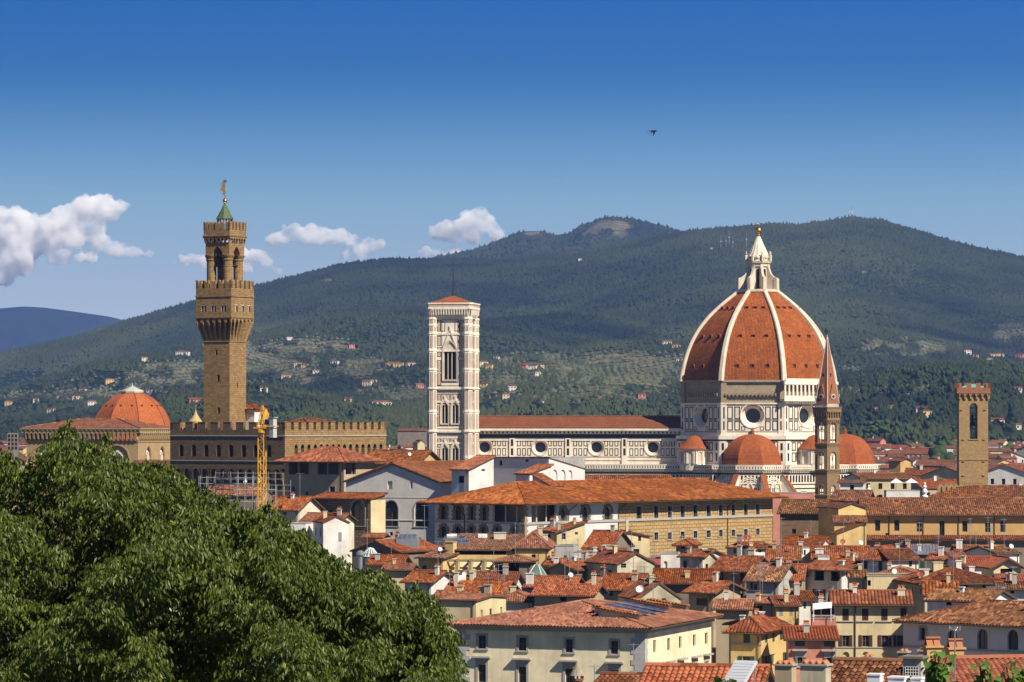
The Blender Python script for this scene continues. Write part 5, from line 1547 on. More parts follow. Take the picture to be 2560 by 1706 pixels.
# ------------------------------------------------------------------ the corniced hall and the chapel dome on the left
def corniced_hall():
    Y0 = 900.0; yaw = 19.0; a = R(yaw); x0 = Xp(345, Y0); wl, wr = 32.0, 22.0; Z = lambda py: Zp(py, Y0)
    t = thing('hall', 'tall ochre stone hall with deep bracketed cornice, left half hidden by the tree', 'hall', (x0, Y0, 0), yaw)
    st = m_blocks('ochre_ashlar', (0.40,0.28,0.14), (0.34,0.235,0.12), (0.24,0.17,0.09), 0.9, 0.42, 0.012, 0.03, 0.4, 0.4)
    zc = Z(1104); zt = Z(1071)
    m = MB(); 
    hl = [(u-3.4, u+3.4, Z(1215), Z(1116), 'r') for u in (5.2, 16.0, 26.0)]
    facade(m, (-wl,0), (0,0), 0, zc+0.2, hl, 0.7); hr = [(u-1.5, u+1.5, Z(1215), Z(1117), 'p') for u in (6.2, 14.6)]
    facade(m, (0,0), (0,wr), 0, zc+0.2, hr, 0.7)
    m.poly([(0,wr,0),(-wl,wr,0),(-wl,wr,zc),(0,wr,zc)]); m.poly([(-wl,wr,0),(-wl,0,0),(-wl,0,zc),(-wl,wr,zc)])
    w = m.build('wall', st, t)
    fl, fr = Face((-wl,0),(0,0)), Face((0,0),(0,wr))
    for f, hs in ((fl, hl), (fr, hr)):
        for h_ in hs:
            k = MB(); ar = arch_outline(h_[1]-h_[0], h_[3]-h_[2], h_[4]); ring(k, arch_outline(h_[1]-h_[0], h_[3]-h_[2], h_[4], 0.15), arch_outline(h_[1]-h_[0], h_[3]-h_[2], h_[4], 0.5), -0.15, 0.02)
            o = k.build('arch_moulding', st, w, loc=f.p((h_[0]+h_[1])/2, h_[2]), rz=f.rz)
            p_ = MB(); p_.poly([(x,0.66,z) for x, z in ar][::-1]); p_.build('infill', st, o)
            lancet(w, f, (h_[0]+h_[1])/2, h_[2], (h_[1]-h_[0])*0.42, (h_[3]-h_[2])*0.80, 2, MARB, 0.35, o=-0.55)
    c = MB(); g = 1.0
    for (p, q) in (((-wl,0),(0,0)), ((0,0),(0,wr)), ((-wl,wr),(-wl,0))):
        f = Face(p, q); corbels(c, f, zc, zc+2.2, 1.25, 0.45, g, 'r'); fbox(c, f, -0.1, f.L+0.1, zc-0.25, zc, 0, 0.15)
        f2 = Face((p[0]+f.n.x*g-f.t.x*g, p[1]+f.n.y*g-f.t.y*g), (q[0]+f.n.x*g+f.t.x*g, q[1]+f.n.y*g+f.t.y*g))
        corbels(c, f2, zc+2.45, zc+3.05, 1.25, 0.3, 0.25, '')
    c.box(-wl-g, g, -g, wr+g, zc+2.2, zc+2.45); c.box(-wl-g+0.03, g-0.03, -g+0.03, wr+g-0.03, zc+2.45, zt-0.3); c.box(-wl-g-0.3, g+0.3, -g-0.3, wr+g+0.3, zt-0.3, zt)
    c.build('cornice', st, t)
    make_roof(t, 'hip', wl+1.6, wr+1.6, zt+0.05, 2.4, 'orange', 0.1, None, y0=-0.8, x0=-wl/2)
    m = MB(); m.box(-26.5,-25.6,6,7,zt,zt+2.4); m.build('flue', DARK, t)
corniced_hall()
def domed_chapel():
    Y = 1350.0; Z = lambda py: Zp(py, Y); s = Y/F
    t = thing('domed_chapel', 'big plain orange tiled octagonal dome with small green lantern cap', 'chapel', (Xp(331, Y), Y, 0), 14)
    tab = [(1103,101.5),(1090,100.5),(1074,98),(1055,93),(1035,84.5),(1018,73),(1003,58.5),(992,43),(984,27)]
    c = np.polyfit([(1103-a)/119 for a, b in tab], [b for a, b in tab], 5)
    lev = [119*i/22 for i in range(23)]
    m = MB(); m.lathe([(float(np.polyval(c, q/119))*s/0.98, Z(1103)+q*s) for q in lev], 8, R(30), cap=False)
    d = m.build('dome', m_tiles('chapel_tiles', [(0.34,0.085,0.022),(0.40,0.11,0.03),(0.43,0.128,0.037),(0.37,0.095,0.025)], 0.6, 0.55, True, 0.15, 0.05, False), t)
    rb = MB()
    pr = [(float(np.polyval(c, q/119))*s/0.98+0.05, Z(1103)+q*s) for q in lev]
    for k in range(8):
        a = R(30)+k*math.pi/4
        for i in range(22): rb.tube((pr[i][0]*math.cos(a),pr[i][0]*math.sin(a),pr[i][1]), (pr[i+1][0]*math.cos(a),pr[i+1][0]*math.sin(a),pr[i+1][1]), 0.2, 5, cap=False)
    rb.build('ridge_tiles', m_plain('dark_ridge', (0.22,0.07,0.035), 0.9), d)
    vm = MB(); vm.box(-0.35,0.35,-0.25,0.4,-0.3,0.35); vm = mesh_of(vm, 'vent', DARK)
    for q, n_ in ((88, 2), (33, 2)):
        for k in range(8):
            a = R(30)+(k+0.5)*math.pi/4; n = Vector((math.cos(a), math.sin(a), 0)); e = Vector((-n.y, n.x, 0))
            r_ = float(np.polyval(c, q/119))*s/0.98
            for j in (-0.2, 0.2): put('vent', vm, d, n*(r_*math.cos(math.pi/8))+e*(j*r_)+Vector((0,0,Z(1103)+q*s)), math.atan2(e.y, e.x))
    l = MB(); l.lathe([(4.0,Z(984)),(4.3,Z(983)),(4.5,Z(979)),(4.2,Z(976))], 8, R(30)); lo = l.build('lantern', MARBD, t)
    l = MB(); l.lathe([(4.1,Z(976)),(2.4,Z(972)),(1.2,Z(968)),(0.4,Z(966)),(0.2,Z(963)),(0.3,Z(961)),(0.03,Z(958))], 8, R(30)); l.build('cap', m_plain('pale_copper', (0.36,0.42,0.37), 0.6), lo)
    m = MB(); m.lathe([(16.0,0),(16.0,Z(1106)),(16.6,Z(1105)),(16.6,Z(1102))], 8, R(30)); dr = m.build('drum', STUC['ochre'], t)
    for f in faces_of(ngon(8, 16.0, R(30))):
        k = MB()
        for g_ in (0.0, 0.7): ring(k, arch_outline(4.2, 9.0, 'r', g_), arch_outline(4.2, 9.0, 'r', g_+0.5), -0.35-g_*0.2, 0.05)
        o = k.build('arch_moulding', MARB, dr, loc=f.p(f.L/2, Z(1106)-10.5), rz=f.rz)
        k = MB(); k.poly([(x,-0.03,z) for x, z in arch_outline(4.2, 9.0, 'r')][::-1]); k.build('pane', STONE, o)
domed_chapel()

# ------------------------------------------------------------------ the hexagonal church tower and the square prison tower
def church_tower():
    Y = 950.0; Z = lambda py: Zp(py, Y); s = Y/F; Rr = 3.75
    t = thing('church_tower', 'thin hexagonal brown brick church tower with gabled pointed spire before the dome', 'church tower', (Xp(2068, Y), Y, 0), 5)
    st = m_blocks('brown_tower_stone', (0.30,0.195,0.10), (0.24,0.15,0.075), (0.14,0.095,0.05), 0.7, 0.3, 0.02, 0.06, 0.35, 0.45)
    pk = m_plain('pink_brick', (0.27,0.105,0.05), 0.9, 0, 0.35, 2.0)
    ph = -math.pi/2-R(0); pts = ngon(6, Rr, ph); fs = faces_of(pts)
    m = MB(); wins = [(1056, 1109, 1.75), (1131, 1173, 1.75), (1214, 1239, 1.3)]
    zt = Z(1049)
    for f in fs:
        hs = [(f.L/2-w/2, f.L/2+w/2, Z(b), Z(a), 'r') for a, b, w in wins]
        facade(m, (f.p0.x,f.p0.y), (f.p1.x,f.p1.y), 0, zt, hs, 0.55)
    sh = m.build('shaft', st, t)
    for f in fs:
        for a, b, w in wins:
            k = MB(); z0, z1 = Z(b), Z(a); k.tube(f.p(f.L/2,z0,-0.28), f.p(f.L/2,z1-w*0.8,-0.28), 0.11, 8)
            for j in (-1, 1):
                c = f.L/2+j*w/4; ap = arc_pts('r', w/4-0.02, 6)
                for q in range(6):
                    (xa, ya), (xb, yb) = ap[q], ap[q+1]; zz = z1-w*0.8; hx = lambda x: z1-w/2+math.sqrt(max(0,(w/2)**2-(x-f.L/2)**2))
                    k.poly([f.p(c+xa,zz+ya,-0.25), f.p(c+xb,zz+yb,-0.25), f.p(c+xb,max(zz+yb,hx(c+xb)),-0.25), f.p(c+xa,max(zz+ya,hx(c+xa)),-0.25)])
            o = k.build('twin_window', MARBD, sh)
            mo = MB(); ring(mo, arch_outline(w, z1-z0, 'r', 0.12), arch_outline(w, z1-z0, 'r', 0.36), -0.10, 0.02); mo.build('arch_moulding', st, o, loc=f.p(f.L/2, z0), rz=f.rz)
    b = MB()
    for zz in (Z(1110), Z(1176), Z(1239)):
        b.lathe([(Rr,zz-0.1),(Rr+0.2,zz),(Rr+0.2,zz+0.22),(Rr,zz+0.3)], 6, ph)
        for f in fs: corbels(b, f, zz-0.9, zz-0.1, 0.62, 0.25, 0.16, 'r')
    for f in fs:
        corbels(b, f, zt-1.4, zt-0.2, 0.62, 0.25, 0.3, 'r')
    b.lathe([(Rr+0.32,zt-0.2),(Rr+0.35,zt),(Rr+0.35,zt+0.3)], 6, ph)
    for f in faces_of(ngon(6, Rr+0.15, ph)): corbels(b, f, zt+0.3, Z(1030), 0.72, 0.28, 0.5, 'r')
    b.lathe([(Rr+0.15,zt+0.2),(Rr+0.15,Z(1030))], 6, ph); b.lathe([(Rr+0.7,Z(1030)),(Rr+0.75,Z(1022)),(Rr+0.95,Z(1020)),(Rr+0.95,Z(1018))], 6, ph)
    b.build('corbelled_cornice', st, sh)
    sp = MB(); sp.lathe([(Rr-0.15,Z(1018)),(Rr-0.15,Z(1009))], 6, ph); sp.build('spire_base', MARBD, t)
    sp = MB(); sp.lathe([(Rr-0.05,Z(1009)),(0.22,Z(848))], 6, ph); so_ = sp.build('spire', pk, t)
    e = MB()
    for (x, y) in ngon(6, 1.0, ph): e.tube((x*(Rr-0.02),y*(Rr-0.02),Z(1009)), (x*0.25,y*0.25,Z(848)), 0.16, 5, 0.1)
    e.lathe([(0.3,Z(850)),(0.35,Z(847)),(0.15,Z(843)),(0.12,Z(838))], 8); e.build('rib', MARBD, so_)
    hm = MB(); zz = Z(985)
    for f in faces_of(ngon(6, Rr-0.1, ph)):
        L_ = f.L; za, zb = Z(1009), Z(961)
        A, B, Tq = f.p(0.35,za,0.05), f.p(L_-0.35,za,0.05), f.p(L_/2,zb,-0.35); bk = f.p(L_/2,zb,-2.6)
        hm.add([A,B,Tq,bk,f.p(0.35,za,-1),f.p(L_-0.35,za,-1)], [(0,1,2),(0,2,3,4),(1,5,3,2)])
    gb = hm.build('gable', pk, so_)
    for f in faces_of(ngon(6, Rr-0.1, ph)):
        q = MB(); c = f.p(f.L/2, Z(992), 0.06)
        q.M = Matrix.Translation(c) @ Matrix.Rotation(f.rz, 4, 'Z') @ Matrix.Rotation(R(90)+0.08, 4, 'X')
        q.lathe([(0.75,0),(0.75,0.12),(0.5,0.14)], 16); ro = q.build('rosette', MARBD, gb)
        q2 = MB(); q2.M = q.M
        for k in range(4):
            a = k*math.pi/2; q2.lathe([(0.2,0.14),(0.2,0.17)], 10, 0, (0.25*math.cos(a),0.25*math.sin(a)))
        q2.build('quatrefoil', DARK, ro)
    for f in faces_of(ngon(6, (Rr-0.05)*0.55, ph)):
        q = MB(); q.box(-0.16,0.16,-0.1,0.4,0,1.0); ow = q.build('window', DARK, so_, loc=f.p(f.L/2, Z(943), 0.1), rz=f.rz)
    v = MB(); v.tube((0,0,Z(838)), (0,0,Z(818)), 0.05, 5); v.add([(0,-0.03,Z(836)),(-0.7,-0.03,Z(833)),(-0.75,-0.03,Z(824)),(-0.3,-0.03,Z(820)),(0,-0.03,Z(825)),(0,0.03,Z(836)),(-0.7,0.03,Z(833)),(-0.75,0.03,Z(824)),(-0.3,0.03,Z(820)),(0,0.03,Z(825))], [(0,1,2,3,4),(9,8,7,6,5)]+[(i,5+i,5+(i+1)%5,(i+1)%5) for i in range(5)])
    v.build('weather_vane', IRON, so_)
church_tower()
def prison_tower():
    Y = 980.0; Z = lambda py: Zp(py, Y); s = Y/F; w = 8.15
    t = thing('fortified_tower', 'square ochre stone tower with red battlements and one tall bell opening', 'tower', (Xp(2434, Y), Y, 0), 3)
    st = STUC['barg']; h = w/2; zt = Z(985); hole = (h-1.12, h+1.12, Z(1098), Z(1008), 'r')
    m = MB(); fs = faces_of([(-h,0),(h,0),(h,w),(-h,w)])
    for i, f in enumerate(fs): facade(m, (f.p0.x,f.p0.y), (f.p1.x,f.p1.y), 0, zt, [hole] if i in (0, 2) else [], 1.0)
    m.box(-h+0.05,-1.15,1.0,w-1.0,Z(1100),Z(1006)); m.box(1.15,h-0.05,1.0,w-1.0,Z(1100),Z(1006)); m.box(-1.15,1.15,1.0,w-1.0,Z(1100)-0.5,Z(1099))
    sh = m.build('shaft', st, t)
    b = MB()
    for f in fs: fbox(b, f, -0.1, f.L+0.1, Z(1151), Z(1149), 0, 0.15); fbox(b, f, h-1.5, h+1.5, Z(1098)-0.25, Z(1098), 0, 0.2)
    for (u, zz) in ((0.7,1026),(7.3,1026),(1.2,1100),(7.0,1100),(1.2,1155),(6.9,1155),(1.2,1190),(6.9,1190)): fbox(b, fs[0], u-0.35, u+0.35, Z(zz), Z(zz)+0.25, 0, 0.25)
    b.build('string_course', st, sh)
    br = m_blocks('red_tower_brick', (0.36,0.15,0.08), (0.30,0.115,0.06), (0.2,0.1,0.06), 0.5, 0.22, 0.02, 0.04, 0.35, 0.4)
    c = MB(); g = 0.6
    for f in fs: corbels(c, f, Z(1003), Z(985), w/5.0, 0.42, g, 'r')
    c.build('corbel_row', st, t)
    c = MB(); q = [(-h-g,-g),(h+g,-g),(h+g,w+g),(-h-g,w+g)]
    c.prism(q, Z(985), Z(983)); c.prism(q, Z(983), Z(971)); c.prism([(-h-g-0.1,-g-0.1),(h+g+0.1,-g-0.1),(h+g+0.1,w+g+0.1),(-h-g-0.1,w+g+0.1)], Z(984), Z(982))
    for f in faces_of(q):
        n = 4; mw = f.L/(2*n-1)
        for k in range(n): fbox(c, f, 2*k*mw, (2*k+1)*mw, Z(971), Z(958), -0.6, 0.0)
    c.build('battlement', br, t)
    k = MB(); k.lathe([(4.6,Z(971)),(4.2,Z(966)),(0.2,Z(960))], 4, math.pi/4, (0, h)); k.build('copper_roof', m_plain('verdigris', (0.14,0.34,0.26), 0.7), t)
    be = MB(); zb = Z(1065); be.lathe([(0.85,zb),(0.7,zb+0.5),(0.45,zb+1.1),(0.3,zb+1.6),(0.08,zb+1.7)], 14, 0, (0, h)); be.box(-1.15,1.15,h-0.15,h+0.15,zb+1.6,zb+2.0)
    be.box(-0.3,0.3,h-0.2,h+0.2,zb+2.0,zb+3.2); be.build('bell', IRON, t)
    r_ = MB(); r_.tube((h-1.2,h,Z(958)), (h-1.2,h,Z(910)), 0.05, 5); r_.build('rod', IRON, t)
prison_tower()
# ------------------------------------------------------------------ ground, hills, woods, sky haze, clouds
def m_ground():
    m, n, b = nt('town_ground'); tc = nd(n, 'ShaderNodeTexCoord').outputs['Object']
    f = noise(n, tc, 0.02, 6, 0.6); f2 = noise(n, tc, 0.6, 4)
    c = mixc(n, ramp(n, f, [(0.4,(0,0,0)),(0.6,(1,1,1))]), (0.10,0.085,0.065), (0.055,0.07,0.035)); c = mixc(n, math_(n,'MULTIPLY',f2,0.5), c, (0.05,0.045,0.04))
    n.links.new(c, b.inputs['Base Color']); b.inputs['Roughness'].default_value = 0.95; return m
def ground():
    # one sheet: garden slope under the viewer, flat town, out to the horizon
    ys = [-4000,-1500,-400,-50,0,20,50,100,150,200,250,300,320,400,700,1000,1300,3000,8000,19450]
    xs = [-5150,-3000,-1000,-400,-150,-60,0,60,150,400,1000,3000,5150]
    V = [(x, y, (max(0.0, 41-0.13*max(y,0)-1.6*(y < 30)) if y < 320 else 0.0)) for y in ys for x in xs]; m = len(xs)
    Fq = [(j*m+i, j*m+i+1, (j+1)*m+i+1, (j+1)*m+i) for j in range(len(ys)-1) for i in range(m-1)]
    o = put('ground', np_mesh('ground', V, Fq, m_ground(), True)); tag(o, kind='structure')
ground()

def interp(pts):
    a = np.array(pts, float); return lambda x: np.interp(x, a[:,0], a[:,1])
RIDGE = interp([(-400,930),(0,886),(200,841),(330,800),(480,757),(640,716),(750,690),(850,663),(960,650),(1100,651),(1200,650),(1300,646),(1415,636),(1550,614),(1640,595),(1720,580),(1850,569),(1930,562),(2000,563),(2060,556),(2130,545),(2200,552),(2300,581),(2400,611),(2500,633),(2560,646),(3000,720)])
BACK = interp([(850,700),(950,690),(1040,660),(1100,642),(1180,627),(1250,601),(1310,578),(1345,577),(1390,590),(1420,586),(1450,567),(1500,548),(1540,543),(1580,548),(1640,562),(1700,579),(1800,610),(1900,660)])
FAR = interp([(-400,800),(0,770),(60,765),(110,768),(200,780),(270,790),(300,797),(360,820),(500,870),(700,930)])
Y1, Y2, YR = 1300.0, 2800.0, 7400.0
Z2 = 16.0
def hill_z(px, Y):
    px = np.asarray(px, float); Y = np.asarray(Y, float)
    X = (px-CX)*Y/F
    low = np.clip((Y-Y1)/(Y2-Y1), 0, 1)**1.2*Z2 - 0.3
    zr = CZ+(HY-RIDGE(px))*YR/F
    s = np.clip((Y-Y2)/(YR-Y2), 0, 1.4); g = np.where(s < 1, 0.30*s+0.70*s**1.9, 1-(s-1)*1.3)
    n1 = fbm(X/900+3.1, Y/1500+1.7, 4, 5)-0.5; n2 = fbm(X/260, Y/420, 4, 9)-0.5
    amp = np.clip(4*s*(1-s), 0, 1)
    # a nearer spur of low hills on the right and a dip behind the dome
    spur = np.exp(-((px-2380)/420)**2)*np.exp(-((s-0.13)/0.10)**2)*55 + np.exp(-((px-520)/300)**2)*np.exp(-((s-0.18)/0.09)**2)*30 + np.exp(-((px-1480)/200)**2)*np.exp(-((s-0.22)/0.09)**2)*28
    z = low + np.where(Y > Y2, (zr-Z2)*g + amp*(n1*230*np.clip(s*1.6,0.15,1) + n2*70) + spur + 4*n2*np.clip(1-s,0,1), 0)
    return z
OLIVE = [(640,910,150,34,1.0),(430,935,110,30,0.9),(300,970,160,25,0.7),(760,865,150,18,0.9),(520,905,60,20,0.9),(1560,925,190,46,1.0),(1240,955,130,40,0.6),(1500,985,180,26,0.6),(900,920,90,25,0.6),
         (1330,900,90,22,0.5),(2250,870,110,22,0.9),(2530,835,70,26,0.8),(2300,985,160,16,0.6),(845,722,26,6,0.8),(812,700,22,6,0.8),(1530,565,50,14,1.0),(1500,585,70,16,0.8),(1330,585,30,8,1.0),(1470,620,60,10,0.6),(2000,985,160,20,0.5),(1000,985,120,18,0.5),(150,990,170,14,0.5),(2050,930,130,16,0.5),(700,950,120,16,0.7)]
def olive(px, py):
    o = np.zeros_like(px); n = fbm(px/38, py/11, 4, 3)
    for x, y, a, b, w in OLIVE:
        o = np.maximum(o, w*np.clip(1.5-1.1*((px-x)/a)**2-1.1*((py-y)/b)**2, 0, 1))
    return np.clip(o*1.25-(n < 0.44)*0.9, 0, 1)
def m_hill():
    m, n, b = nt('hill_floor'); tc = nd(n, 'ShaderNodeTexCoord').outputs['Object']
    at = nd(n, 'ShaderNodeAttribute'); at.attribute_name = 'field'
    f1 = noise(n, tc, 0.006, 6, 0.65); f2 = noise(n, tc, 0.05, 5, 0.7); f3 = noise(n, mapv(n, tc, (0.02, 0.09, 0.09)), 1.0, 4)
    wood = mixc(n, ramp(n, f1, [(0.4,(0,0,0)),(0.6,(1,1,1))]), (0.013,0.023,0.011), (0.026,0.038,0.015))
    wood = mixc(n, ramp(n, f2, [(0.35,(0,0,0)),(0.7,(1,1,1))]), wood, (0.009,0.016,0.008))
    fld = mixc(n, ramp(n, f3, [(0.42,(0,0,0)),(0.58,(1,1,1))]), (0.085,0.092,0.05), (0.22,0.165,0.09))
    fld = mixc(n, ramp(n, f2, [(0.45,(0,0,0)),(0.62,(1,1,1))]), fld, (0.055,0.075,0.035))
    c = mixc(n, at.outputs['Fac'], wood, fld); n.links.new(c, b.inputs['Base Color']); b.inputs['Roughness'].default_value = 1.0
    b.inputs['Specular IOR Level'].default_value = 0.0
    bump(n, b, f2, 0.8, 6.0); return m
HILLM = m_hill()
def fan(name, fz, pxs, Ys, with_field=True, kind='structure'):
    PX, YY = np.meshgrid(pxs, Ys); ZZ = fz(PX, YY); XX = (PX-CX)*YY/F
    V = np.stack([XX, YY, ZZ], -1).reshape(-1, 3); m = len(pxs); n = len(Ys)
    j, i = np.meshgrid(np.arange(n-1), np.arange(m-1), indexing='ij'); a = (j*m+i).ravel()
    me = np_mesh(name, V, np.stack([a, a+1, a+m+1, a+m], -1), HILLM, True)
    fa = me.attributes.new('field', 'FLOAT', 'POINT')
    PY = HY-(ZZ-CZ)*F/YY
    fl = olive(PX, PY) if with_field else np.zeros_like(PX)
    fa.data.foreach_set('value', fl.ravel().astype(np.float32))
    o = put(name, me); tag(o, kind=kind); return o
pxs = np.linspace(-700, 3260, 520)
fan('hills', hill_z, pxs, np.concatenate([np.linspace(Y1, Y2, 24)[:-1], np.linspace(Y2, YR*1.12, 190)]))
def back_z(px, Y):
    zr = CZ+(HY-BACK(px))*9600/F; X = (px-CX)*Y/F; s = np.clip((Y-7300)/(9600-7300), 0, 1.5); g = np.where(s < 1, 0.25+0.75*s, 1-(s-1)*1.2)
    return zr*g + np.clip(4*s*(1-s), 0, 1)*(fbm(X/400, Y/500, 4, 21)-0.5)*110
fan('hills', back_z, np.linspace(850, 1900, 160), np.linspace(7300, 10400, 70))
def far_z(px, Y):
    zr = CZ+(HY-FAR(px))*17500/F; X = (px-CX)*Y/F; s = np.clip((Y-14500)/(17500-14500), 0, 1.3); g = np.where(s < 1, s, 1-(s-1))
    return zr*g + np.clip(4*s*(1-s), 0, 1)*(fbm(X/600, Y/700, 4, 31)-0.5)*180
fan('mountain', far_z, np.linspace(-600, 700, 120), np.linspace(14500, 18600, 50), False)

# --- woods: tens of thousands of small trees, too many to count
def m_leafmass(name, c1, c2):
    m, n, b = nt(name); g = nd(n, 'ShaderNodeNewGeometry'); tc = nd(n, 'ShaderNodeTexCoord').outputs['Object']
    f = noise(n, tc, 0.004, 4, 0.6)
    c = mixc(n, g.outputs['Random Per Island'], c1, c2)
    kind_ = ramp(n, noise(n, mapv(n, tc, (1, 0.6, 1)), 0.0021, 5, 0.62), [(0.44,(0,0,0)),(0.56,(1,1,1))]); c = mixc(n, kind_, mixc(n, 0.75, c, (0.006,0.011,0.011)), c)
    lt_ = ramp(n, noise(n, mapv(n, tc, (1, 0.5, 1), (900,300,0)), 0.0016, 5, 0.6), [(0.52,(0,0,0)),(0.64,(1,1,1))]); c = mixc(n, math_(n,'MULTIPLY',lt_,0.6), c, (0.072,0.084,0.028)); c = mixc(n, math_(n, 'MULTIPLY', ramp(n, f, [(0.4,(0,0,0)),(0.6,(1,1,1))]), 0.6), c, [c2[0]*1.15, c2[1]*1.1, c2[2]*0.9])
    n.links.new(c, b.inputs['Base Color']); b.inputs['Roughness'].default_value = 0.95; b.inputs['Specular IOR Level'].default_value = 0.05; return m
WOODM = m_leafmass('wood_foliage', (0.012,0.021,0.012), (0.036,0.049,0.020)); OLIVEM = m_leafmass('olive_foliage', (0.06,0.075,0.045), (0.11,0.125,0.08))
_t = (1+5**0.5)/2
ICO_V = np.array([(-1,_t,0),(1,_t,0),(-1,-_t,0),(1,-_t,0),(0,-1,_t),(0,1,_t),(0,-1,-_t),(0,1,-_t),(_t,0,-1),(_t,0,1),(-_t,0,-1),(-_t,0,1)], float)/math.sqrt(1+_t*_t)
ICO_F = np.array([(0,11,5),(0,5,1),(0,1,7),(0,7,10),(0,10,11),(1,5,9),(5,11,4),(11,10,2),(10,7,6),(7,1,8),(3,9,4),(3,4,2),(3,2,6),(3,6,8),(3,8,9),(4,9,5),(2,4,11),(6,2,10),(8,6,7),(9,8,1)])
OCT_V = np.array([(1,0,0),(0.31,0.95,0),(-0.81,0.59,0),(-0.81,-0.59,0),(0.31,-0.95,0),(0,0,1),(0,0,-0.6)], float)
OCT_F = np.array([(0,1,5),(1,2,5),(2,3,5),(3,4,5),(4,0,5)])
def blobs(name, base, faces, X, Y, Z, w, h, mat, seed=1, jit=0.25, label=None):
    rs = np.random.RandomState(seed); n = len(X); nb = len(base)
    a = rs.rand(n)*2*math.pi; ca, sa = np.cos(a), np.sin(a)
    B = base[None]*(1+jit*(rs.rand(n, nb, 1)*2-1))
    x = (B[...,0]*ca[:,None]-B[...,1]*sa[:,None])*w[:,None]; y = (B[...,0]*sa[:,None]+B[...,1]*ca[:,None])*w[:,None]; z = B[...,2]*h[:,None]
    V = np.stack([x+X[:,None], y+Y[:,None], z+Z[:,None]], -1).reshape(-1,3)
    Fq = (faces[None]+(np.arange(n)*nb)[:,None,None]).reshape(-1, faces.shape[1])
    o = put(name, np_mesh(name, V, Fq, mat, False)); tag(o, kind='stuff'); return o
def woods():
    rs = np.random.RandomState(4)
    N = 210000; px = rs.rand(N)*2900-170; Y = np.sqrt(Y2**2+rs.rand(N)*(YR**2*1.02-Y2**2))
    z = hill_z(px, Y); py = HY-(z-CZ)*F/Y; o = olive(px, py); k = rs.rand(N)
    dens = fbm(px/60, Y/260, 3, 44)
    ok = ((o < 0.25) & (k < 0.92)) | ((o >= 0.25) & (dens > 0.66) & (k < 0.5))
    # the lower slopes are a patchwork
    lowm = (py > 930) & (dens < 0.50) & (k < 0.75); ok &= ~lowm
    px, Y, z, py = px[ok], Y[ok], z[ok], py[ok]; n = len(px); X = (px-CX)*Y/F
    w = 2.4+rs.rand(n)*2.2; h = 2.6+rs.rand(n)**2*5.0
    blobs('forest', OCT_V, OCT_F, X, Y, z+0.5, w, h, WOODM, 11, 0.35)
    # thick crest so the skyline is toothed
    N = 9000; px = rs.rand(N)*2900-170; Y = YR*(0.985+0.03*rs.rand(N)); z = hill_z(px, Y); X = (px-CX)*Y/F
    blobs('forest', OCT_V, OCT_F, X, Y, z-1, 3+rs.rand(N)*3.0, 3.5+rs.rand(N)**2*6, WOODM, 12, 0.35)
    N = 16000; px = 850+rs.rand(N)*1000; Y = 8200+rs.rand(N)*1500; z = back_z(px, Y); o = olive(px, HY-(z-CZ)*F/Y); kk = o < 0.3; px, Y, z = px[kk], Y[kk], z[kk]; N = len(px); X = (px-CX)*Y/F
    blobs('forest', OCT_V, OCT_F, X, Y, z-1, 4+rs.rand(N)*4, 4+rs.rand(N)**2*7, WOODM, 13, 0.35)
    # olive groves in rows
    N = 90000; px = rs.rand(N)*2900-170; Y = np.sqrt(Y2**2+rs.rand(N)*(6500.0**2-Y2**2)); z = hill_z(px, Y); py = HY-(z-CZ)*F/Y; o = olive(px, py)
    ok = (o > 0.3) & (py > 740); px, Y, z = px[ok], Y[ok], z[ok]; X = (px-CX)*Y/F
    Y = np.round(Y/26)*26+rs.randn(len(Y))*2; X = np.round(X/9)*9+rs.randn(len(X))*1.2; z = hill_z(X*F/Y+CX, Y)
    n = len(X); blobs('olive_grove', OCT_V, OCT_F, X, Y, z+0.5, 1.8+rs.rand(n)*1.2, 2.2+rs.rand(n)*1.6, OLIVEM, 14, 0.3)
    # nearer wooded belt at the foot of the hills
    N = 5200; px = rs.rand(N)*2900-170; Y = 2500+rs.rand(N)**0.8*1100; z = hill_z(px, Y)
    dens = fbm(px/90, Y/160, 3, 77); ok = dens > np.where(px > 1950, 0.40, 0.50); px, Y, z = px[ok], Y[ok], z[ok]; n = len(px); X = (px-CX)*Y/F
    w = 2.6+rs.rand(n)*2.6; h = 4+rs.rand(n)*3.6
    r2 = np.random.RandomState(3); V2 = []; F2 = []
    for q in range(13):
        dv = r2.randn(3); dv /= np.linalg.norm(dv); dv[2] = abs(dv[2])*1.1-0.35; V2.append(ICO_V*(0.24+0.16*r2.rand())+dv*(0.55+0.3*r2.rand())); F2.append(ICO_F+12*q)
    V2 = np.concatenate(V2); F2 = np.concatenate(F2)
    blobs('forest', V2, F2, X, Y, z+2.5, w, h, m_leafmass('near_wood_foliage', (0.014,0.028,0.011), (0.045,0.068,0.020)), 15, 0.3)
woods()

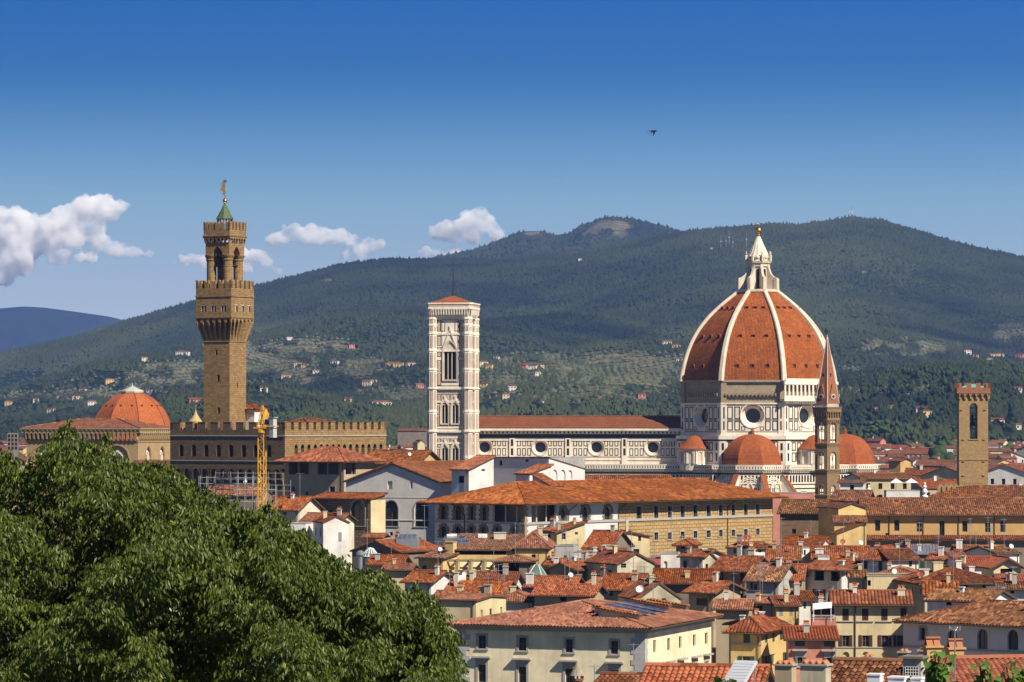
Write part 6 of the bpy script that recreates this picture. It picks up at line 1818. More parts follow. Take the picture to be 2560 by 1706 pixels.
# --- trees one can tell apart at the foot of the hills
LEAFN = m_leafmass('tree_foliage', (0.020,0.040,0.014), (0.055,0.085,0.024)); LEAFP = m_leafmass('pine_foliage', (0.030,0.055,0.014), (0.07,0.11,0.026)); LEAFC = m_leafmass('cypress_foliage', (0.010,0.022,0.011), (0.024,0.042,0.018))
BARK = m_plain('bark', (0.09,0.065,0.045), 0.95, 0, 0.4)
def crown_mesh(kind, seed):
    rs = np.random.RandomState(seed); V = []; Fs = []; c = 0
    if kind == 'pine':
        pts = [(rs.randn()*0.3, rs.randn()*0.3, 0.78+rs.randn()*0.07, 0.2) for _ in range(30)]
    elif kind == 'cypress':
        pts = [(rs.randn()*0.045, rs.randn()*0.045, z, 0.13*(1-abs(z-0.4)*0.9)) for z in np.linspace(0.08, 0.97, 22)]
    else:
        pts = []
        for _ in range(34):
            a = rs.rand()*6.28; b = rs.rand()*2-1; r = 0.36*math.sqrt(1-b*b)*rs.rand()**0.4; pts.append((r*math.cos(a), r*math.sin(a), 0.60+0.32*b, 0.17))
    for x, y, z, r in pts:
        rr = r*(0.7+rs.rand()*0.6); v = ICO_V*(1+0.35*(rs.rand(12,1)*2-1))*rr
        if kind == 'pine': v = v*np.array([0.95,0.95,0.62])
        if kind == 'cypress': v = v*np.array([1,1,2.0])
        V.append(v+np.array([x,y,z])); Fs.append(ICO_F+c); c += 12
    return np_mesh('crown', np.concatenate(V), np.concatenate(Fs), {'pine': LEAFP, 'cypress': LEAFC}.get(kind, LEAFN), False)
_crowns = {k: [crown_mesh(k, s) for s in (1, 2, 3)] for k in ('pine', 'cypress', 'broad')}
_tm = MB(); _tm.tube((0,0,-0.1), (0.01,0,0.45), 0.03, 6, 0.022); _tm.tube((0.01,0,0.45), (0.12,0.05,0.75), 0.02, 5, 0.01); _tm.tube((0.01,0,0.45), (-0.1,-0.05,0.78), 0.018, 5, 0.01)
_trunk = mesh_of(_tm, 'trunk', BARK)
def far_tree(name, kind, px, py_base, Y, hgt, label, group, i, z=None):
    X = Xp(px, Y); zz = float(hill_z(px, Y)) if z is None else z
    t = thing(name, label, 'tree', (X, Y, zz), i*47, group)
    a = put('trunk', _trunk, t); b = put('crown', _crowns[kind][i % 3], t); a.scale = b.scale = (hgt, hgt, hgt)
    if kind == 'pine': b.scale = (hgt*0.95, hgt*0.95, hgt)
    return t
def foot_trees():
    rs = random.Random(8); i = 0
    for k in range(30):
        px = [2010+rs.random()*550, 1990+rs.random()*400, 30+rs.random()*900][k % 3]; Y = 2450+rs.random()*450
        far_tree('umbrella_pine', 'pine', px, 0, Y, 13+rs.random()*5, 'flat topped bright green umbrella pine in the woods where town meets hills', 'umbrella pines at the foot of the hills', i); i += 1
    for k in range(34):
        px = [2000+rs.random()*560, 1200+rs.random()*500, 20+rs.random()*1060][k % 3]; Y = 2500+rs.random()*700
        far_tree('cypress', 'cypress', px, 0, Y, 14+rs.random()*8, 'dark pointed cypress standing among rounder trees below the hills', 'cypresses at the foot of the hills', i); i += 1
    for k in range(22):
        px = [2010+rs.random()*550, 950+rs.random()*130, 5+rs.random()*60][k % 3]; Y = 1700+rs.random()*800
        far_tree('broad_tree', 'broad', px, 0, Y, 10+rs.random()*6, 'rounded dark green tree growing between the distant town roofs', 'trees between the far roofs', i); i += 1
    far_tree('broad_tree', 'broad', 2350, 0, 2050, 22, 'large dark green tree just left of the ochre bell tower, above the roofs', None, 1, z=6)
    far_tree('broad_tree', 'broad', 985, 0, 1900, 17, 'round green tree between palace end and marble bell tower', None, 2, z=4)
    far_tree('broad_tree', 'broad', 1030, 0, 1750, 13, 'bushy dark tree before the pale yellow gable beside the marble bell tower', None, 0, z=3)
foot_trees()

# --- masts and aerials on the hill
def hill_mast(px, hgt, label, red=False, group=None):
    Y = YR*0.995; z = float(hill_z(px, Y)); t = thing('radio_mast', label, 'mast', (Xp(px, Y), Y, z-1), 0, group)
    m = MB(); w = hgt*0.05; n = 8
    for sx in (-1, 1):
        for sy in (-1, 1): m.tube((sx*w,sy*w,0), (sx*w*0.4,sy*w*0.4,hgt), hgt*0.012, 4)
    for k in range(n):
        a = w*(1-0.6*k/n); b = w*(1-0.6*(k+1)/n); z0, z1 = hgt*k/n, hgt*(k+1)/n
        m.tube((-a,-a,z0), (b,-b,z1), hgt*0.008, 4); m.tube((a,a,z0), (-b,b,z1), hgt*0.008, 4)
    m.tube((0,0,hgt*0.98), (0,0,hgt*1.22), hgt*0.008, 4); m.build('lattice', m_plain('mast_grey', (0.16,0.16,0.17), 0.7), t)
    for k, f in enumerate((0.55, 0.68, 0.82)):
        d = MB(); d.lathe([(0.001,0),(hgt*0.05,0.02*hgt),(hgt*0.05,0.03*hgt)], 10); o = d.build('antenna_drum', WHITEM, t, loc=(hgt*0.03*(-1)**k, -w*0.7, hgt*f)); o.rotation_euler = (R(90),0,R(30*k))
hill_mast(2130, 26, 'tall lattice radio mast on the highest hilltop against the sky')
def slope_masts():
    for k, (px, py, hh) in enumerate(((1802,600,20),(1815,598,17),(1823,592,24),(1832,600,15),(1866,598,26))):
        Y = 6900; z = Zp(py, Y)
        t = thing('radio_mast', 'thin pale transmitter mast on the wooded slope left of the lantern', 'mast', (Xp(px, Y), Y, z-10), 0, 'transmitter masts on the slope')
        m = MB(); m.tube((0,0,-5), (0,0,hh), 0.45, 5, 0.25); m.box(-1.5,1.5,-1,1,hh*0.30,hh*0.40); m.build('pole', m_plain('mast_pale', (0.32,0.32,0.34), 0.6), t)
slope_masts()

# --- haze
def haze():
    m = MB(); m.box(-5200, 5200, -4050, 19500, -1.2, 690)
    mat = bpy.data.materials.new('haze'); mat.use_nodes = True; n = mat.node_tree; n.nodes.clear()
    o = n.nodes.new('ShaderNodeOutputMaterial'); v = n.nodes.new('ShaderNodeVolumePrincipled')
    v.inputs['Color'].default_value = (0.25, 0.43, 1.0, 1); v.inputs['Density'].default_value = HAZE_D; v.inputs['Anisotropy'].default_value = 0.2
    n.links.new(v.outputs[0], o.inputs['Volume'])
    ob = m.build('haze', mat); tag(ob, kind='stuff')
HAZE_D = 4.0e-5
haze()

# --- clouds: lumpy closed bodies filled with white droplets
def cloud(name_label, lumps, Y=21000, dens=0.011):
    """lumps: (px, py, r in px)"""
    s = Y/F; bm = bmesh.new(); rs = random.Random(int(lumps[0][0]))
    for px, py, r in lumps:
        for k in range(5):
            f = 1.0 if k == 0 else 0.62; ox, oy, oz = (0,0,0) if k == 0 else (rs.uniform(-0.7,0.7)*r, rs.uniform(-0.8,0.8)*r, rs.uniform(-0.15,0.6)*r)
            mt = Matrix.Translation(((px+ox-CX)*s, Y+oy*s, CZ-(py-oz-HY)*s)) @ Matrix.Diagonal((1.1, 1.0, 0.8, 1))
            bmesh.ops.create_icosphere(bm, subdivisions=2, radius=r*f*s, matrix=mt)
    me = bpy.data.meshes.new('cloud'); bm.to_mesh(me); bm.free()
    o = put('cloud', me)
    rm = o.modifiers.new('union', 'REMESH'); rm.mode = 'VOXEL'; rm.voxel_size = 13
    tx = bpy.data.textures.new('puff', 'CLOUDS'); tx.noise_scale = 95; tx.noise_depth = 4
    dm = o.modifiers.new('puffs', 'DISPLACE'); dm.texture = tx; dm.strength = 95; dm.mid_level = 0.55; dm.texture_coords = 'GLOBAL'
    tx2 = bpy.data.textures.new('puff', 'CLOUDS'); tx2.noise_scale = 30; tx2.noise_depth = 3
    d2 = o.modifiers.new('curls', 'DISPLACE'); d2.texture = tx2; d2.strength = 38; d2.mid_level = 0.5; d2.texture_coords = 'GLOBAL'
    me.materials.append(CLOUDM); tag(o, name_label, 'cloud')
    return o
CLOUDM = bpy.data.materials.new('cloud'); CLOUDM.use_nodes = True
def _cm():
    n = CLOUDM.node_tree; n.nodes.clear(); o = n.nodes.new('ShaderNodeOutputMaterial'); v = n.nodes.new('ShaderNodeVolumePrincipled')
    v.inputs['Color'].default_value = (1,1,1,1); v.inputs['Anisotropy'].default_value = -0.3
    tc = nd(n, 'ShaderNodeTexCoord').outputs['Object']; dn = ramp(n, noise(n, tc, 0.0085, 5, 0.62), [(0.36,(0.02,)*3),(0.62,(1,1,1))]); n.links.new(math_(n, 'MULTIPLY', dn, 0.026), v.inputs['Density'])
    n.links.new(v.outputs[0], o.inputs['Volume'])
_cm()
cloud('big heaped white cloud at the left edge with a long ragged tail', [(20,560,45),(70,560,42),(60,545,25),(130,565,40),(170,545,42),(215,525,42),(250,510,32),(270,530,34),(295,520,25),(230,560,38),(180,590,40),(110,600,50),(40,620,55),(0,600,50),(40,660,45),(0,690,35),(250,605,30),(290,625,28),(330,632,20),(220,640,26),(370,640,12),(150,640,30)])
cloud('long low white cloud between the palace tower and bell tower', [(700,600,26),(735,585,26),(770,592,30),(800,590,32),(840,595,28),(870,605,22),(690,610,18),(920,620,26),(945,612,18),(900,635,20),(860,640,16)])
cloud('round heaped white cloud above the hill, right of the bell tower mast', [(1100,580,28),(1130,585,30),(1165,575,34),(1190,555,32),(1200,535,22),(1220,560,32),(1240,585,22),(1180,595,24),(1060,630,18),(1100,635,20),(1140,635,20)])
cloud('ragged white cloud directly behind the palace tower', [(470,650,20),(500,655,16),(445,662,12),(600,640,28),(640,640,24),(670,665,18),(610,670,20),(560,650,24),(580,620,24),(695,680,9)])

# --- a bird
def bird():
    Y = 160.0; q = P(1633, 328, Y); t = thing('bird', 'small dark bird gliding alone high in the blue sky', 'bird', q, 25)
    m = MB(); 
    prof = [(-0.16,0.004),(-0.10,0.022),(-0.02,0.036),(0.06,0.03),(0.11,0.024),(0.14,0.022),(0.17,0.008)]
    m.M = Matrix.Rotation(R(90), 4, 'Y'); m.lathe([(r_, x) for x, r_ in prof], 10); m.M = None
    for s in (-1, 1):
        w = [(0.07,0.02*s,0.02),(0.05,0.10*s,-0.03),(-0.02,0.17*s,-0.11),(-0.10,0.20*s,-0.19),(-0.05,0.13*s,-0.11),(-0.03,0.07*s,-0.02),(-0.04,0.02*s,0.02)]
        n = len(w); m.add([(x,y,z+0.006) for x,y,z in w]+[(x,y,z-0.006) for x,y,z in w], [tuple(range(n)), tuple(range(2*n-1,n-1,-1))]+[(i,n+i,n+(i+1)%n,(i+1)%n) for i in range(n)])
    m.add([(-0.14,0.012,0),(-0.25,0.06,0),(-0.20,0,0),(-0.25,-0.06,0),(-0.14,-0.012,0),(-0.14,0.012,-0.01),(-0.25,0.06,-0.01),(-0.20,0,-0.01),(-0.25,-0.06,-0.01),(-0.14,-0.012,-0.01)], [(0,1,2,3,4),(9,8,7,6,5),(0,5,6,1),(1,6,7,2),(2,7,8,3),(3,8,9,4)])
    o = m.build('body', m_plain('feathers', (0.015,0.016,0.022), 0.8), t); o.scale = (1.15,)*3
bird()
# ------------------------------------------------------------------ the big blocks below the landmarks
def grand():
    wn = [('f',1108,1281,15,37,'ar'),('f',1145,1282,18,37,'ar'),('f',1179,1283,11,36,'ar'),('f',1210,1284,13,36,'ar'),
          ('f',1109,1330,17,30,'ar'),('f',1144,1331,18,30,'ar'),('f',1178,1331,12,30,'ar'),('f',1208,1331,14,30,'ar'),('f',1242,1330,13,26,'ar'),('f',1286,1330,13,26,'ar'),
          ('f',1269,1280,75,50,'L'),('r',1360,1281,62,48,'L'),
          ('r',1408,1287,15,34,'ar'),('r',1463,1284,17,36,'ar'),('r',1519,1284,17,36,'ar'),('r',1352,1331,14,24,'ar')]
    for px, w in ((1551,12),(1597,13),(1640,11),(1674,10.5),(1706,10.5),(1738,10.5),(1771,10.5),(1801.5,9.5),(1833,9),(1864,9),(1894,9)):
        wn.append(('r', px, 1284-(px-1551)*0.028, w, 34-(px-1551)*0.012, 's'))
    for px, w in ((1640,10),(1674,10),(1706,10),(1738,10),(1771,10),(1801.5,9),(1833,9),(1864,9),(1894,8.5)):
        wn.append(('r', px, 1341-(px-1640)*0.045, w, 19-(px-1640)*0.008, 's'))
    h = house('long_palace', 'long cream and rusticated stone block with broad hipped roof and open corner loggia', 1087, 1312, 1250, Y=621.5, yaw=40, d=74.7, roof='hip', rise=3.0, wall='greywhite', tiles='red', ov=2.3, win=wn, cat='building',
              split=('r', 1546, 'rust'), rdepth=0.45, maxtile=900, pitch=0.42)
    o = h.o; w, d, z = h.w, h.d, h.z
    f, r = Face((-w/2,0),(w/2,0)), Face((w/2,0),(w/2,d))
    zs = 25.35
    m = MB(); fbox(m, f, 0, w, zs-0.15, zs+0.2, 0, 0.15); fbox(m, r, 0.15, d, zs-0.2, zs+0.25, 0, 0.2); m.build('string_course', STONE, o)
    q = m_plain('corner_quoins', (0.30,0.23,0.15), 0.9); m = MB(); k = 0; zz = z-8.0
    while zz < z-0.5:
        l = 0.9 if k % 2 else 0.55
        fbox(m, f, w-l, w+0.08, zz+0.02, zz+0.46, 0, 0.08); fbox(m, r, 0.0, l, zz+0.02, zz+0.46, 0, 0.08); zz += 0.48; k += 1
    m.build('quoin', q, o)
    c = MB(); c.tube((0,0,0),(0,0,3.4),0.16,10,0.13); c.box(-0.25,0.25,-0.25,0.25,3.4,3.6); c.box(-0.25,0.25,-0.25,0.25,-0.15,0.0); cm = mesh_of(c, 'column', m_plain('pale_column', (0.50,0.46,0.38), 0.8))
    for u in (w-7.3, w-4.6, w-2.0): put('column', cm, o, f.p(u, z-3.9, -0.25))
    for u in (3.5, 6.2): put('column', cm, o, r.p(u, z-3.9, -0.25))
    b = MB(); b.box(-w/2+0.5,w/2-0.5,3.5,3.7,z-6,z-0.1); b.box(w/2-3.7,w/2-3.5,3.5,12,z-6,z-0.1); b.box(-w/2+0.5,w/2-0.5,0.6,12,z-4.2,z-4.0); b.build('loggia_back', STUC['tan'], o)
    gm_ = m_plain('gutter_brown', (0.10,0.06,0.04), 0.6)
    for px in (1420, 1545, 1818):
        g = MB(); u = face_hit(h, 'r', px, 1280)[0]; g.tube(r.p(u, 10, 0.12), r.p(u, z-2.2, 0.12), 0.09, 6); g.tube(r.p(u, z-2.2, 0.12), r.p(u+0.9, z-0.6, 1.75), 0.09, 6); g.build('drainpipe', gm_, o)
    g = MB(); u = face_hit(h, 'f', 1162, 1280)[0]; g.tube(f.p(u, 10, 0.12), f.p(u, z-2.6, 0.12), 0.10, 6); g.tube(f.p(u, z-2.6, 0.12), f.p(u-1.8, z-0.7, 1.75), 0.10, 6)
    g.build('drainpipe', m_plain('gutter_brown', (0.10,0.06,0.04), 0.6), o)
grand()
house('annex', 'small white annex with single pitch red roof above the long palace', 1129, 1172, 1173, Y=655, yaw=40, d=7.2, roof='sf', rise=2.3, wall='white', tiles='red', ov=0.35, cat='annex', maxtile=900,
      win=[('r',1208,1172,9,13,''),('f',1153,1199,14,17,'D')])
h = house('annex', 'flat fronted grey upper block with three blind arches on its sloping side', 1231, 1372, 1144, Y=671, yaw=40, d=11.0, roof='sf', rise=-2.2, wall='greywhite', tiles='old', ov=0.12, cat='annex', maxtile=900, gutter=False,
      win=[('f',1252,1158,7,13,'D'),('f',1317,1152,8,5,'D'),('r',1387,1188,13,26,'aB'),('r',1407,1188,13,26,'aB'),('r',1425,1187,11,22,'aB')])
house('annex', 'little white roof house with red lean-to roof in the middle of the broad palace roof', 1290, 1324, 1184, Y=646, yaw=40, d=6.4, roof='sf', rise=1.5, wall='white', tiles='red', ov=0.3, cat='annex', maxtile=900, gutter=False,
      win=[('r',1362,1190,7,6,'')])
house('annex', 'long low stair housing running down the palace roof with open square end', 1331, 1381, 1216, Y=633, yaw=38, d=3.2, roof='sr', rise=2.1, wall='white', tiles='old', ov=0.2, cat='annex', maxtile=900, gutter=False,
      win=[('r',1392,1221,10,11,'D')])
h = house('gabled_hall', 'large plain grey gabled hall with two tall arched windows', 865, 1101, 1203, Y=664, yaw=24, d=38, roof='gy', top=1157, wall='hallgrey', tiles='orange', ov=0.55, cat='building', maxtile=900, rdepth=0.5, pitch=0.4,
      win=[('f',978,1284,34,64,'as'),('f',1053,1285,34,64,'as'),('f',975,1212.5,12,23,'B'),('f',1028.5,1213,7,17,'B'),('f',978,1335,8,9,'D')])
m = MB(); f = Face((-h.w/2,0),(h.w/2,0)); fbox(m, f, 0, h.w, 24.55, 24.75, 0, 0.10); fbox(m, f, 0, h.w, 28.9, 29.0, 0, 0.06); m.build('string_course', STUC['hallgrey'], h.o)
m = MB()
for s in (-1, 1):
    n = 34
    for i in range(n):
        x0 = s*h.w/2*(i/n); zz = h.z+h.rise*(1-i/n); m.box(x0-0.1, x0+0.1, -0.5, 0.02, zz-0.42, zz-0.2)
m.build('eave_dentil', UNDER, h.o)
h = house('loggia_house', 'tan house with hipped red roof and dark open loggia below the palace', 712, 860, 1147, Y=684, yaw=33, d=10.5, roof='hip', top=1119, wall='tan', tiles='red', ov=1.5, cat='house', maxtile=900, rdepth=0.4, pitch=0.4,
      win=[('f',733,1168,23,37,'L'),('f',759.5,1168,25,37,'L'),('f',806,1168,24,37,'L'),('f',833,1168,27,37,'L'),('r',877,1168,26,36,'L'),('f',730,1230,15,28,'s'),('f',831,1230,13,27,'s'),('f',767,1234,6,9,'D')])
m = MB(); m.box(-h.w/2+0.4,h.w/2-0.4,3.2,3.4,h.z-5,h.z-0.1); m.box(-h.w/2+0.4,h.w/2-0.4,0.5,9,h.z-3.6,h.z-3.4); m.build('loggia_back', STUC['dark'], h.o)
house('range', 'long low red roof range with white gable end between loggia house and bell tower', 905, 1042, 1157, Y=716, yaw=26, d=11, roof='gx', top=1127, wall='ochre', tiles='red', ov=0.7, maxtile=900, pitch=0.4, dishes=[(0.78,0.2,0.5,False)], cat='building',
      win=[('f',930,1166,10,9,'')])
h = house('rusticated_block', 'dark rusticated stone block with one very tall arched window', 777, 926, 1246, Y=641, yaw=33, d=4.6, roof='sf', rise=0.8, wall='rubble', tiles='red', ov=0.35, cat='building', maxtile=900, rdepth=0.55,
      win=[('f',895,1283,34,64,'as'),('f',826,1280,10,10,'D')])
m = MB(); m.box(h.w/2+0.01, h.w/2+0.12, 0, h.d, 0, h.z-0.3); m.build('side_wall', STUC['cream'], h.o)

house('range', 'broad weathered roof range directly behind the long palace roof, before the cathedral', 1425, 1676, 1210, Y=696, yaw=-3, d=9, roof='gx', wall='tan', tiles='old', top=1189, ov=0.5, maxtile=900, pitch=0.4, cat='building')
house('range', 'low open eaved roof in the dip between the stair housing and the weathered range', 1408, 1500, 1212, Y=680, yaw=6, d=6, roof='hip', wall='dark', tiles='red', top=1196, ov=0.7, maxtile=900, cat='building')
house('range', 'short red roof piece with pale verge right of the weathered range', 1672, 1762, 1206, Y=712, yaw=10, d=9, roof='gx', wall='pale', tiles='old', top=1196, ov=0.4, maxtile=900, cat='building')
# ------------------------------------------------------------------ houses of the quarter, left to right and back to front
_hr = random.Random(99)
def H(label, px0, px1, py, Y, yaw, d, roof, wall, tiles, **k):
    nm = k.pop('name', 'house')
    if 'chim' not in k and roof != 'flat' and nm == 'house' and 330 < Y < 640:
        k['chim'] = [(_hr.uniform(.1,.9), _hr.uniform(.15,.6), _hr.uniform(.4,.8), .5, _hr.uniform(.6,1.3), _hr.choice(['white','pale','cream','grey','stained']), _hr.random() < .5) for _ in range(_hr.choice([1,1,2]))]
    if 'ant' not in k and nm == 'house' and 330 < Y < 640 and _hr.random() < .45: k['ant'] = [(_hr.uniform(.1,.9), _hr.uniform(.2,.7), _hr.uniform(2.2,4.5))]
    if 'win' in k and 330 < Y < 640 and abs(yaw) > 7 and not any(w[0] in 'rl' for w in k['win']):
        k['side_extra'] = 'r' if yaw > 0 else 'l'
    elif 'win' not in k and 330 < Y < 640: k['side_extra'] = 'fr' if yaw > 0 else 'fl'
    return house(nm, label, px0, px1, py, Y=Y, yaw=yaw, d=d, roof=roof, wall=wall, tiles=tiles, **k)
H('small house with stepped red roofs and cream wall by the scaffolding', 681, 746, 1272, 604, 26, 8, 'gx', 'pale', 'red', top=1243, win=[('f',712,1284,9,6,'D')])
H('blank bright white gabled house with one closed grey shutter', 808, 872, 1306, 578, -14, 9, 'gy', 'white', 'red', top=1291, ov=0.15, win=[('f',850,1343,9,24,'cy')])
H('low white flat roofed house half hidden behind the big tree', 716, 764, 1310, 585, 12, 8, 'flat', 'white', 'red')
H('small red roofed house behind the blank white gable', 756, 846, 1302, 596, 20, 7, 'gx', 'pale', 'red', top=1284)
# restaurant block
h = H('wide brown roofed block with skylights and a terrace of dark pergola beams', 1104, 1288, 1375, 548, 5, 13, 'sf', 'yellow', 'brown', top=1338, ov=0.3, name='terrace_block', cat='building',
      sky=[(0.10,0.60,3.4,2.2),(0.22,0.35,2.6,1.8)], chim=[(0.72,0.72,1.8,1.3,1.0,'pale',False)], acs=[(0.02,0.75),(0.08,0.77),(0.45,0.78),(0.5,0.78)], win=[('f',1190,1383,150,9,'D')])
f = Face((-h.w/2,0),(h.w/2,0)); pg = MB(); zt = h.z-1.35; zf = h.z-4.9
for i in range(6):
    u = 0.6+i*(h.w-1.2)/5; fbox(pg, f, u-0.14, u+0.14, zt-0.35, zt, 0.0, 3.4); fbox(pg, f, u-0.22, u+0.22, zf-3, zt-0.35, 2.9, 3.3)
fbox(pg, f, 0.2, h.w-0.2, zt-0.42, zt-0.05, 2.8, 3.15); pg.build('pergola', m_plain('weathered_timber', (0.25,0.20,0.13), 0.9), h.o)
aw = MB()
for i in range(5):
    u0 = 1.0+i*(h.w-1.2)/5; u1 = u0+(h.w-1.2)/5-0.8
    aw.add([f.p(u0,zt-0.55,0.9),f.p(u1,zt-0.55,0.9),f.p(u1,zt-1.7,2.6),f.p(u0,zt-1.7,2.6),f.p(u0,zt-0.6,0.88),f.p(u1,zt-0.6,0.88),f.p(u1,zt-1.75,2.58),f.p(u0,zt-1.75,2.58)], [(0,3,2,1),(4,5,6,7),(2,3,7,6),(0,1,5,4)])
aw.build('awning', m_plain('awning_cream', (0.58,0.47,0.27), 0.9), h.o)
gz = MB()
for i in range(5):
    u0 = 1.0+i*(h.w-1.2)/5; u1 = u0+(h.w-1.2)/5-0.8; fbox(gz, f, u0, u1, zf, zf+1.5, 2.45, 2.5)
gz.build('glass_screen', m_glass('screen_glass', (0.06,0.09,0.09)), h.o)
bs = MB(); fbox(bs, f, -0.2, h.w+0.2, 0, zf, 0.0, 3.6); bs.build('terrace', STUC['yellow'], h.o)
h = H('narrow yellow wing with sloping brown roof and tall chimney block carrying a dish', 1046, 1107, 1394, 545, 26, 15, 'sf', 'yellow', 'brown', top=1357, ov=0.5, name='wing', cat='building',
      win=[('f',1061,1421,10,14,''),('f',1088,1425,9,24,'B')], chim=[(0.8,0.30,1.4,1.2,1.7,'yellow',False)], dishes=[(0.50,0.22,0.55,False),(0.36,0.32,0.55,True)])
h = H('dark brown gabled side building in shade above the treetop', 880, 1000, 1378, 560, 34, 12, 'gy', 'dark', 'red', top=1352, ov=0.3, chim=[(0.5,0.5,0.6,0.6,0.8,'pale')])  # the gable's shade is put into its dark wall colour
H('small flat topped yellow roof cabin before the grey hall', 958, 992, 1349, 576, 10, 5, 'flat', 'cream', 'red', win=[('f',962,1352,6,12,'D')], name='roof_cabin', cat='cabin')
H('low pink tiled roof cabin just left of the yellow roof cabin', 910, 952, 1343, 582, 10, 5, 'gx', 'pink', 'red', name='roof_cabin', cat='cabin', top=1335)
for k, (x0, x1, y) in enumerate(((992,1046,1347),(1122,1178,1345))):
    t = thing('roof_skylight', ['low glazed roof light near the yellow roof cabin, left of the two', 'low glazed roof light in front of the arched palace windows, right of the two'][k], 'skylight', (Xp((x0+x1)/2, 563), 563, Zp(y, 563)-0.1), 5)
    w = (x1-x0)*563/F; m = MB(); m.add([(-w/2,-1,0),(w/2,-1,0),(w/2-0.5,1,0.8),(-w/2+0.5,1,0.8),(-w/2,1.6,0),(w/2,1.6,0),(-w/2,-1,-2),(w/2,-1,-2),(w/2,1.6,-2),(-w/2,1.6,-2)], [(0,1,2,3),(1,5,2),(0,3,4),(3,2,5,4),(6,7,1,0),(7,8,5,1),(9,6,0,4)]); m.build('frame', METAL, t)
    m = MB()
    for i in range(4):
        a = -w/2+0.15+i*(w-0.3)/4; b = a+(w-0.3)/4-0.12; ka = lambda x, y: x*(1-0.11*(y+1)/2)
        m.add([(a,-0.93,0.05),(b,-0.93,0.05),(b*0.92,0.9,0.79),(a*0.92,0.9,0.79),(a,-0.95,0.02),(b,-0.95,0.02)], [(0,1,2,3),(4,5,1,0)])
    m.build('pane', m_glass('roof_glass', (0.06,0.08,0.10)), t)
H('broad red hipped roof house with banded yellow wall beside the pergola', 1287, 1372, 1366, 542, 4, 15, 'hip', 'yellow', 'red', top=1331, ov=0.4, band=[20.6,19.0])
# glass cone
t = thing('glass_cone', 'white ribbed conical glass skylight rising beside the treetop', 'skylight', (Xp(926,535), 535, Zp(1391,535)), 0)
m = MB(); m.lathe([(1.22,-1.5),(1.22,0.0),(1.1,0.3),(0.45,1.15),(0.1,1.25)], 14); m.build('glazing', m_glass('cone_glass', (0.10,0.15,0.17)), t)
m = MB()
for k in range(14):
    a = k*2*math.pi/14; c, s_ = math.cos(a), math.sin(a); m.tube((1.22*c,1.22*s_,0),(1.1*c,1.1*s_,0.32),0.06,5); m.tube((1.1*c,1.1*s_,0.32),(0.45*c,0.45*s_,1.17),0.06,5)
m.lathe([(1.24,-0.1),(1.3,0),(1.24,0.1)], 20); m.lathe([(0.5,1.1),(0.5,1.22),(0.1,1.35)], 14); m.build('rib', WHITEM, t)
t = thing('flue', 'fat white metal chimney flue with domed cowl beside the glass cone', 'flue', (Xp(901,530), 530, Zp(1410,530)), 0)
m = MB(); m.lathe([(0.33,-3),(0.33,1.3),(0.62,1.35),(0.62,1.75),(0.3,2.0),(0.02,2.05)], 14); m.build('pipe', METAL, t, smooth=False)
H('bright red roof with cream parapet in front of the dark gable', 924, 1000, 1410, 528, 8, 8, 'gx', 'cream', 'red', top=1389)
H('white walled house with red roof, its left wall shaded, beside treetop', 1012, 1078, 1453, 492, 24, 8, 'gx', 'white', 'red', top=1428, chim=[(0.95,0.3,0.5,0.5,1.2,'white')], win=[('f',1077,1466,5,8,'')], ant=[(0.8,0.5,3.5)])
H('little red roof directly behind the white treetop house, cream wall strip', 960, 1022, 1424, 512, 6, 8, 'gx', 'cream', 'red', top=1411)
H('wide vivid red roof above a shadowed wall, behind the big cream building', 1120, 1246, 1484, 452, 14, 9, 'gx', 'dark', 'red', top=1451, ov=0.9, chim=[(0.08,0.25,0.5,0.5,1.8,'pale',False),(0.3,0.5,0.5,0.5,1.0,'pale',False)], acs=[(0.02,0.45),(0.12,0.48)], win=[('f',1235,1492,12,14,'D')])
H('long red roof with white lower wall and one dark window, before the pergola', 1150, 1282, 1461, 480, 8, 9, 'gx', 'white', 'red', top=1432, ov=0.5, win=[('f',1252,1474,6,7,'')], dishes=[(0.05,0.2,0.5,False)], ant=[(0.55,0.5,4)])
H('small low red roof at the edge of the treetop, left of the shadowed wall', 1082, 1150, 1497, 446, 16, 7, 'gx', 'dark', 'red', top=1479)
H('low orange roof behind the ridge of the cream building, near its skylight corner', 1246, 1330, 1500, 446, 4, 8, 'hip', 'pale', 'red', top=1481)
H('terrace hut with faded tile hip roof and deep open front on slim posts', 1237, 1328, 1403, 500, 6, 7, 'hip', 'dark', 'old', top=1389, ov=0.4, win=[('f',1270,1420,55,26,'L')], name='terrace_hut', cat='hut')
t = thing('glass_pyramid', 'green glass pyramid skylight beside the terrace hut', 'skylight', (Xp(1343,498), 498, Zp(1440,498)), 20)
m = MB(); m.lathe([(1.5,0),(1.45,0.1),(0.35,1.6),(0.02,1.65)], 4, R(45)); m.build('glazing', m_glass('green_glass', (0.10,0.16,0.13)), t)
m = MB()
for k in range(4):
    a = R(45)+k*math.pi/2; m.tube((1.5*math.cos(a),1.5*math.sin(a),0),(0.35*math.cos(a),0.35*math.sin(a),1.62),0.06,5)
m.lathe([(1.55,-1.0),(1.55,0.02)], 4, R(45)); m.build('rib', WHITEM, t)
H('red roof house with white chimney wall, sloping toward the big cream roof', 1336, 1478, 1487, 443, 12, 9, 'gx', 'tan', 'red', top=1462, win=[('f',1408,1498,16,10,'D')], ant=[(0.5,0.5,4.5)], chim=[(0.93,0.5,0.5,0.5,1.3,'pale')])
H('orange gabled roof with tall white flue wall, left of the dish house', 1316, 1430, 1466, 466, 10, 9, 'gx', 'grey', 'red', top=1442, chim=[(0.05,0.1,1.0,0.5,1.4,'white',False)], dishes=[(0.9,0.3,0.55,False)], ant=[(0.75,0.4,4)])
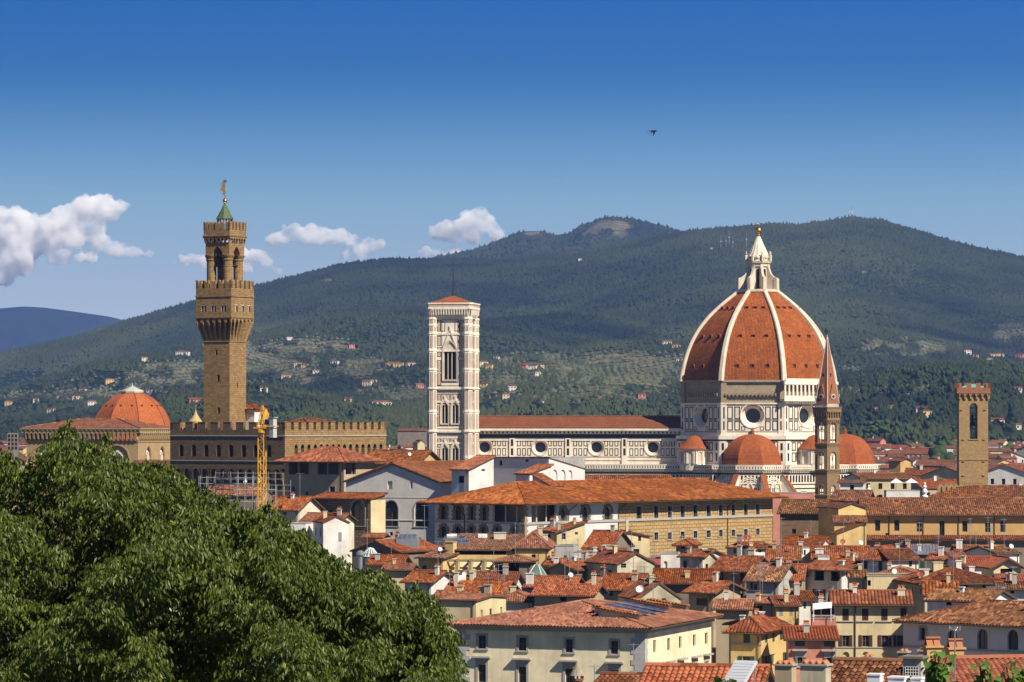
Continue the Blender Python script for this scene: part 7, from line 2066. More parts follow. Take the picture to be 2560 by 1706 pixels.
H('dark shaded gable house with orange roof and tiny white gable wall beyond', 1366, 1440, 1424, 498, 36, 9, 'gy', 'dark', 'orange', top=1408, ov=0.3, ant=[(0.3,0.3,5)])  # dark wall colour carries the shade on this gable
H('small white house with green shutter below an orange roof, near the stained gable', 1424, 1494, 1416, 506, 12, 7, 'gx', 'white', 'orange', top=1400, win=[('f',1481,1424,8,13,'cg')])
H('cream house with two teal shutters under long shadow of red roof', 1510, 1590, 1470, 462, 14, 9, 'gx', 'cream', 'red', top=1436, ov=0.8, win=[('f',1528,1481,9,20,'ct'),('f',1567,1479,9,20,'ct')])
H('plain dark wall house joined to the teal shutter house', 1462, 1508, 1462, 470, 30, 9, 'gx', 'dark', 'red', top=1438, ov=0.4, chim=[(0.3,0.4,0.5,0.5,1.2,'dark')])
H('cream gable house with grey weather stains and three small windows', 1543, 1636, 1408, 492, -28, 9, 'gy', 'stained', 'red', top=1382, ov=0.25, win=[('f',1559,1413,13,14,''),('f',1588,1440,6,17,'s'),('f',1557,1438,5,13,'')])
H('cream wall with green shutter under short red roof, left of the stained gable', 1495, 1540, 1393, 505, 14, 7, 'gx', 'cream', 'red', top=1379, win=[('f',1504,1405,13,18,'cg')], dishes=[(0.2,0.2,0.5,True)])
H('tall pale yellow house with low gable and open dark door, lit front', 1526, 1624, 1340, 566, -10, 8, 'gy', 'cream', 'red', top=1330, ov=0.3, win=[('f',1599,1346,7,14,''),('f',1591,1387,14,28,'D'),('f',1556,1373,9,9,'D')], chim=[(0.45,0.1,0.4,0.4,2.2,'pale',False)], dishes=[(0.15,0.15,0.6,False)])
H('jumbled orange roof with dark eaves left of the tall yellow house', 1462, 1524, 1368, 548, 20, 11, 'gx', 'dark', 'red', top=1328, ov=0.5)
H('cream lean-to house with green shutter against the white palace wall', 1392, 1462, 1330, 584, -12, 7, 'sl', 'cream', 'red', rise=1.6, ov=0.4, win=[('f',1409,1341,10,15,''),('f',1441,1331,8,12,'cg')], acs=[(0.95,0.4),(0.9,0.6)])
H('short red lean-to roof over a shadowed porch beside the cream lean-to', 1356, 1396, 1326, 588, 30, 6, 'gx', 'tan', 'red', top=1313, ov=0.4, win=[('f',1370,1341,16,10,'D')])
h = H('grey flat terrace house with potted plants, right of the banded yellow wall', 1388, 1434, 1366, 536, 6, 7, 'flat', 'grey', 'red', win=[('f',1413,1393,8,9,'D')])
H('white terrace house with sun loungers below the orange roofs', 1434, 1494, 1381, 524, 4, 6, 'flat', 'dirty', 'red', win=[('f',1442,1388,16,20,'D')], chim=[(0.85,0.6,0.5,0.5,0.8,'white')])
H('red lean-to roof beside a cream parapet near the lounger terrace', 1500, 1552, 1388, 514, 5, 6, 'sf', 'cream', 'red', top=1374)
H('low orange roof behind the terrace house, before the shaded gable', 1366, 1400, 1413, 512, 10, 7, 'gx', 'tan', 'red', top=1398)
h = H('white house with dark red awning and roof garden beside the rusticated wall', 1652, 1700, 1386, 528, 2, 7, 'flat', 'white', 'red', win=[('f',1664,1416,9,26,'aB')], name='house')
m = MB(); hh = h; xw = -h.w/2; m.add([(xw-2.9,0.2,h.z-0.7),(xw,0.2,h.z-0.7),(xw,-1.4,h.z-1.5),(xw-2.9,-1.4,h.z-1.5),(xw-2.9,0.2,h.z-0.75),(xw,0.2,h.z-0.75),(xw,-1.4,h.z-1.55),(xw-2.9,-1.4,h.z-1.55)], [(0,3,2,1),(4,5,6,7),(2,3,7,6)]); m.build('awning', m_plain('awning_red', (0.28,0.05,0.07), 0.9), h.o)
H('dark recess house behind the red awning with tan wall', 1618, 1652, 1396, 532, 5, 6, 'flat', 'tan', 'red')
h = H('grimy white house with balcony door and mould streaked gable', 1700, 1757, 1391, 512, 26, 8, 'gx', 'dirty', 'red', top=1375, ov=0.4, win=[('f',1713,1412,9,20,'s')], sky=[(0.75,0.55,1.6,1.2)])
H('weather streaked white gable wall in sun beside the balcony door house', 1757, 1793, 1398, 512, -20, 7, 'gy', 'stained', 'red', top=1381, ov=0.2, win=[('f',1767,1416,6,12,'D')])
H('long rusty red roof above deep shade, below the balcony door house', 1640, 1784, 1455, 478, 6, 9, 'gx', 'dark', 'red', top=1424, ov=0.7)
H('crumbling gable with bare brick patch and small windows, near the solar panels', 1594, 1702, 1496, 440, -16, 8, 'gy', 'stained', 'red', top=1457, ov=0.15, win=[('f',1631,1499,8,8,'D'),('f',1660,1498,10,8,'D')], dishes=[(0.1,0.1,0.7,False)])
H('dark eaves of a red roof against the tall taupe house', 1722, 1782, 1478, 448, 30, 8, 'gx', 'tan', 'red', top=1455, ov=0.8, win=[('f',1755,1505,28,18,'')])
H('low red roof in a gap behind the crumbling gable', 1582, 1640, 1478, 462, 8, 7, 'gx', 'tan', 'red', top=1455)
h = H('small house with tiled pavilion roof in front of rusticated wall', 1690, 1728, 1360, 566, 14, 6, 'hip', 'tan', 'red', top=1350, win=[('f',1707,1368,10,8,'D')])
# --- right hand quarter
h = H('tall taupe house with four dark windows and sunlit stepped gable', 1784, 1868, 1424, 486, 24, 9.5, 'gx', 'tan', 'red', top=1392, ov=0.8, win=[('f',1803,1446,11,29,'cb'),('f',1856,1442,11,29,'cb'),('f',1804,1490,11,22,'cb'),('f',1850,1494,16,20,'')], chim=[(0.42,0.5,0.6,0.5,1.5,'grey',True),(0.72,0.6,0.9,0.6,1.3,'pale',True)], dishes=[(0.98,0.9,0.55,True)])
H('grey gable house with white sunny side just under the church wall', 1820, 1880, 1369, 536, 26, 9, 'gx', 'grey', 'red', top=1357, ov=0.3, win=[('f',1838,1378,9,12,'')], chim=[(0.05,0.5,0.9,0.6,1.2,'grey',False)])
H('bright white wall house with short red roof, left of the flat red roofs', 1880, 1919, 1371, 534, -24, 8, 'gx', 'white', 'red', top=1357, ov=0.3, win=[('f',1900,1376,8,11,'')], dishes=[(0.3,0.5,0.55,True),(0.55,0.5,0.5,True)], chim=[(0.05,0.1,0.6,0.6,0.6,'cream',False)])
H('sunny low orange roof slope rising from the taupe house gutter', 1866, 1946, 1450, 474, 22, 9, 'gx', 'grey', 'brown', top=1410, ov=0.5, win=[('f',1879,1464,6,20,''),('f',1889,1468,8,14,'')])
H('faded orange tiled house with tall shuttered windows and a pale corner strip', 1942, 2004, 1448, 478, 8, 10, 'gx', 'tan', 'orange', top=1412, ov=0.5, win=[('f',1960,1468,15,22,'cb'),('f',1993,1470,10,20,'cb')], ant=[(0.1,0.3,4)])
H('shaded grey house with open columned loggia under brown roof', 2012, 2104, 1422, 486, 34, 9, 'gx', 'greywhite', 'red', top=1405, ov=1.0, win=[('f',2048,1439,24,26,'L'),('f',2088,1440,22,26,'L'),('f',2048,1488,15,28,'ob'),('f',2094,1484,8,18,'D')], rdepth=0.4)
H('wide flat red roof between the small towers and grey loggia house', 1922, 1994, 1398, 512, 6, 10, 'gx', 'tan', 'red', top=1367, dishes=[(0.7,0.25,0.4,True)], ant=[(0.4,0.5,3.5)])
H('small white tower house with narrow slit window among red roofs', 2003, 2034, 1371, 520, -16, 5, 'flat', 'white', 'red', win=[('f',2012,1382,5,14,'D')], chim=[(0.1,0.2,0.7,0.6,1.2,'grey',False)])
H('broad orange roof over dark side wall under the brick church', 1956, 2044, 1366, 546, 20, 9, 'gx', 'pale', 'red', top=1341, chim=[(0.5,0.4,0.5,0.5,0.8,'white')], ant=[(0.6,0.5,3)])
H('long low orange roof with several dishes before the ochre range', 2036, 2168, 1397, 512, 4, 10, 'gx', 'tan', 'red', top=1367, dishes=[(0.3,0.5,0.5,True),(0.55,0.5,0.6,True),(0.9,0.55,0.6,False)], chim=[(0.1,0.2,1.2,0.6,0.7,'white',False)])
H('small white hut beside striped skylight among red roofs', 2045, 2074, 1393, 508, 2, 4, 'flat', 'white', 'red')
H('little red roof with white front and green blinds near the zinc roof', 2118, 2150, 1402, 500, -14, 5, 'gy', 'white', 'red', top=1396, win=[('f',2136,1405,12,5,'cg')])
h = H('yellow house with two small windows and fern filled roof terrace', 1941, 1996, 1513, 436, -4, 8, 'gx', 'yellow', 'red', top=1492, ov=0.4, win=[('f',1953,1529,10,24,'cy'),('f',1978,1528,10,24,'cy')])
H('mossy grey wall house joined to the left of the small yellow one', 1872, 1936, 1508, 438, 22, 7, 'gx', 'stained', 'red', top=1494, ov=0.25, win=[('f',1898,1527,17,25,'')], ant=[(0.2,0.5,4)])
H('white house with one green shutter beneath a small red roof', 1998, 2036, 1500, 446, -6, 7, 'gx', 'white', 'red', top=1480, ov=0.4, win=[('f',2012,1513,6,18,'cg')], chim=[(0.02,0.3,0.7,0.7,1.4,'grey')])
H('low brown roof house in front of the tall taupe house', 1790, 1870, 1521, 426, 8, 7, 'gx', 'tan', 'red', top=1500, chim=[(0.25,0.5,0.5,0.5,1.0,'white')], ant=[(0.5,0.4,3.5)])
h = H('pink upper terrace house with red canopy and white awning', 2030, 2086, 1548, 402, 6, 6, 'flat', 'pink', 'red')
m = MB(); m.add([(-1.2,0.6,h.z+1.75),(1.0,0.6,h.z+1.95),(1.0,-0.5,h.z+1.35),(-1.2,-0.5,h.z+1.15),(-1.2,0.6,h.z+1.7),(1.0,0.6,h.z+1.9),(1.0,-0.5,h.z+1.3),(-1.2,-0.5,h.z+1.1)], [(0,3,2,1),(4,5,6,7),(2,3,7,6)]); m.tube((-1.1,-0.45,h.z-0.3),(-1.1,-0.45,h.z+1.12),0.05,5); m.tube((0.9,-0.45,h.z-0.3),(0.9,-0.45,h.z+1.3),0.05,5); m.build('awning', WHITEM, h.o)
H('tiny red roof strip behind the pink terrace', 2040, 2078, 1530, 432, 4, 6, 'gx', 'tan', 'red', top=1512)
h = H('grey green shuttered house with white lower wall and air conditioners', 2152, 2226, 1394, 486, 22, 10, 'hip', 'greywhite', 'red', top=1368, ov=0.6, win=[('f',2164,1413,10,24,'cg'),('f',2201,1415,10,24,'cg')])
H('sunlit white wall wing with one tall shutter beside the grey green house', 2227, 2296, 1398, 484, -14, 8, 'gx', 'white', 'red', top=1374, ov=0.4, win=[('f',2276,1407,8,20,'cg')], acs=[])
# zinc roof
h = H('low house with ribbed grey zinc roof and dark little gable', 2274, 2344, 1386, 500, 6, 8, 'sf', 'dark', 'brown', top=1364, ov=0.2)
rib = MB(); k = h.rise/h.d
mz = MB(); mz.add([(-h.w/2,-0.3,h.z+0.12-k*0.3),(h.w/2,-0.3,h.z+0.12-k*0.3),(h.w/2,h.d+0.3,h.z+h.rise+0.14),(-h.w/2,h.d+0.3,h.z+h.rise+0.14),(-h.w/2,-0.3,h.z-0.1),(h.w/2,-0.3,h.z-0.1)], [(0,1,2,3),(4,5,1,0)])
for i in range(9): x = -h.w/2+0.1+i*(h.w-0.2)/8; mz.tube((x,-0.3,h.z+0.16-k*0.3),(x,h.d+0.3,h.z+h.rise+0.18),0.06,4)
mz.build('zinc_sheet', METAL, h.o)
H('small dark gabled dormer left of the zinc roof', 2253, 2278, 1382, 502, 10, 6, 'gy', 'dark', 'red', top=1366, ov=0.25)
H('white house with two lean-to roofs right of the zinc roof', 2318, 2372, 1399, 488, 18, 8, 'gx', 'white', 'red', top=1383, ov=0.4, win=[('f',2360,1406,9,10,'cg')])
H('cream shed end wall descending between white house and new roof', 2370, 2404, 1410, 482, 24, 7, 'sr', 'pale', 'red', rise=1.3, ov=0.3, chim=[(0.9,0.2,0.6,0.5,0.9,'cream',False)])
h = H('house with smooth bright new orange roof and timber gable porch', 2412, 2505, 1416, 482, 2, 11, 'gx', 'white', 'new', top=1393, ov=0.3)
g = H('timber framed porch gable with white awning on the new orange roof', 2484, 2552, 1414, 470, -8, 6, 'gy', 'cream', 'new', top=1395, ov=0.7, win=[('f',2516,1430,30,16,'D')], name='porch', cat='porch')
H('long reddish roof at far right before the ochre range', 2396, 2512, 1384, 512, 3, 10, 'gx', 'pale', 'old', top=1365, chim=[(0.05,0.3,0.9,0.6,1.3,'white',False)], ant=[(0.3,0.4,4),(0.7,0.5,4.5)])
H('white gabled house end at the far right edge under the ochre range', 2492, 2548, 1383, 506, -30, 8, 'gx', 'white', 'brown', top=1366, ov=0.3, dishes=[(0.8,0.1,0.6,False)])
H('intense orange single roof slope at the far right margin', 2496, 2585, 1460, 452, 2, 9, 'gx', 'tan', 'new', top=1438, ov=0.2)
h = H('big dark eaved house with hipped red roof and row of chimneys', 2312, 2494, 1452, 452, -9, 12, 'hip', 'tan', 'red', top=1420, ov=1.2, win=[('f',2385,1468,10,18,'cb'),('f',2415,1466,10,18,'cb'),('f',2460,1464,9,18,'cb')], chim=[(0.1,0.35,1.3,0.8,1.0,'pale',False),(0.35,0.5,1.3,0.8,1.1,'cream',False),(0.62,0.45,0.7,0.6,1.2,'white',False),(0.82,0.5,0.7,0.6,1.0,'white',False)], dishes=[(0.02,0.2,0.7,True)])
H('cream terrace house with blue window pair and long parapet', 2168, 2306, 1442, 462, 2, 9, 'flat', 'cream', 'red', win=[('f',2274,1466,18,8,''),('f',2173,1458,8,14,'D')], dishes=[(0.55,0.6,0.6,False)])
H('square cream turret house with thick tiled cap', 2123, 2164, 1443, 464, 4, 5, 'gx', 'cream', 'brown', top=1427, ov=0.3, pitch=0.42)
H('orange roof flank rising behind the cream terrace house', 2186, 2300, 1440, 474, 10, 10, 'hip', 'pale', 'red', top=1420)
h = H('pale yellow three storey house with brown shutters and long striped roof', 2089, 2268, 1508, 424, 4, 9, 'gx', 'cream', 'orange', top=1478, ov=0.75, pitch=0.42,
      win=[('f',2114,1537,16,30,'cb'),('f',2163,1537,16,30,'cb'),('f',2211,1537,16,30,'cb'),('f',2259,1536,16,30,'cb'),
           ('f',2114,1603,17,28,'ob'),('f',2164,1603,17,28,'ob'),('f',2212,1603,17,28,'ob'),('f',2250,1603,16,28,'ob'),('f',2115,1645,17,30,'asB'),('f',2164,1645,17,30,'asB'),('f',2212,1645,17,30,'asB')],
      chim=[(0.28,0.4,0.5,0.5,0.8,'white'),(0.93,0.3,0.9,0.7,0.8,'pale')])
m = MB(); z1 = Zp(1586, 424); z2 = Zp(1619, 424); f = Face((-h.w/2,0),(h.w/2,0)); fbox(m, f, 0, h.w, z2-0.08, z2+0.08, 0, 0.08)
for px in (2114,2163,2211,2259): u = face_hit(h,'f',px,1553)[0]; fbox(m, f, u-1.0, u+1.0, Zp(1554,424)-0.06, Zp(1554,424)+0.06, 0, 0.14)
m.build('sill', STONE, h.o)
u = face_hit(h,'f',2138,1550)[0]; m = MB(); m.tube(f.p(u,0,0.1), f.p(u,h.z-0.3,0.1), 0.07, 6); m.build('drainpipe', m_plain('gutter_brown', (0.10,0.06,0.04), 0.6), h.o)
h = H('grey white house with deep tiled roof and three arched windows in shade', 2258, 2640, 1556, 374, 42, 13, 'hip', 'greywhite', 'brown', top=1506, ov=0.85, pitch=0.42, win=[('f',2307,1585,14,30,'s'),('f',2381,1598,24,50,'a'),('f',2456,1598,26,50,'a'),('f',2532,1600,27,50,'a')], rdepth=0.4, chim=[(0.72,0.3,0.7,0.6,0.9,'ochre'),(0.85,0.3,0.7,0.6,0.9,'ochre')], dishes=[(0.9,0.5,0.6,True)])
m = MB(); f = Face((-h.w/2,0),(h.w/2,0)); fbox(m, f, 0, h.w, Zp(1626,374)-0.1, Zp(1626,374)+0.12, 0, 0.10); m.build('string_course', STONE, h.o)
H('brown weathered roof with a blind white attic wall, behind the arched window house', 2318, 2468, 1500, 418, 30, 8, 'gx', 'white', 'brown', top=1474, ov=0.5, pitch=0.42, win=[('f',2372,1508,14,12,'aD')], sky=[(0.9,0.5,2.0,1.2)])
H('striped red roof slope between pale yellow house and dark eaved house', 2312, 2392, 1487, 436, 6, 10, 'gx', 'pale', 'red', top=1455, ov=0.4, pitch=0.42)
H('short brown tiled roof with white attic at the right margin', 2500, 2590, 1472, 436, 6, 7, 'gx', 'white', 'brown', top=1457, win=[('f',2531,1480,10,8,'D')])
# --- church and ochre range
h = H('bare brick church with plain tiled roof and dark arched recess', 1950, 2076, 1282, 684, 12, 14, 'gx', 'brick', 'brown', top=1250, ov=0.6, name='brick_church', cat='church', pitch=0.4, maxtile=900, win=[('f',2062,1336,18,40,'aD'),('f',1985,1329,10,12,'D')])
H('low tiled lean-to under the yellow gable beside the brick church', 2086, 2166, 1306, 656, 2, 3.4, 'sf', 'yellow', 'old', top=1292, ov=0.3, maxtile=900)
H('yellow shed with roof slanting up to the right, before the brick church', 2092, 2152, 1333, 640, -6, 5, 'sl', 'yellow', 'red', rise=1.7, ov=0.3)
H('yellow gabled house beside the ochre range, with tile band below its gable', 2096, 2164, 1268, 668, -20, 9, 'gy', 'yellow', 'old', top=1256, ov=0.4)
H('red hipped roof house just below the hexagonal tower', 2082, 2166, 1252, 704, 14, 10, 'gx', 'yellow', 'old', top=1227, ov=0.6, maxtile=900, pitch=0.4)
h = H('long ochre building with seven dark windows and wide plain tiled roof', 2164, 2660, 1284, 690, 2, 16, 'gx', 'ochre', 'old', top=1246, ov=1.0, name='ochre_range', cat='building', maxtile=900, pitch=0.42, rdepth=0.35,
      win=[('f',2194,1314,13,27,'n'),('f',2242,1314,13,27,'n'),('f',2298,1316,13,27,''),('f',2355,1322,13,38,'n'),('f',2412,1316,13,27,'n'),('f',2469,1317,13,27,'n'),('f',2507,1317,13,27,'n'),('f',2218,1337,9,8,'D')])
f = Face((-h.w/2,0),(h.w/2,0))
for px in (2223, 2308, 2396, 2486): u = face_hit(h,'f',px,1300)[0]; m = MB(); m.tube(f.p(u,14,0.1), f.p(u,h.z-0.6,0.1), 0.1, 6); m.build('drainpipe', m_plain('gutter_brown', (0.10,0.06,0.04), 0.6), h.o)
lt, ls = MB(), MB(); zl = Zp(1352, 684); patch(lt, ls, (-h.w/2-1,-3.2,zl), (1,0,0), (0,1,0.26), h.w+2, 3.3, None, None, 0.42); lr = lt.build('lower_roof', TILES['red'][1], h.o); ls.build('eaves', UNDER, lr)
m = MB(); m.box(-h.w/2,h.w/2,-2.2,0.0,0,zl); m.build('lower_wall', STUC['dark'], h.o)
H('broad brown roof behind the ochre range below the square tower', 2318, 2660, 1246, 745, 8, 16, 'hip', 'pale', 'old', top=1216, ov=0.5, maxtile=900, pitch=0.42, cat='building', name='range')
H('flat pinkish wall house between the rusticated palace and hexagonal tower', 1932, 2036, 1234, 770, 2, 10, 'flat', 'pink', 'red', chim=[(0.3,0.1,0.5,0.5,0.6,'white',False),(0.75,0.1,1.4,0.6,0.7,'white',False)])
H('white house with dark lintel roof right of the hexagonal tower foot', 2100, 2158, 1206, 900, 8, 10, 'gx', 'white', 'old', top=1200, ov=0.7, maxtile=10, win=[('f',2130,1221,10,16,'D')])
# terrace with parasols
h = H('white roof terrace with stone balustrade below two white parasols', 2216, 2300, 1228, 800, 2, 8, 'flat', 'white', 'red', name='terrace', cat='terrace')
for k, px in enumerate((2240, 2278)):
    q = P(px, 1227, 803); t = thing('parasol', ['wide white parasol, left one of the pair on the roof terrace', 'wide white parasol, right one of the pair on the roof terrace'][k], 'parasol', (q.x, 803, h.z-0.35), 0, 'parasols on the roof terrace')
    m = MB(); m.lathe([(1.95,2.2),(1.95,2.28),(1.0,2.75),(0.08,3.15),(0.06,3.3)], 4, R(45)); m.build('canopy', WHITEM, t)
    m = MB(); m.tube((0,0,0),(0,0,2.9),0.05,6); m.build('pole', IRON, t)
for k, (px, py) in enumerate(((2172,1246),(2312,1240))):
    q = P(px, py, 735); t = thing('stone_finial', ['slender white baluster pinnacle above the yellow gable', 'slender white baluster pinnacle right of the parasol terrace'][k], 'pinnacle', (q.x, q.y, q.z-6), 0)
    m = MB(); m.lathe([(0.5,0),(0.5,5.6),(0.7,5.7),(0.7,6.0),(0.3,6.2),(0.62,6.8),(0.5,7.3),(0.2,7.5),(0.42,7.9),(0.15,8.3),(0.25,8.6),(0.03,8.9)], 12); m.build('shaft', WHITEM, t, smooth=False)
# --- big cream building in front
wn = []
for px, py in ((1205,1605),(1306,1610),(1423,1614.5),(1536,1618.5)): wn.append(('f', px, py, 19, 34, 's'))
for px, py in ((1205,1684),(1306,1689),(1423,1694),(1537,1698)): wn.append(('f', px, py, 20, 44, 'h'))
for px, py in ((1637,1616),(1672,1611),(1701,1606),(1736,1601),(1766,1596.5),(1795,1593)): wn.append(('r', px, py, 7.5, 31-(px-1637)*0.012, 'n'))
for px, py in ((1637,1690),(1672,1684),(1701,1677),(1736,1671),(1766,1665),(1795,1660)): wn.append(('r', px, py, 8.5, 24, 'h'))
h = H('big cream corner building with grey framed windows and blue solar panels on its roof', 1142, 1612, 1561, 366, 20, 24, 'hip', 'lightcream', 'orange', top=1504, ov=1.05, cat='building', name='corner_building', pitch=0.36, win=wn, rdepth=0.3, gutter=False)
o, w, d, z = h.o, h.w, h.d, h.z; f, r = Face((-w/2,0),(w/2,0)), Face((w/2,0),(w/2,d))
m = MB(); fbox(m, f, -0.2, w+0.25, z-0.75, z-0.35, 0, 0.35); fbox(m, f, -0.2, w+0.5, z-0.35, z-0.06, 0, 0.6); fbox(m, r, 0.05, d+0.2, z-0.75, z-0.35, 0, 0.35); fbox(m, r, 0.05, d+0.2, z-0.35, z-0.06, 0, 0.6); m.build('cornice', STONE, o)
m = MB(); mq = MB(); q = 0; zz = 0.5
while zz < z-0.9:
    l = 1.5 if q % 2 else 1.1
    fbox(m, f, w-l, w+0.05, zz, zz+0.55, 0, 0.05); fbox(m, r, 0, l*0.7, zz, zz+0.55, 0, 0.05); fbox(mq, f, 0, l, zz, zz+0.55, 0, 0.05); zz += 0.56; q += 1
mq.build('quoin', m_plain('grey_quoin', (0.40,0.39,0.38), 0.9), o)
m.build('quoin', m_plain('grey_quoin', (0.40,0.39,0.38), 0.9), o)
k = h.rise/(min(w,d)/2)
for i, (fy, dx) in enumerate(((0.36,0.0),(0.48,0.0),(0.62,0.0))):
    m = MB(); L_ = 5.0; m.M = Matrix.Translation((w/2-7.3, fy*d, z+k*7.0+0.28)) @ Matrix.Rotation(math.atan(k)+0.02, 4, 'Y')
    m.box(0, L_, -0.55, 0.55, 0.12, 0.26); pf = m.build('panel_frame', METAL, h.roof)
    m2 = MB(); m2.M = m.M
    for q in range(5): m2.box(0.06+q*L_/5, (q+1)*L_/5-0.04, -0.49, 0.49, 0.262, 0.28)
    m2.build('solar_cell', m_glass('solar_cell', (0.01,0.03,0.08)), pf)
for i, (fy, x) in enumerate(((0.22,5.2),(0.16,4.2),(0.78,5.6),(0.92,4.6))):
    m = MB(); m.M = Matrix.Translation((w/2-x-2.0, fy*d, z+k*(x+1.2)))@ Matrix.Rotation(math.atan(k)*0.8, 4, 'Y')
    m.box(0, 4.2, -0.45, 0.45, -0.5, 0.55); dm = m.build('dormer_wall', STUC['pale'], h.roof)
    tt, ts = MB(), MB(); patch(tt, ts, (-0.2,-0.75,0.58), (1,0,0), (0,1,0.0), 4.7, 1.5, None, None, 0.36); tt.M = None
    for b_ in (tt, ts): b_.v = [tuple(m.M @ Vector(p)) for p in b_.v]
    tr = tt.build('dormer_roof', TILES['orange'][1], dm); ts.build('eaves', UNDER, tr)
h = H('cream side wing with flat cream wall behind the cherry branches', 1102, 1190, 1500, 400, 20, 10, 'gx', 'cream', 'orange', top=1488, ov=0.2)
# yellow and pink houses
h = H('mustard yellow corner house with green shutters beside the big cream building', 1827, 1903, 1571, 386, 18, 9, 'hip', 'yellow', 'red', top=1545, ov=0.8, pitch=0.4,
      win=[('f',1867,1595,17,26,'cg'),('f',1866,1652,20,22,'og'),('r',1916,1594,6,26,'cg'),('r',1934,1592,6,26,'cg'),('r',1916,1653,10,26,'og'),('r',1935,1648,10,26,'og')], band=[Zp(1610,386)])
H('mustard wing with red roof continuing right to the pink house', 1905, 1974, 1567, 392, -24, 8, 'gx', 'yellow', 'red', top=1548, ov=0.6, pitch=0.4, win=[('f',1963,1585,12,26,'og'),('f',1966,1642,8,22,'og')])
H('salmon pink house with bright orange roof and dark green shutters', 1971, 2088, 1598, 378, 3, 8, 'sf', 'pink', 'new', top=1570, ov=0.55, pitch=0.34, win=[('f',2000,1607,26,18,'cg'),('f',2073,1608,26,18,'cg'),('f',2000,1655,14,22,'ogh'),('f',2073,1656,14,22,'ogh')])
# ------------------------------------------------------------------ the distant town: every house on its own
def far_town():
    rs = random.Random(21)
    walls = [('white','white'),('cream','cream'),('yellow','yellow'),('pale','pale plaster'),('pink','pink'),('tan','tan'),('greywhite','grey white')]
    zones = [('right', 2150, 2600, 'right of the cathedral', 1010, 2620), ('centre', 925, 1085, 'left of the bell tower', 1230, 2620), ('left', -70, 62, 'at the left margin', 1060, 2620)]
    n = 0
    for zn, x0, x1, where, ya, yb in zones:
        Y = ya
        while Y < yb:
            px = x0+rs.uniform(0, 30)
            while px < x1:
                wpx = rs.uniform(8, 17)*F/Y/1.0
                Yj = Y+rs.uniform(-9, 9)
                # keep clear of the named buildings
                if not (zn == 'right' and 2270 < px < 2415 and 1430 < Y < 1540) and not (2395 < px+wpx/2 < 2475 and Y < 1040):
                    if rs.random() < (0.86 if Y < 2200 else 0.6):
                        wl, wn_ = rs.choice(walls); tl = rs.choice(['red','red','orange','old','old','brown'])
                        rk = rs.choice(['gx','gx','hip','gy','gx'])
                        hh = rs.uniform(10.5, 17.0) if Y > 1420 or zn != 'right' else CZ-(rs.uniform(1186,1246)-HY)*Yj/F
                        X = (px+wpx/2-CX)*Yj/F; zg = float(hill_z(px, Yj)) if Yj > Y1 else 0.0
                        if zn == 'right' and Y <= 1420: hh -= zg
                        zz = zg+hh; py = HY-(zz-CZ)*F/Yj
                        far = 'far by the wood' if Y > 2000 else ('middle distance' if Y > 1450 else 'nearest rows')
                        lb = f"{wn_} house, {'gabled' if rk != 'hip' else 'hipped'} {'brown' if tl == 'brown' else 'red'} roof, {far}, {where}"
                        tall = 'tall ' if hh > 14.5 else ''
                        d = rs.uniform(9, 14); yw = rs.choice([rs.uniform(-35,-5), rs.uniform(5, 35)])
                        st = 'D'
                        house('town_house', tall+lb, px, px+wpx, py, Y=Yj, yaw=yw, d=d, roof=rk, rise=rs.uniform(1.3,2.4) if rk != 'gy' else None, wall=wl, tiles=tl, ov=0.5, cat='house', group=f'distant town houses {where}',
                              auto=dict(sides='fr' if yw > 0 else 'fl', step=3.4, rows=2, top=2.2, dz=3.4, w=1.1, h=1.7, style=st) if Y < 2300 else None, z0=zg-2, rdepth=0.25, simple=True, maxtile=1,
                              chim=[(rs.uniform(.2,.8), rs.uniform(.2,.8), 0.9, 0.7, 1.3, 'white', False)] if rs.random() < .55 else (), gutter=False)
                        n += 1
                px += wpx*rs.uniform(0.95, 1.25)
            Y += (20+Y*0.016)*rs.uniform(0.9, 1.2)
    return n
NTOWN = far_town()
house('barn', 'long dark walled building with red roof and yellow sunlit end beside the ochre tower', 2290, 2386, 1164, Y=1480, yaw=12, d=17, roof='gx', wall='dark', tiles='old', top=1151, ov=0.5, cat='building', maxtile=1)
h = house('gabled_house', 'brown gabled house with bright yellow side wall beyond the small parasol terrace', 2222, 2251, 1152, Y=1400, yaw=34, d=9, roof='gx', wall='ochre', tiles='old', ov=0.6, maxtile=1, top=1146)
house('villa_block', 'white two storey building with long red roof and dark windows near the wood edge', 2258, 2332, 1134, Y=2150, yaw=8, d=12, roof='gx', wall='white', tiles='red', top=1121, maxtile=1, auto=dict(sides='f', step=3.0, rows=2, top=1.8, dz=3.2, w=1.2, h=1.6, style='D'), cat='building')
house('long_shed', 'long low red roofed shed before trees left of the marble bell tower', 994, 1076, 1077, Y=2560, yaw=2, d=14, roof='gx', wall='dark', tiles='red', top=1072, maxtile=1, cat='building', z0=10)
house('gable_house', 'blank pale yellow gable wall left of the marble bell tower', 1044, 1062, 1108, Y=1560, yaw=-14, d=10, roof='gy', wall='cream', tiles='red', ov=0.15, maxtile=1, top=1101)
house('office_block', 'dark glass fronted modern block at the far left margin', 18, 44, 1084, Y=1900, yaw=-6, d=14, roof='flat', wall='dark', tiles='red', maxtile=1, cat='office', auto=dict(sides='f', step=1.6, rows=4, top=1.4, dz=2.2, w=1.3, h=1.7, style='D'))
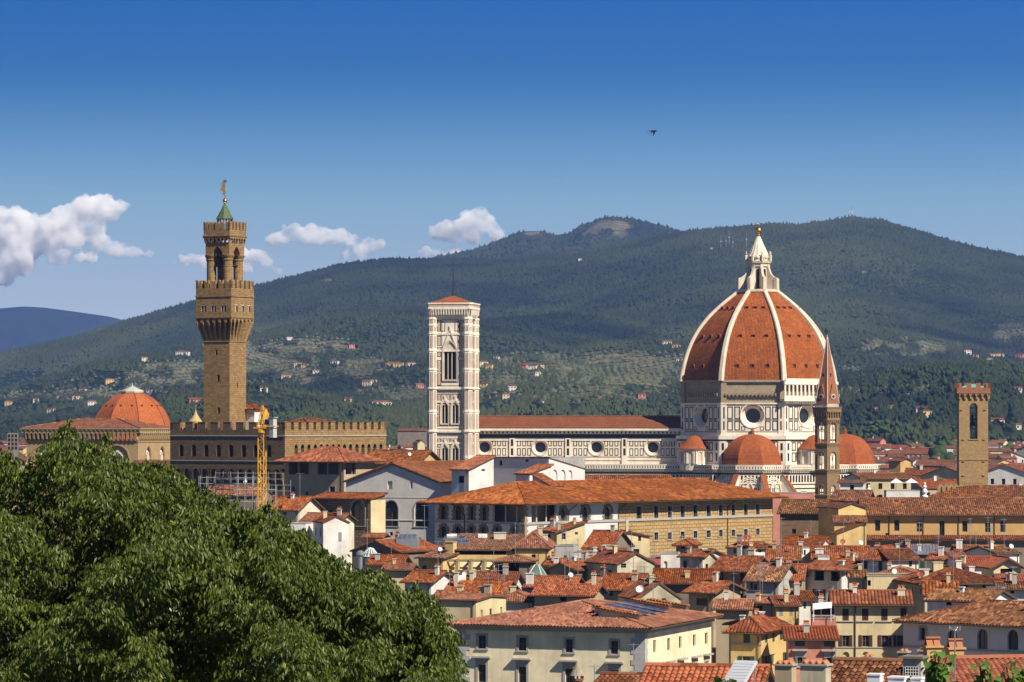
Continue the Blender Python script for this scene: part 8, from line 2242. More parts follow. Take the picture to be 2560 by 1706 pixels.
# battlemented wall at the foot of the square tower
def low_battlement():
    Y = 965; t = thing('courtyard_wall', 'low ochre stone wall with square battlements at the foot of the ochre tower', 'wall', (Xp(2402,Y), Y, 0), 3)
    w = 110*Y/F; m = MB(); m.box(-w/2, w/2, 0, 1.2, 0, Zp(1214,Y)); f = Face((-w/2,0),(w/2,0)); merlons(m, f, Zp(1214,Y), Zp(1209,Y), 9, 0.45, -1.0, 0.0)
    for k in range(10): fbox(m, f, k*w/9-0.4, k*w/9+0.4, Zp(1245,Y), Zp(1216,Y), 0, 0.35)
    m.build('wall', STUC['barg'], t)
low_battlement()
# villas scattered over the hillside, each standing on the slope
def villas():
    rs = random.Random(5)
    spots = [(455,893,2.2),(512,870,1.0),(362,907,1),(275,960,1.3),(305,1000,1.6),(330,1003,1.4),(368,985,1.5),(125,1035,1.2),(190,1005,1.3),(205,985,1),(230,1022,1.2),(497,1018,2.6),(725,858,1.2),(715,952,1.4),(745,920,1.3),(760,925,1.2),(790,942,1.1),(880,880,1),(835,920,1.1),(915,967,1.2),(935,968,1),(985,922,3.2),(1030,921,1.6),(1050,975,1.2),(955,1020,2.6),(870,1015,1.1),(1210,920,1.3),(1222,925,1.2),(1240,903,1),(1300,925,1.8),(1330,930,1.6),(1350,925,1.2),(1345,945,1),(1205,973,1.5),(1280,985,1.2),(1335,1003,1),(1360,1018,1.2),(1265,1000,1),(1668,868,1.6),(1690,878,1.4),(1700,908,1.2),(1605,1000,1),(2420,890,1.2),(2440,898,1),(2480,895,1.8),(2500,900,1.5),(2475,908,1.1),(2548,900,1.2),(2195,1040,1),(2225,1035,1),(2305,1042,1.4),(2320,1046,1.2),(2545,985,1),(2415,1065,1),(2480,1035,1.5),(2495,1070,1.4),(2545,1080,1),(1115,760,1),(1780,628,1),(2160,690,0.8),(1450,655,0.7),(90,1010,1),(150,1000,1.2),(20,1020,1.2),(660,985,1.1),(600,1000,1)]
    wl = ['white','cream','pale','yellow','white','pink']
    for i, (px, py, s) in enumerate(spots):
        # walk out along the line of sight until it meets the slope
        lo = None; prev = None
        for Y in np.arange(2500, 7300, 25.0):
            if hill_z(px, Y) > CZ-(py-HY)*Y/F: lo = Y; break
        if lo is None: lo = 2900+rs.random()*200
        Y = lo; zg = float(hill_z(px, Y)); w = (7+3*rs.random())*s*(0.6+0.25*Y/3500); hh = rs.uniform(4.5, 7.0)*(0.7+0.22*Y/3500)
        wn = wl[i % 6]; rk = 'hip' if i % 3 == 0 else 'gx'
        where = 'left of the palace tower' if px < 560 else ('right of the palace tower' if px < 1080 else ('above the nave' if px < 1700 else 'right of the dome'))
        hi = 'high on the wooded slope' if py < 860 else ('on the olive slope' if py < 950 else 'near the hill foot')
        house('villa', f"{'long' if s > 2 else 'small'} {dict(white='white',cream='cream',pale='pale',yellow='yellow',pink='pink')[wn]} villa, {'hipped' if rk == 'hip' else 'gabled'} roof, {hi}, {where}", px-w*F/Y/2, px+w*F/Y/2, HY-(zg+hh-CZ)*F/Y, Y=Y, yaw=rs.uniform(-30,20), d=w*0.7 if s < 2 else 9, roof=rk, wall=wn, tiles=rs.choice(['red','orange','old']), ov=0.4, z0=zg-6, maxtile=1, simple=True, gutter=False, rdepth=0.25,
              cat='villa', group='villas scattered over the hillside', auto=dict(sides='f', step=3.2, rows=2, top=2.0, dz=3.4, w=1.3, h=1.8, style='D'))
villas()

# ------------------------------------------------------------------ tower crane and scaffold
def tower_crane():
    Y = 596.0; s = Y/F; q = P(655, 1300, Y); zt = Zp(1085, Y)
    t = thing('tower_crane', 'bright yellow lattice tower crane with grey counterweight in front of the palace', 'crane', (q.x, Y, 0), 20)
    ye = m_plain('crane_yellow', (0.58,0.30,0.02), 0.5, 0, 0.15)
    m = MB(); w = 0.52; st = 1.15; z = 8.0; k = 0
    for sx in (-1, 1):
        for sy in (-1, 1): m.tube((sx*w,sy*w,0), (sx*w,sy*w,zt), 0.085, 4)
    while z < zt-0.2:
        a = 1 if k % 2 else -1
        for fx in range(4):
            M = Matrix.Rotation(fx*math.pi/2, 4, 'Z'); p = M @ Vector((-a*w,-w,z)); q2 = M @ Vector((a*w,-w,min(zt,z+st))); m.tube(p, q2, 0.045, 4); m.tube(M @ Vector((-w,-w,z)), M @ Vector((w,-w,z)), 0.04, 4)
        z += st; k += 1
    m.build('mast', ye, t)
    m = MB(); m.lathe([(0.9,zt),(1.05,zt+0.2),(1.05,zt+0.7),(0.8,zt+0.9)], 14); m.box(-1.2,1.2,-1.0,1.0,zt+0.9,zt+1.15); m.build('slewing_ring', ye, t)
    za = Zp(1014, Y); zb = zt+1.15
    m = MB()
    for sx, sy in ((-0.6,-0.6),(0.6,-0.6),(0.6,0.6),(-0.6,0.6)): m.tube((sx,sy,zb), (sx*0.12+0.1,sy*0.12,za), 0.08, 4)
    for i in range(4):
        f = i/4; r_ = 0.6*(1-f*0.85); z_ = zb+(za-zb)*f; m.tube((-r_,-r_,z_),(r_,-r_,z_+0.6),0.05,4); m.tube((r_,-r_,z_),(r_,r_,z_+0.6),0.05,4)
    m.build('apex_frame', ye, t)
    # jib leading away to the left, seen nearly end on
    base = Vector((0,0,zb+0.4)); d = Vector((-0.36,0.90,0.11)); d.normalize(); L_ = 17.0; side = Vector((-d.y,d.x,0)).normalized(); up = Vector((0,0,1))
    m = MB(); n = 22
    for i in range(n):
        a, b = base+d*(L_*i/n), base+d*(L_*(i+1)/n)
        for sgn in (-1, 1):
            m.tube(a+side*0.55*sgn, b+side*0.55*sgn, 0.07, 4); m.tube(a+side*0.55*sgn, (a+b)/2+up*0.95, 0.05, 4); m.tube((a+b)/2+up*0.95, b+side*0.55*sgn, 0.05, 4)
        m.tube(a+side*0.55, a-side*0.55, 0.05, 4)
        if i < n-1: m.tube((a+b)/2+up*0.95, (a+b)/2+d*(L_/n)+up*0.95, 0.07, 4)
    m.build('jib', ye, t)
    c = -Vector((-0.95,0.25,0)).normalized(); m = MB(); sd = Vector((-c.y,c.x,0)); b0 = Vector((0,0,zb+0.1))
    for sgn in (-1, 1): m.tube(b0+sd*0.5*sgn, b0+c*3.2+sd*0.5*sgn, 0.10, 4)
    for i in range(5): m.tube(b0+c*(0.6+i*0.65)+sd*0.5, b0+c*(0.6+i*0.65)-sd*0.5, 0.06, 4)
    m.build('counter_jib', ye, t)
    m = MB(); m.M = Matrix.Translation(b0+c*2.4) @ Matrix.Rotation(math.atan2(c.y,c.x), 4, 'Z'); m.box(-0.35,0.45,-0.5,0.5,-1.9,1.5); m.box(-0.6,0.7,-0.55,0.55,1.5,1.6); m.build('counterweight', m_plain('concrete_pale', (0.42,0.43,0.42), 0.8), t)
    m = MB(); m.tube(Vector((0.1,0,za-0.1)), b0+c*2.9, 0.04, 4); m.tube(Vector((0.1,0,za-0.1)), base+d*L_*0.7+up*0.95, 0.04, 4); m.build('tie_rod', ye, t)
    m = MB(); m.box(0.75,1.6,-0.6,0.4,zt+1.2,zt+2.6); cb = m.build('cab', WHITEM, t); m = MB(); m.box(0.8,1.55,-0.63,-0.6,zt+1.6,zt+2.5); m.build('window', GLASS, cb)
tower_crane()
def scaffold():
    Y = 604.0; x0, x1 = Xp(497, Y), Xp(692, Y); h = house('roof_under_repair', 'old red roofed building wrapped in grey scaffolding behind the crane mast', 505, 640, 1238, Y=608, yaw=14, d=9, roof='gx', wall='dark', tiles='old', top=1217, ov=0.2, cat='building', maxtile=900)
    t = thing('scaffolding', 'grey tube scaffolding with plank decks round the red roof behind the crane', 'scaffolding', ((x0+x1)/2, Y-1.6, 0), 8)
    w = x1-x0; zt = Zp(1190, Y); m = MB(); n = 10; g = m_plain('scaffold_steel', (0.40,0.41,0.42), 0.45, 0.6)
    for row, zz in ((0.0, zt), (1.1, zt), (13.0, zt+0.6)):
        for i in range(n+1):
            x = -w/2+w*i/n; m.tube((x,row,zt-9), (x,row,zz-(0 if i < 9 else 1.5)), 0.055, 4)
        for k in range(4): m.tube((-w/2,row,zz-0.3-k*1.05), (w/2-(1.2 if k < 2 else 0),row,zz-0.3-k*1.05), 0.05, 4)
    for i in range(0, n, 2): m.tube((-w/2+w*i/n,0,zt-4), (-w/2+w*(i+1)/n,0,zt-2), 0.04, 4)
    m.build('tubing', g, t)
    p = MB(); p.box(-w/2,w/2,0.05,1.05,zt-2.4,zt-2.3); p.box(-w/2,w/2,0.05,1.05,zt-4.5,zt-4.4); p.build('deck', m_plain('scaffold_plank', (0.34,0.30,0.24), 0.9), t)
    lz = zt-2.3
    # site workers: one body each, clothes as parts
    def worker(x, label, shirt, armup):
        c = thing('person', label, 'person', (t.location.x+x*math.cos(R(8)), t.location.y+0.5, lz), 15)
        bm = bmesh.new()
        J = {'pel':(0,0,0.92),'che':(0,0,1.28),'nek':(0,0,1.48),'hed':(0,-0.02,1.64),'top':(0,-0.01,1.76),'kl':(-0.11,-0.03,0.5),'al':(-0.12,0.02,0.08),'tl':(-0.13,-0.14,0.04),'kr':(0.11,0.05,0.5),'ar':(0.12,0.14,0.08),'tr':(0.13,0.0,0.04),
             'sl':(-0.19,0,1.42),'el':(-0.26,-0.1,1.16),'hl':(-0.2,-0.3,1.1 if not armup else 1.3),'sr':(0.19,0,1.42),'er':(0.28,-0.08,1.16),'hr':(0.22,-0.28,1.05)}
        E = [('pel','che'),('che','nek'),('nek','hed'),('hed','top'),('pel','kl'),('kl','al'),('al','tl'),('pel','kr'),('kr','ar'),('ar','tr'),('che','sl'),('sl','el'),('el','hl'),('che','sr'),('sr','er'),('er','hr')]
        rad = dict(pel=.15,che=.17,nek=.065,hed=.105,top=.07,kl=.075,al=.05,tl=.045,kr=.075,ar=.05,tr=.045,sl=.075,el=.05,hl=.045,sr=.075,er=.05,hr=.045)
        me = bpy.data.meshes.new('body'); ks = list(J); me.from_pydata([J[k] for k in ks], [(ks.index(a), ks.index(b)) for a, b in E], [])
        ob = put('body', me, c); ob.modifiers.new('skin', 'SKIN'); me.skin_vertices if len(me.skin_vertices) else None
        try:
            sv = me.skin_vertices[0].data if len(me.skin_vertices) else None
            if sv:
                for k, v in zip(ks, sv): v.radius = (rad[k], rad[k])
        except Exception: pass
        ob.modifiers.new('sub', 'SUBSURF').levels = 1
        me.materials.append(m_plain('skin', (0.45,0.27,0.18), 0.6))
        m = MB(); m.lathe([(0.20,0.88),(0.20,1.1),(0.215,1.3),(0.19,1.44),(0.09,1.5)], 12); m.tube((-0.2,0,1.42),(-0.27,-0.1,1.18),0.085,8,0.075); m.tube((0.2,0,1.42),(0.29,-0.08,1.18),0.085,8,0.075); m.build('shirt', shirt, c)
        m = MB(); m.lathe([(0.18,0.78),(0.185,0.92)], 12); m.tube((-0.08,0,0.85),(-0.11,-0.03,0.5),0.105,8,0.09); m.tube((-0.11,-0.03,0.5),(-0.12,0.02,0.08),0.09,8,0.075); m.tube((0.08,0,0.85),(0.11,0.05,0.5),0.105,8,0.09); m.tube((0.11,0.05,0.5),(0.12,0.14,0.08),0.09,8,0.075); m.build('trousers', m_plain('work_trousers', (0.06,0.07,0.10), 0.9), c)
        m = MB(); m.lathe([(0.15,1.70),(0.13,1.76),(0.07,1.81),(0.01,1.83)], 12); m.build('helmet', WHITEM, c)
    worker(1.4, 'worker in white shirt standing on the scaffold deck left of the crane mast', m_plain('shirt_white', (0.75,0.75,0.75), 0.9), False)
    worker(3.8, 'worker in yellow vest standing on the scaffold deck, close to the crane mast', m_plain('vest_yellow', (0.65,0.55,0.03), 0.9), True)
scaffold()
# white pieces and pale roofs beside the palace, partly behind the tree
H('white gabled house end between tree and palace wall', 424, 446, 1192, 690, -18, 8, 'gy', 'white', 'old', top=1176, ov=0.4, maxtile=10)
H('long red roof below the corniced hall just above the treetop', 320, 420, 1172, 800, 18, 9, 'gx', 'tan', 'old', top=1152, maxtile=10)
H('red roof house with scaffold poles between crane and rusticated block', 640, 700, 1260, 630, 24, 8, 'gx', 'pale', 'red', top=1245)
H('cream house wall low behind the treetop near the crane foot', 700, 776, 1320, 612, 18, 8, 'gx', 'cream', 'red', top=1300)

# tall single poles
def pole(px, py0, py1, Y, label, kind=0):
    q = P(px, py1, Y); zt = Zp(py0, Y); t = thing('aerial_pole', label, 'aerial', (q.x, Y, q.z), 10*px % 60)
    h_ = zt-q.z; m = MB(); m.tube((0,0,-1.5), (0,0,h_), 0.04, 5); m.build('pole', METAL, t)
    m = MB()
    if kind == 0:
        m.tube((-0.5,0,h_-0.15),(0.5,0,h_-0.15),0.02,4)
        for i in range(6): x = -0.5+i*0.2; m.tube((x,-0.3,h_-0.15),(x,0.3,h_-0.15),0.014,4)
    else:
        m.tube((-0.35,0,h_-0.3),(0.35,0,h_-0.3),0.02,4); m.tube((-0.2,0,h_-0.9),(0.2,0,h_-0.9),0.02,4)
    m.build('aerial_head', METAL, t)
for a in ((1061,1262,1342,540,'thin tall aerial pole in front of the grey gabled hall'),(918,1297,1372,534,'thin tall aerial pole rising from the glass cone'),(1288,1305,1392,500,'tall thin pole before the banded yellow wall',1),(1445,1345,1450,470,'thin pole standing in front of the orange gabled roofs',1),(1547,1320,1430,496,'tall white pole in front of the pale yellow house',1),
          (1221,1442,1500,440,'thin aerial over the wide vivid red roof'),(1678,1278,1345,560,'thin aerial pole before the rusticated palace wall'),(1633,1456,1505,436,'thin aerial in front of the crumbling gable'),(2440,1330,1372,510,'thin white aerial before the ochre range at right'),(2400,1340,1376,512,'short aerial before the ochre range'),
          (1584,1608,1706,330,'aerial pole in front of the corner of the big cream building'),(1486,1662,1706,300,'aerial pole over the lowest roofs left of centre'),(1900,1420,1460,470,'slender pole beside the taupe house')):
    pole(*a)
# ------------------------------------------------------------------ foreground roofs
def F_roof(label, px0, px1, py, Y, yaw, d, roof, wall, tiles, **k):
    zg = max(0.0, 41-0.13*Y)
    return H(label, px0, px1, py, Y, yaw, d, roof, wall, tiles, z0=zg-1, steps=True, pitch=0.30, **k)
h = F_roof('orange tiled roof at the bottom edge carrying a tilted white panel', 1600, 1890, 1735, 178, 12, 6.5, 'gx', 'pale', 'new', top=1668, ov=0.3)
t = thing('roof_panel', 'white ribbed tilted panel on frame over the orange foreground roof', 'panel', (Xp(1838,176), 176, Zp(1712,176)), 28)
m = MB(); m.M = Matrix.Rotation(R(33), 4, 'X'); m.box(-0.62,0.62,-0.1,1.75,0.10,0.22); m.build('frame', m_plain('panel_white', (0.55,0.57,0.60), 0.4, 0.2, 0.05), t)
m2 = MB(); m2.M = m.M
for i in range(7): m2.box(-0.57,0.57,0.0+i*0.24,0.21+i*0.24,0.22,0.24)
m2.build('panel_rib', m_plain('panel_rib', (0.50,0.52,0.54), 0.4, 0.2, 0.05), t)
m = MB()
for x in (-0.5, 0.5): m.tube((x,0.1,0.1),(x,0.1,-0.7),0.04,5); m.tube((x,1.3,0.95),(x,1.3,-0.5),0.04,5)
m.build('leg', METAL, t)
F_roof('weathered brown tiled roof at the bottom edge left of the white boxes', 2058, 2262, 1720, 172, 20, 6.5, 'gx', 'pale', 'brown', top=1655, ov=0.3)
F_roof('bright orange mottled roof in the bottom right corner', 2410, 2650, 1760, 168, -12, 8, 'gx', 'tan', 'new', top=1648, ov=0.3, chim=[(0.02,0.62,0.75,0.6,1.0,'ochre'),(0.26,0.62,0.75,0.6,0.9,'ochre')])
F_roof('low tiled roof strip at the bottom left of centre behind the cone chimney', 1480, 1600, 1722, 196, 18, 5, 'gx', 'white', 'red', top=1689, ov=0.25)
def big_chimney(label, px0, px1, pt, pb, Y, yaw, mat, pots=2):
    q = P((px0+px1)/2, pt, Y); t = thing('chimney_stack', label, 'chimney', (q.x, Y, q.z), yaw); w = (px1-px0)*Y/F*0.86; d = 0.7
    m = MB(); m.box(-w/2,w/2,-d/2,d/2,-(pb-pt)*Y/F-2,0); m.build('stack', STUC[mat], t)
    m = MB(); m.box(-w/2-0.08,w/2+0.08,-d/2-0.08,d/2+0.08,0.0,0.08); m.build('cap', STONE, t)
    for i in range(pots):
        k = MB(); x = -w/2+(i+0.5)*w/pots; hw = w/pots*0.46
        for s in (-1, 1):
            k.add([(x+s*hw,-d*0.45,0.08),(x+s*hw,d*0.45,0.08),(x,d*0.45,0.08+hw*1.25),(x,-d*0.45,0.08+hw*1.25),(x+s*(hw-0.06),-d*0.45,0.08),(x+s*(hw-0.06),d*0.45,0.08),(x,d*0.45,hw*1.25),(x,-d*0.45,hw*1.25)], [(0,1,2,3),(7,6,5,4),(0,3,7,4),(1,5,6,2),(0,4,5,1)])
        k.build('tile_hood', m_plain('hood_tiles', (0.40,0.16,0.08), 0.9, 0, 0.4, 4.0), t)
    return t
big_chimney('wide soot streaked chimney stack with row of tile hoods, bottom edge', 2000, 2078, 1664, 1706, 150, 24, 'stained', 4)
big_chimney('squat brick chimney with three tile hoods left of the soot streaked stack', 1938, 1990, 1664, 1690, 168, 24, 'tan', 3)
big_chimney('small chimney with tile hood against the pale yellow house foot', 2160, 2186, 1645, 1662, 182, 20, 'tan', 2)
big_chimney('grey chimney with single tile hood before the arched window house', 2298, 2318, 1628, 1660, 186, 18, 'grey', 1)
big_chimney('low flat chimney with orange hood left of the grated vent block', 2248, 2272, 1632, 1650, 190, 20, 'dark', 2)
t = thing('vent_block', 'grey rendered vent block with white wire grating above the white boxes', 'vent', (*P(2285,1706,158).to_tuple(),), 22)
m = MB(); m.box(-0.42,0.42,-0.35,0.35,-2,1.1); m.build('block', STUC['grey'], t); m = MB()
for i in range(6): m.tube((-0.3+i*0.12,-0.37,0.05),(-0.3+i*0.12,-0.37,0.72),0.012,4); m.tube((-0.3,-0.37,0.07+i*0.13),(0.3,-0.37,0.07+i*0.13),0.012,4)
m.build('grating', WHITEM, t); m = MB(); m.box(-0.32,0.32,-0.355,-0.35,0.03,0.75); m.build('vent_opening', DARK, t); m = MB(); m.box(-0.55,0.55,-0.5,0.5,1.1,1.2); m.build('cap', STUC['dark'], t)
for k, (x0, x1, pt, lb) in enumerate(((2168,2209,1684,'tall narrow white box at the bottom edge, leftmost of the three'),(2220,2272,1691,'middle broad white box at the bottom edge before the grating'),(2276,2310,1693,'white box behind the leafy plant, rightmost of the three'))):
    Y = 120; q = P((x0+x1)/2, pt, Y); t = thing('white_box', lb, 'box', (q.x, Y, q.z-2.4), 24, None); w = (x1-x0)*Y/F*0.80
    m = MB(); m.box(-w/2,w/2,-w*0.45,w*0.45,0,2.34); m.build('body', m_plain('box_paint', (0.70,0.70,0.74), 0.5, 0, 0.08), t); m = MB(); m.box(-w/2-0.03,w/2+0.03,-w*0.45-0.03,w*0.45+0.03,2.34,2.4); m.build('lid', WHITEM, t)
t = thing('cone_chimney', 'old brick chimney with conical mossy tile cap before the cream building', 'chimney', (*P(1444,1692,290).to_tuple(),), 0)
m = MB(); m.lathe([(0.42,-4),(0.42,-0.35),(0.55,-0.3),(0.55,-0.22)], 10); m.build('stack', m_plain('old_brick', (0.26,0.12,0.08), 0.9), t)
m = MB()
for k in range(8): a = k*math.pi/4; m.box(0,0,0,0,0,0) if False else m.tube((0.45*math.cos(a),0.45*math.sin(a),-0.25),(0.45*math.cos(a),0.45*math.sin(a),0.12),0.07,5)
m.build('post', m_plain('old_brick', (0.26,0.12,0.08), 0.9), t)
m = MB(); m.lathe([(0.72,0.1),(0.6,0.3),(0.34,0.75),(0.12,1.15),(0.03,1.3)], 12); m.build('cap', m_plain('mossy_tiles', (0.30,0.25,0.19), 0.95, 0, 0.6, 5), t)
t = thing('radial_aerial', 'bushy grey aerial on tall pole in front of the arched windows', 'aerial', (*P(2387,1700,160).to_tuple(),), 0)
m = MB(); m.tube((0,0,-1),(0,0,2.25),0.03,6); m.build('pole', METAL, t); m = MB()
for k in range(14): a = k*0.45; m.tube((0,0,2.2),(0.26*math.cos(a),0.26*math.sin(a),2.42),0.008,4); m.tube((0.26*math.cos(a),0.26*math.sin(a),2.25),(0.26*math.cos(a),0.26*math.sin(a),2.5),0.008,4)
m.build('aerial_head', METAL, t)

# ------------------------------------------------------------------ leaves
def m_leaf(name, ca, cb, cy_):
    m, n, b = nt(name); g = nd(n, 'ShaderNodeNewGeometry'); r = g.outputs['Random Per Island']
    c = ramp(n, r, [(0.0, ca), (0.55, cb), (0.93, cb), (1.0, cy_)])
    c = mixc(n, math_(n, 'MULTIPLY', g.outputs['Backfacing'], 0.35), c, [x*1.5 for x in cb])
    n.links.new(c, b.inputs['Base Color']); b.inputs['Roughness'].default_value = 0.42; b.inputs['Specular IOR Level'].default_value = 0.3
    tr = nd(n, 'ShaderNodeBsdfTranslucent'); n.links.new(mixc(n, 0.5, c, [cb[0]*1.9, cb[1]*1.7, cb[2]*0.6]), tr.inputs['Color'])
    mx = nd(n, 'ShaderNodeMixShader'); mx.inputs[0].default_value = 0.28; n.links.new(b.outputs[0], mx.inputs[1]); n.links.new(tr.outputs[0], mx.inputs[2])
    o = [x for x in n.nodes if x.type == 'OUTPUT_MATERIAL'][0]; n.links.new(mx.outputs[0], o.inputs['Surface']); return m
def leaves(name, base, down, side, ln, wd, mat, parent=None, heart=False, fold=0.25):
    """base points, unit growth direction, unit side direction, length and width arrays"""
    n = len(base); nrm = np.cross(side, down); L_ = ln[:,None]; W_ = wd[:,None]
    if heart: prof = [(0,0),(0.18,0.62),(0.45,0.70),(0.75,0.42)]
    else: prof = [(0,0),(0.22,0.40),(0.50,0.50),(0.78,0.30)]
    rows = []
    curve = lambda t: -0.22*t*t
    mids = [base+down*L_*t+nrm*L_*(curve(t)) for t, _ in prof]+[base+down*L_+nrm*L_*curve(1.0)]
    vs = [mids[0]]
    for (t, w), m_ in zip(prof[1:], mids[1:4]):
        vs += [m_-side*W_*w+nrm*W_*w*fold*2, m_, m_+side*W_*w+nrm*W_*w*fold*2]
    vs.append(mids[4]); V = np.stack(vs, 1).reshape(-1, 3); k = len(vs)
    tri = [(0,1,2),(0,2,3),(1,4,5),(1,5,2),(2,5,6),(2,6,3),(4,7,8),(4,8,5),(5,8,9),(5,9,6),(7,10,8),(8,10,9)]
    Fq = (np.array(tri)[None]+(np.arange(n)*k)[:,None,None]).reshape(-1,3)
    return put(name, np_mesh(name, V, Fq, mat, True), parent)
CROWN = interp([(-150,1105),(0,1112),(25,1128),(60,1150),(100,1138),(125,1095),(150,1066),(163,1056),(180,1070),(205,1085),(232,1108),(255,1092),(268,1084),(282,1118),(320,1150),(360,1140),(400,1148),(430,1158),(470,1192),(495,1208),(530,1222),(565,1232),(600,1258),(640,1262),(668,1250),(690,1275),(740,1312),(790,1350),(815,1372),(850,1392),(880,1418),(920,1412),(955,1420),(985,1462),(1005,1500),(1020,1470),(1035,1450),(1060,1472),(1085,1502),(1108,1540),(1124,1590),(1132,1690),(1145,1790),(1250,2100)])
def big_tree():
    rs = np.random.RandomState(17); Yc = 63.0
    t = thing('cherry_tree', 'large dense green broadleaved tree with drooping leaves filling the lower left corner', 'tree', (Xp(420,66), 66.0, 41-0.13*66-1.0), 0)
    # twig starts through the depth of the crown, under the photographed outline
    N = 26000; px = -140+rs.rand(N)*1320; top = CROWN(px); py = top+12+18*fbm(px/22, px*0+3.3, 3, 71)+rs.rand(N)**0.9*(1740-top)
    lump = fbm(px/120, py/95, 4, 61); lump2 = fbm(px/48, py/40, 3, 67)
    edge = np.clip((py-top)/260, 0, 1); surf = 66.5-4.6*edge-(lump-0.5)*11.0*(0.35+0.65*edge)-(lump2-0.5)*3.0*(0.4+0.6*edge)
    dep = rs.rand(N)**1.7*4.5*(0.35+0.65*edge); Y = surf+dep
    # gaps: shadowy hollows between the boughs
    keep = ~((lump < 0.475) & (py > top+70) & (dep < 3.8) & (rs.rand(N) < 0.96)) & ~((lump2 < 0.38) & (py > top+40) & (dep < 1.5) & (rs.rand(N) < 0.88))
    keep &= py < 1745; px, py, Y = px[keep], py[keep], Y[keep]; N = len(px)
    S = np.stack([(px-CX)*Y/F, Y, CZ-(py-HY)*Y/F], -1)
    Nf = 15000; pf = -140+rs.rand(Nf)*1300; tf = CROWN(pf); qf = tf+34+rs.rand(Nf)*(1740-tf); Yf = 67.5+rs.rand(Nf)*2.5; of = (pf < 1110) & (qf < 1745)
    px, py, Y = np.concatenate([px, pf[of]]), np.concatenate([py, qf[of]]), np.concatenate([Y, Yf[of]]); N = len(px)
    S = np.stack([(px-CX)*Y/F, Y, CZ-(py-HY)*Y/F], -1)
    # twig direction: outward and up, then arching down
    az = rs.rand(N)*2*math.pi; tw = np.stack([np.cos(az)*0.8, np.sin(az)*0.8-0.35, 0.15+rs.randn(N)*0.35], -1); tw /= np.linalg.norm(tw, axis=1)[:,None]
    # upright shoots along the outline
    M = 9; ln_t = 0.22+rs.rand(N)*0.22
    B = []; D = []; Sd = []; Ls = []; Ws = []
    for k in range(M):
        f = (k+0.5)/M; p = S+tw*(ln_t*f)[:,None]; p[:,2] -= 0.10*f*f
        d = np.stack([tw[:,0]*0.35+rs.randn(N)*0.30, tw[:,1]*0.35+rs.randn(N)*0.30-0.12, -0.95+rs.randn(N)*0.2], -1); d /= np.linalg.norm(d, axis=1)[:,None]
        a = rs.rand(N)*2*math.pi; s = np.stack([np.cos(a), np.sin(a), rs.randn(N)*0.25], -1); s -= d*np.sum(s*d, 1)[:,None]; s /= np.linalg.norm(s, axis=1)[:,None]
        l = 0.080+rs.rand(N)*0.060; B.append(p); D.append(d); Sd.append(s); Ls.append(l); Ws.append(l*(0.27+0.13*rs.rand(N)))
    # fine shoots sticking out of the top outline
    sp = []
    _sh = [(x_, 0.03+0.13*rs.rand()**2.2) for x_ in np.arange(-40, 1110, 19)+rs.randn(len(np.arange(-40, 1110, 19)))*6]
    for x, h_ in _sh+list(((163,0.32),(150,0.22),(178,0.22),(125,0.2),(268,0.26),(258,0.2),(20,0.2),(232,0.1),(668,0.2),(700,0.15),(1035,0.18),(880,0.16),(920,0.14),(400,0.12),(430,0.1),(560,0.1),(760,0.1),(100,0.12),(320,0.08),(-20,0.2))):
        Yx = 66.0; p0 = np.array([(x-CX)*Yx/F, Yx, CZ-(float(CROWN(np.array([x]))[0])+14-HY)*Yx/F])
        n = int(10+h_*70)
        for i in range(n):
            f = i/n; sp.append((p0+np.array([rs.randn()*0.03+0.05*f, rs.randn()*0.05, h_*(f-0.35)])))
    sp = np.array(sp); n = len(sp); d = np.stack([rs.randn(n)*0.4, rs.randn(n)*0.4, -0.75+rs.randn(n)*0.3], -1); d /= np.linalg.norm(d, axis=1)[:,None]
    s = np.cross(d, rs.randn(n,3)); s /= np.linalg.norm(s, axis=1)[:,None]; l = 0.07+rs.rand(n)*0.05
    B.append(sp); D.append(d); Sd.append(s); Ls.append(l); Ws.append(l*0.42)
    leaf = m_leaf('cherry_leaf', (0.014,0.026,0.004), (0.074,0.103,0.014), (0.24,0.25,0.035))
    leaves('crown', np.concatenate(B)-np.array(t.location), np.concatenate(D), np.concatenate(Sd), np.concatenate(Ls), np.concatenate(Ws), leaf, t)
    # trunk and limbs
    m = MB(); o = t.location
    def limb(a, b, r0, r1, n=5):
        pts = [Vector(a)+(Vector(b)-Vector(a))*(i/n)+Vector((math.sin(i*2.1+a[0])*0.12, math.cos(i*1.7)*0.12, 0.25*math.sin(math.pi*i/n))) for i in range(n+1)]
        for i in range(n): m.tube(pts[i], pts[i+1], r0+(r1-r0)*i/n, 7, r0+(r1-r0)*(i+1)/n, cap=False)
        return pts[-1]
    m.tube((0,0,-1.5),(0.1,0.1,3.0),0.42,10,0.30,cap=False)
    for k in range(11):
        x = -4.6+k*0.95; e = limb((0.1,0.1,2.2+0.3*(k%3)), (x, rs.uniform(-1.5,2.5), 5.2+rs.uniform(-0.5,1.8)-abs(x)*0.22-max(0,x)*0.35), 0.16, 0.05)
        for q in range(5): limb(tuple(e), (e.x+rs.uniform(-1.1,1.1), e.y+rs.uniform(-1.6,0.8), e.z+rs.uniform(-1.0,1.2)), 0.045, 0.012, 4)
    m.build('trunk', BARK, t)
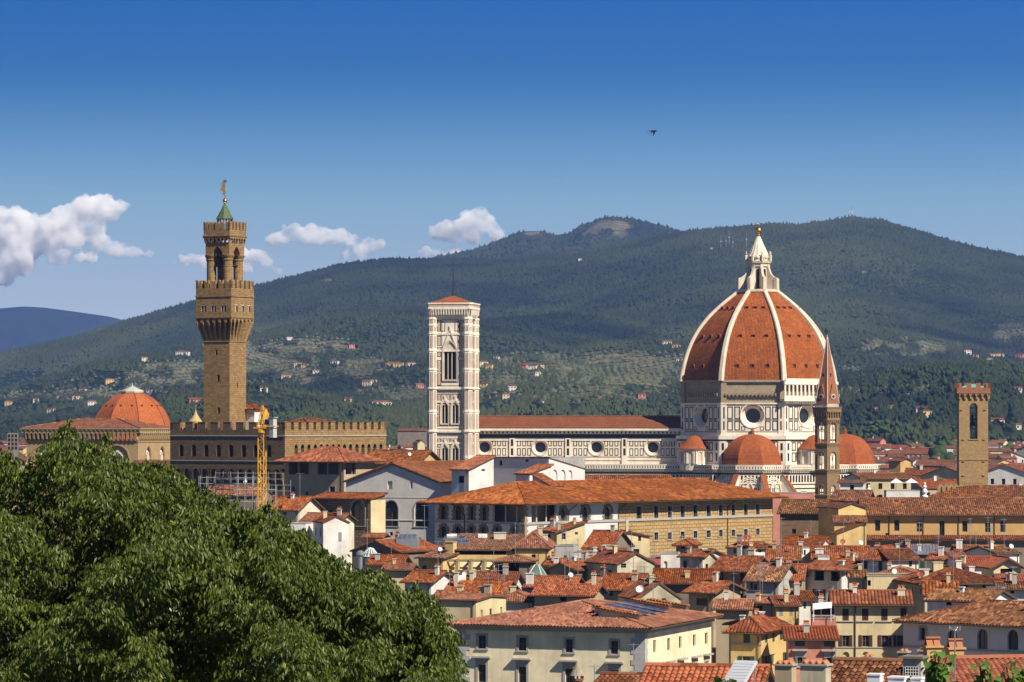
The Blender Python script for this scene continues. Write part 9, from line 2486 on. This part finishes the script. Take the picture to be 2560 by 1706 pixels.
big_tree()
def leafy_plant(label, px, py, Y, spread, hgt, n, seed):
    rs = np.random.RandomState(seed); q = P(px, py, Y); t = thing('climbing_plant', label, 'plant', (q.x, Y, q.z-hgt-0.6), 0)
    nb = 7; tips = []
    m = MB()
    for k in range(nb):
        x = (rs.rand()*2-1)*spread*0.7; y = (rs.rand()*2-1)*spread*0.4; z = hgt*(0.55+0.45*rs.rand())+0.6
        pts = [Vector((x*f*f+0.03*math.sin(9*f+k), y*f, z*f)) for f in (0,0.25,0.5,0.75,1)]
        for i in range(4): m.tube(pts[i], pts[i+1], 0.008, 5, 0.006)
        for f in np.linspace(0.35, 1.0, n//nb):
            i = min(3, int(f*4)); g = f*4-i; tips.append(pts[i].lerp(pts[i+1], min(1, g))+Vector((rs.randn()*0.05, rs.randn()*0.05, rs.randn()*0.03)))
    m.build('stem', m_plain('green_stem', (0.08,0.10,0.03), 0.8), t)
    B = np.array([tuple(p) for p in tips]); N = len(B); a = rs.rand(N)*2*math.pi
    d = np.stack([np.cos(a)*0.7, np.sin(a)*0.7-0.3, -0.45+rs.randn(N)*0.3], -1); d /= np.linalg.norm(d, axis=1)[:,None]
    s = np.cross(d, np.array([0,0,1.0])+rs.randn(N,3)*0.3); s /= np.linalg.norm(s, axis=1)[:,None]; l = 0.055+rs.rand(N)*0.035
    leaves('leaf_mass', B, d, s, l, l*0.75, m_leaf('heart_leaf_%d' % seed, (0.03,0.075,0.012), (0.075,0.15,0.025), (0.14,0.22,0.04)), t, heart=True, fold=0.12)
leafy_plant('clump of big bright heart shaped leaves rising at the bottom right, largest of three', 2352, 1632, 30, 0.24, 0.32, 190, 3)
leafy_plant('small upright sprig of heart shaped leaves, middle of three', 2462, 1652, 30, 0.09, 0.22, 70, 5)
leafy_plant('heart leaved shoots at the lower right margin, rightmost of three', 2536, 1648, 30, 0.13, 0.26, 100, 7)
leafy_plant('tiny leaf tip poking up in front of the white panel', 1822, 1696, 30, 0.03, 0.06, 20, 9)
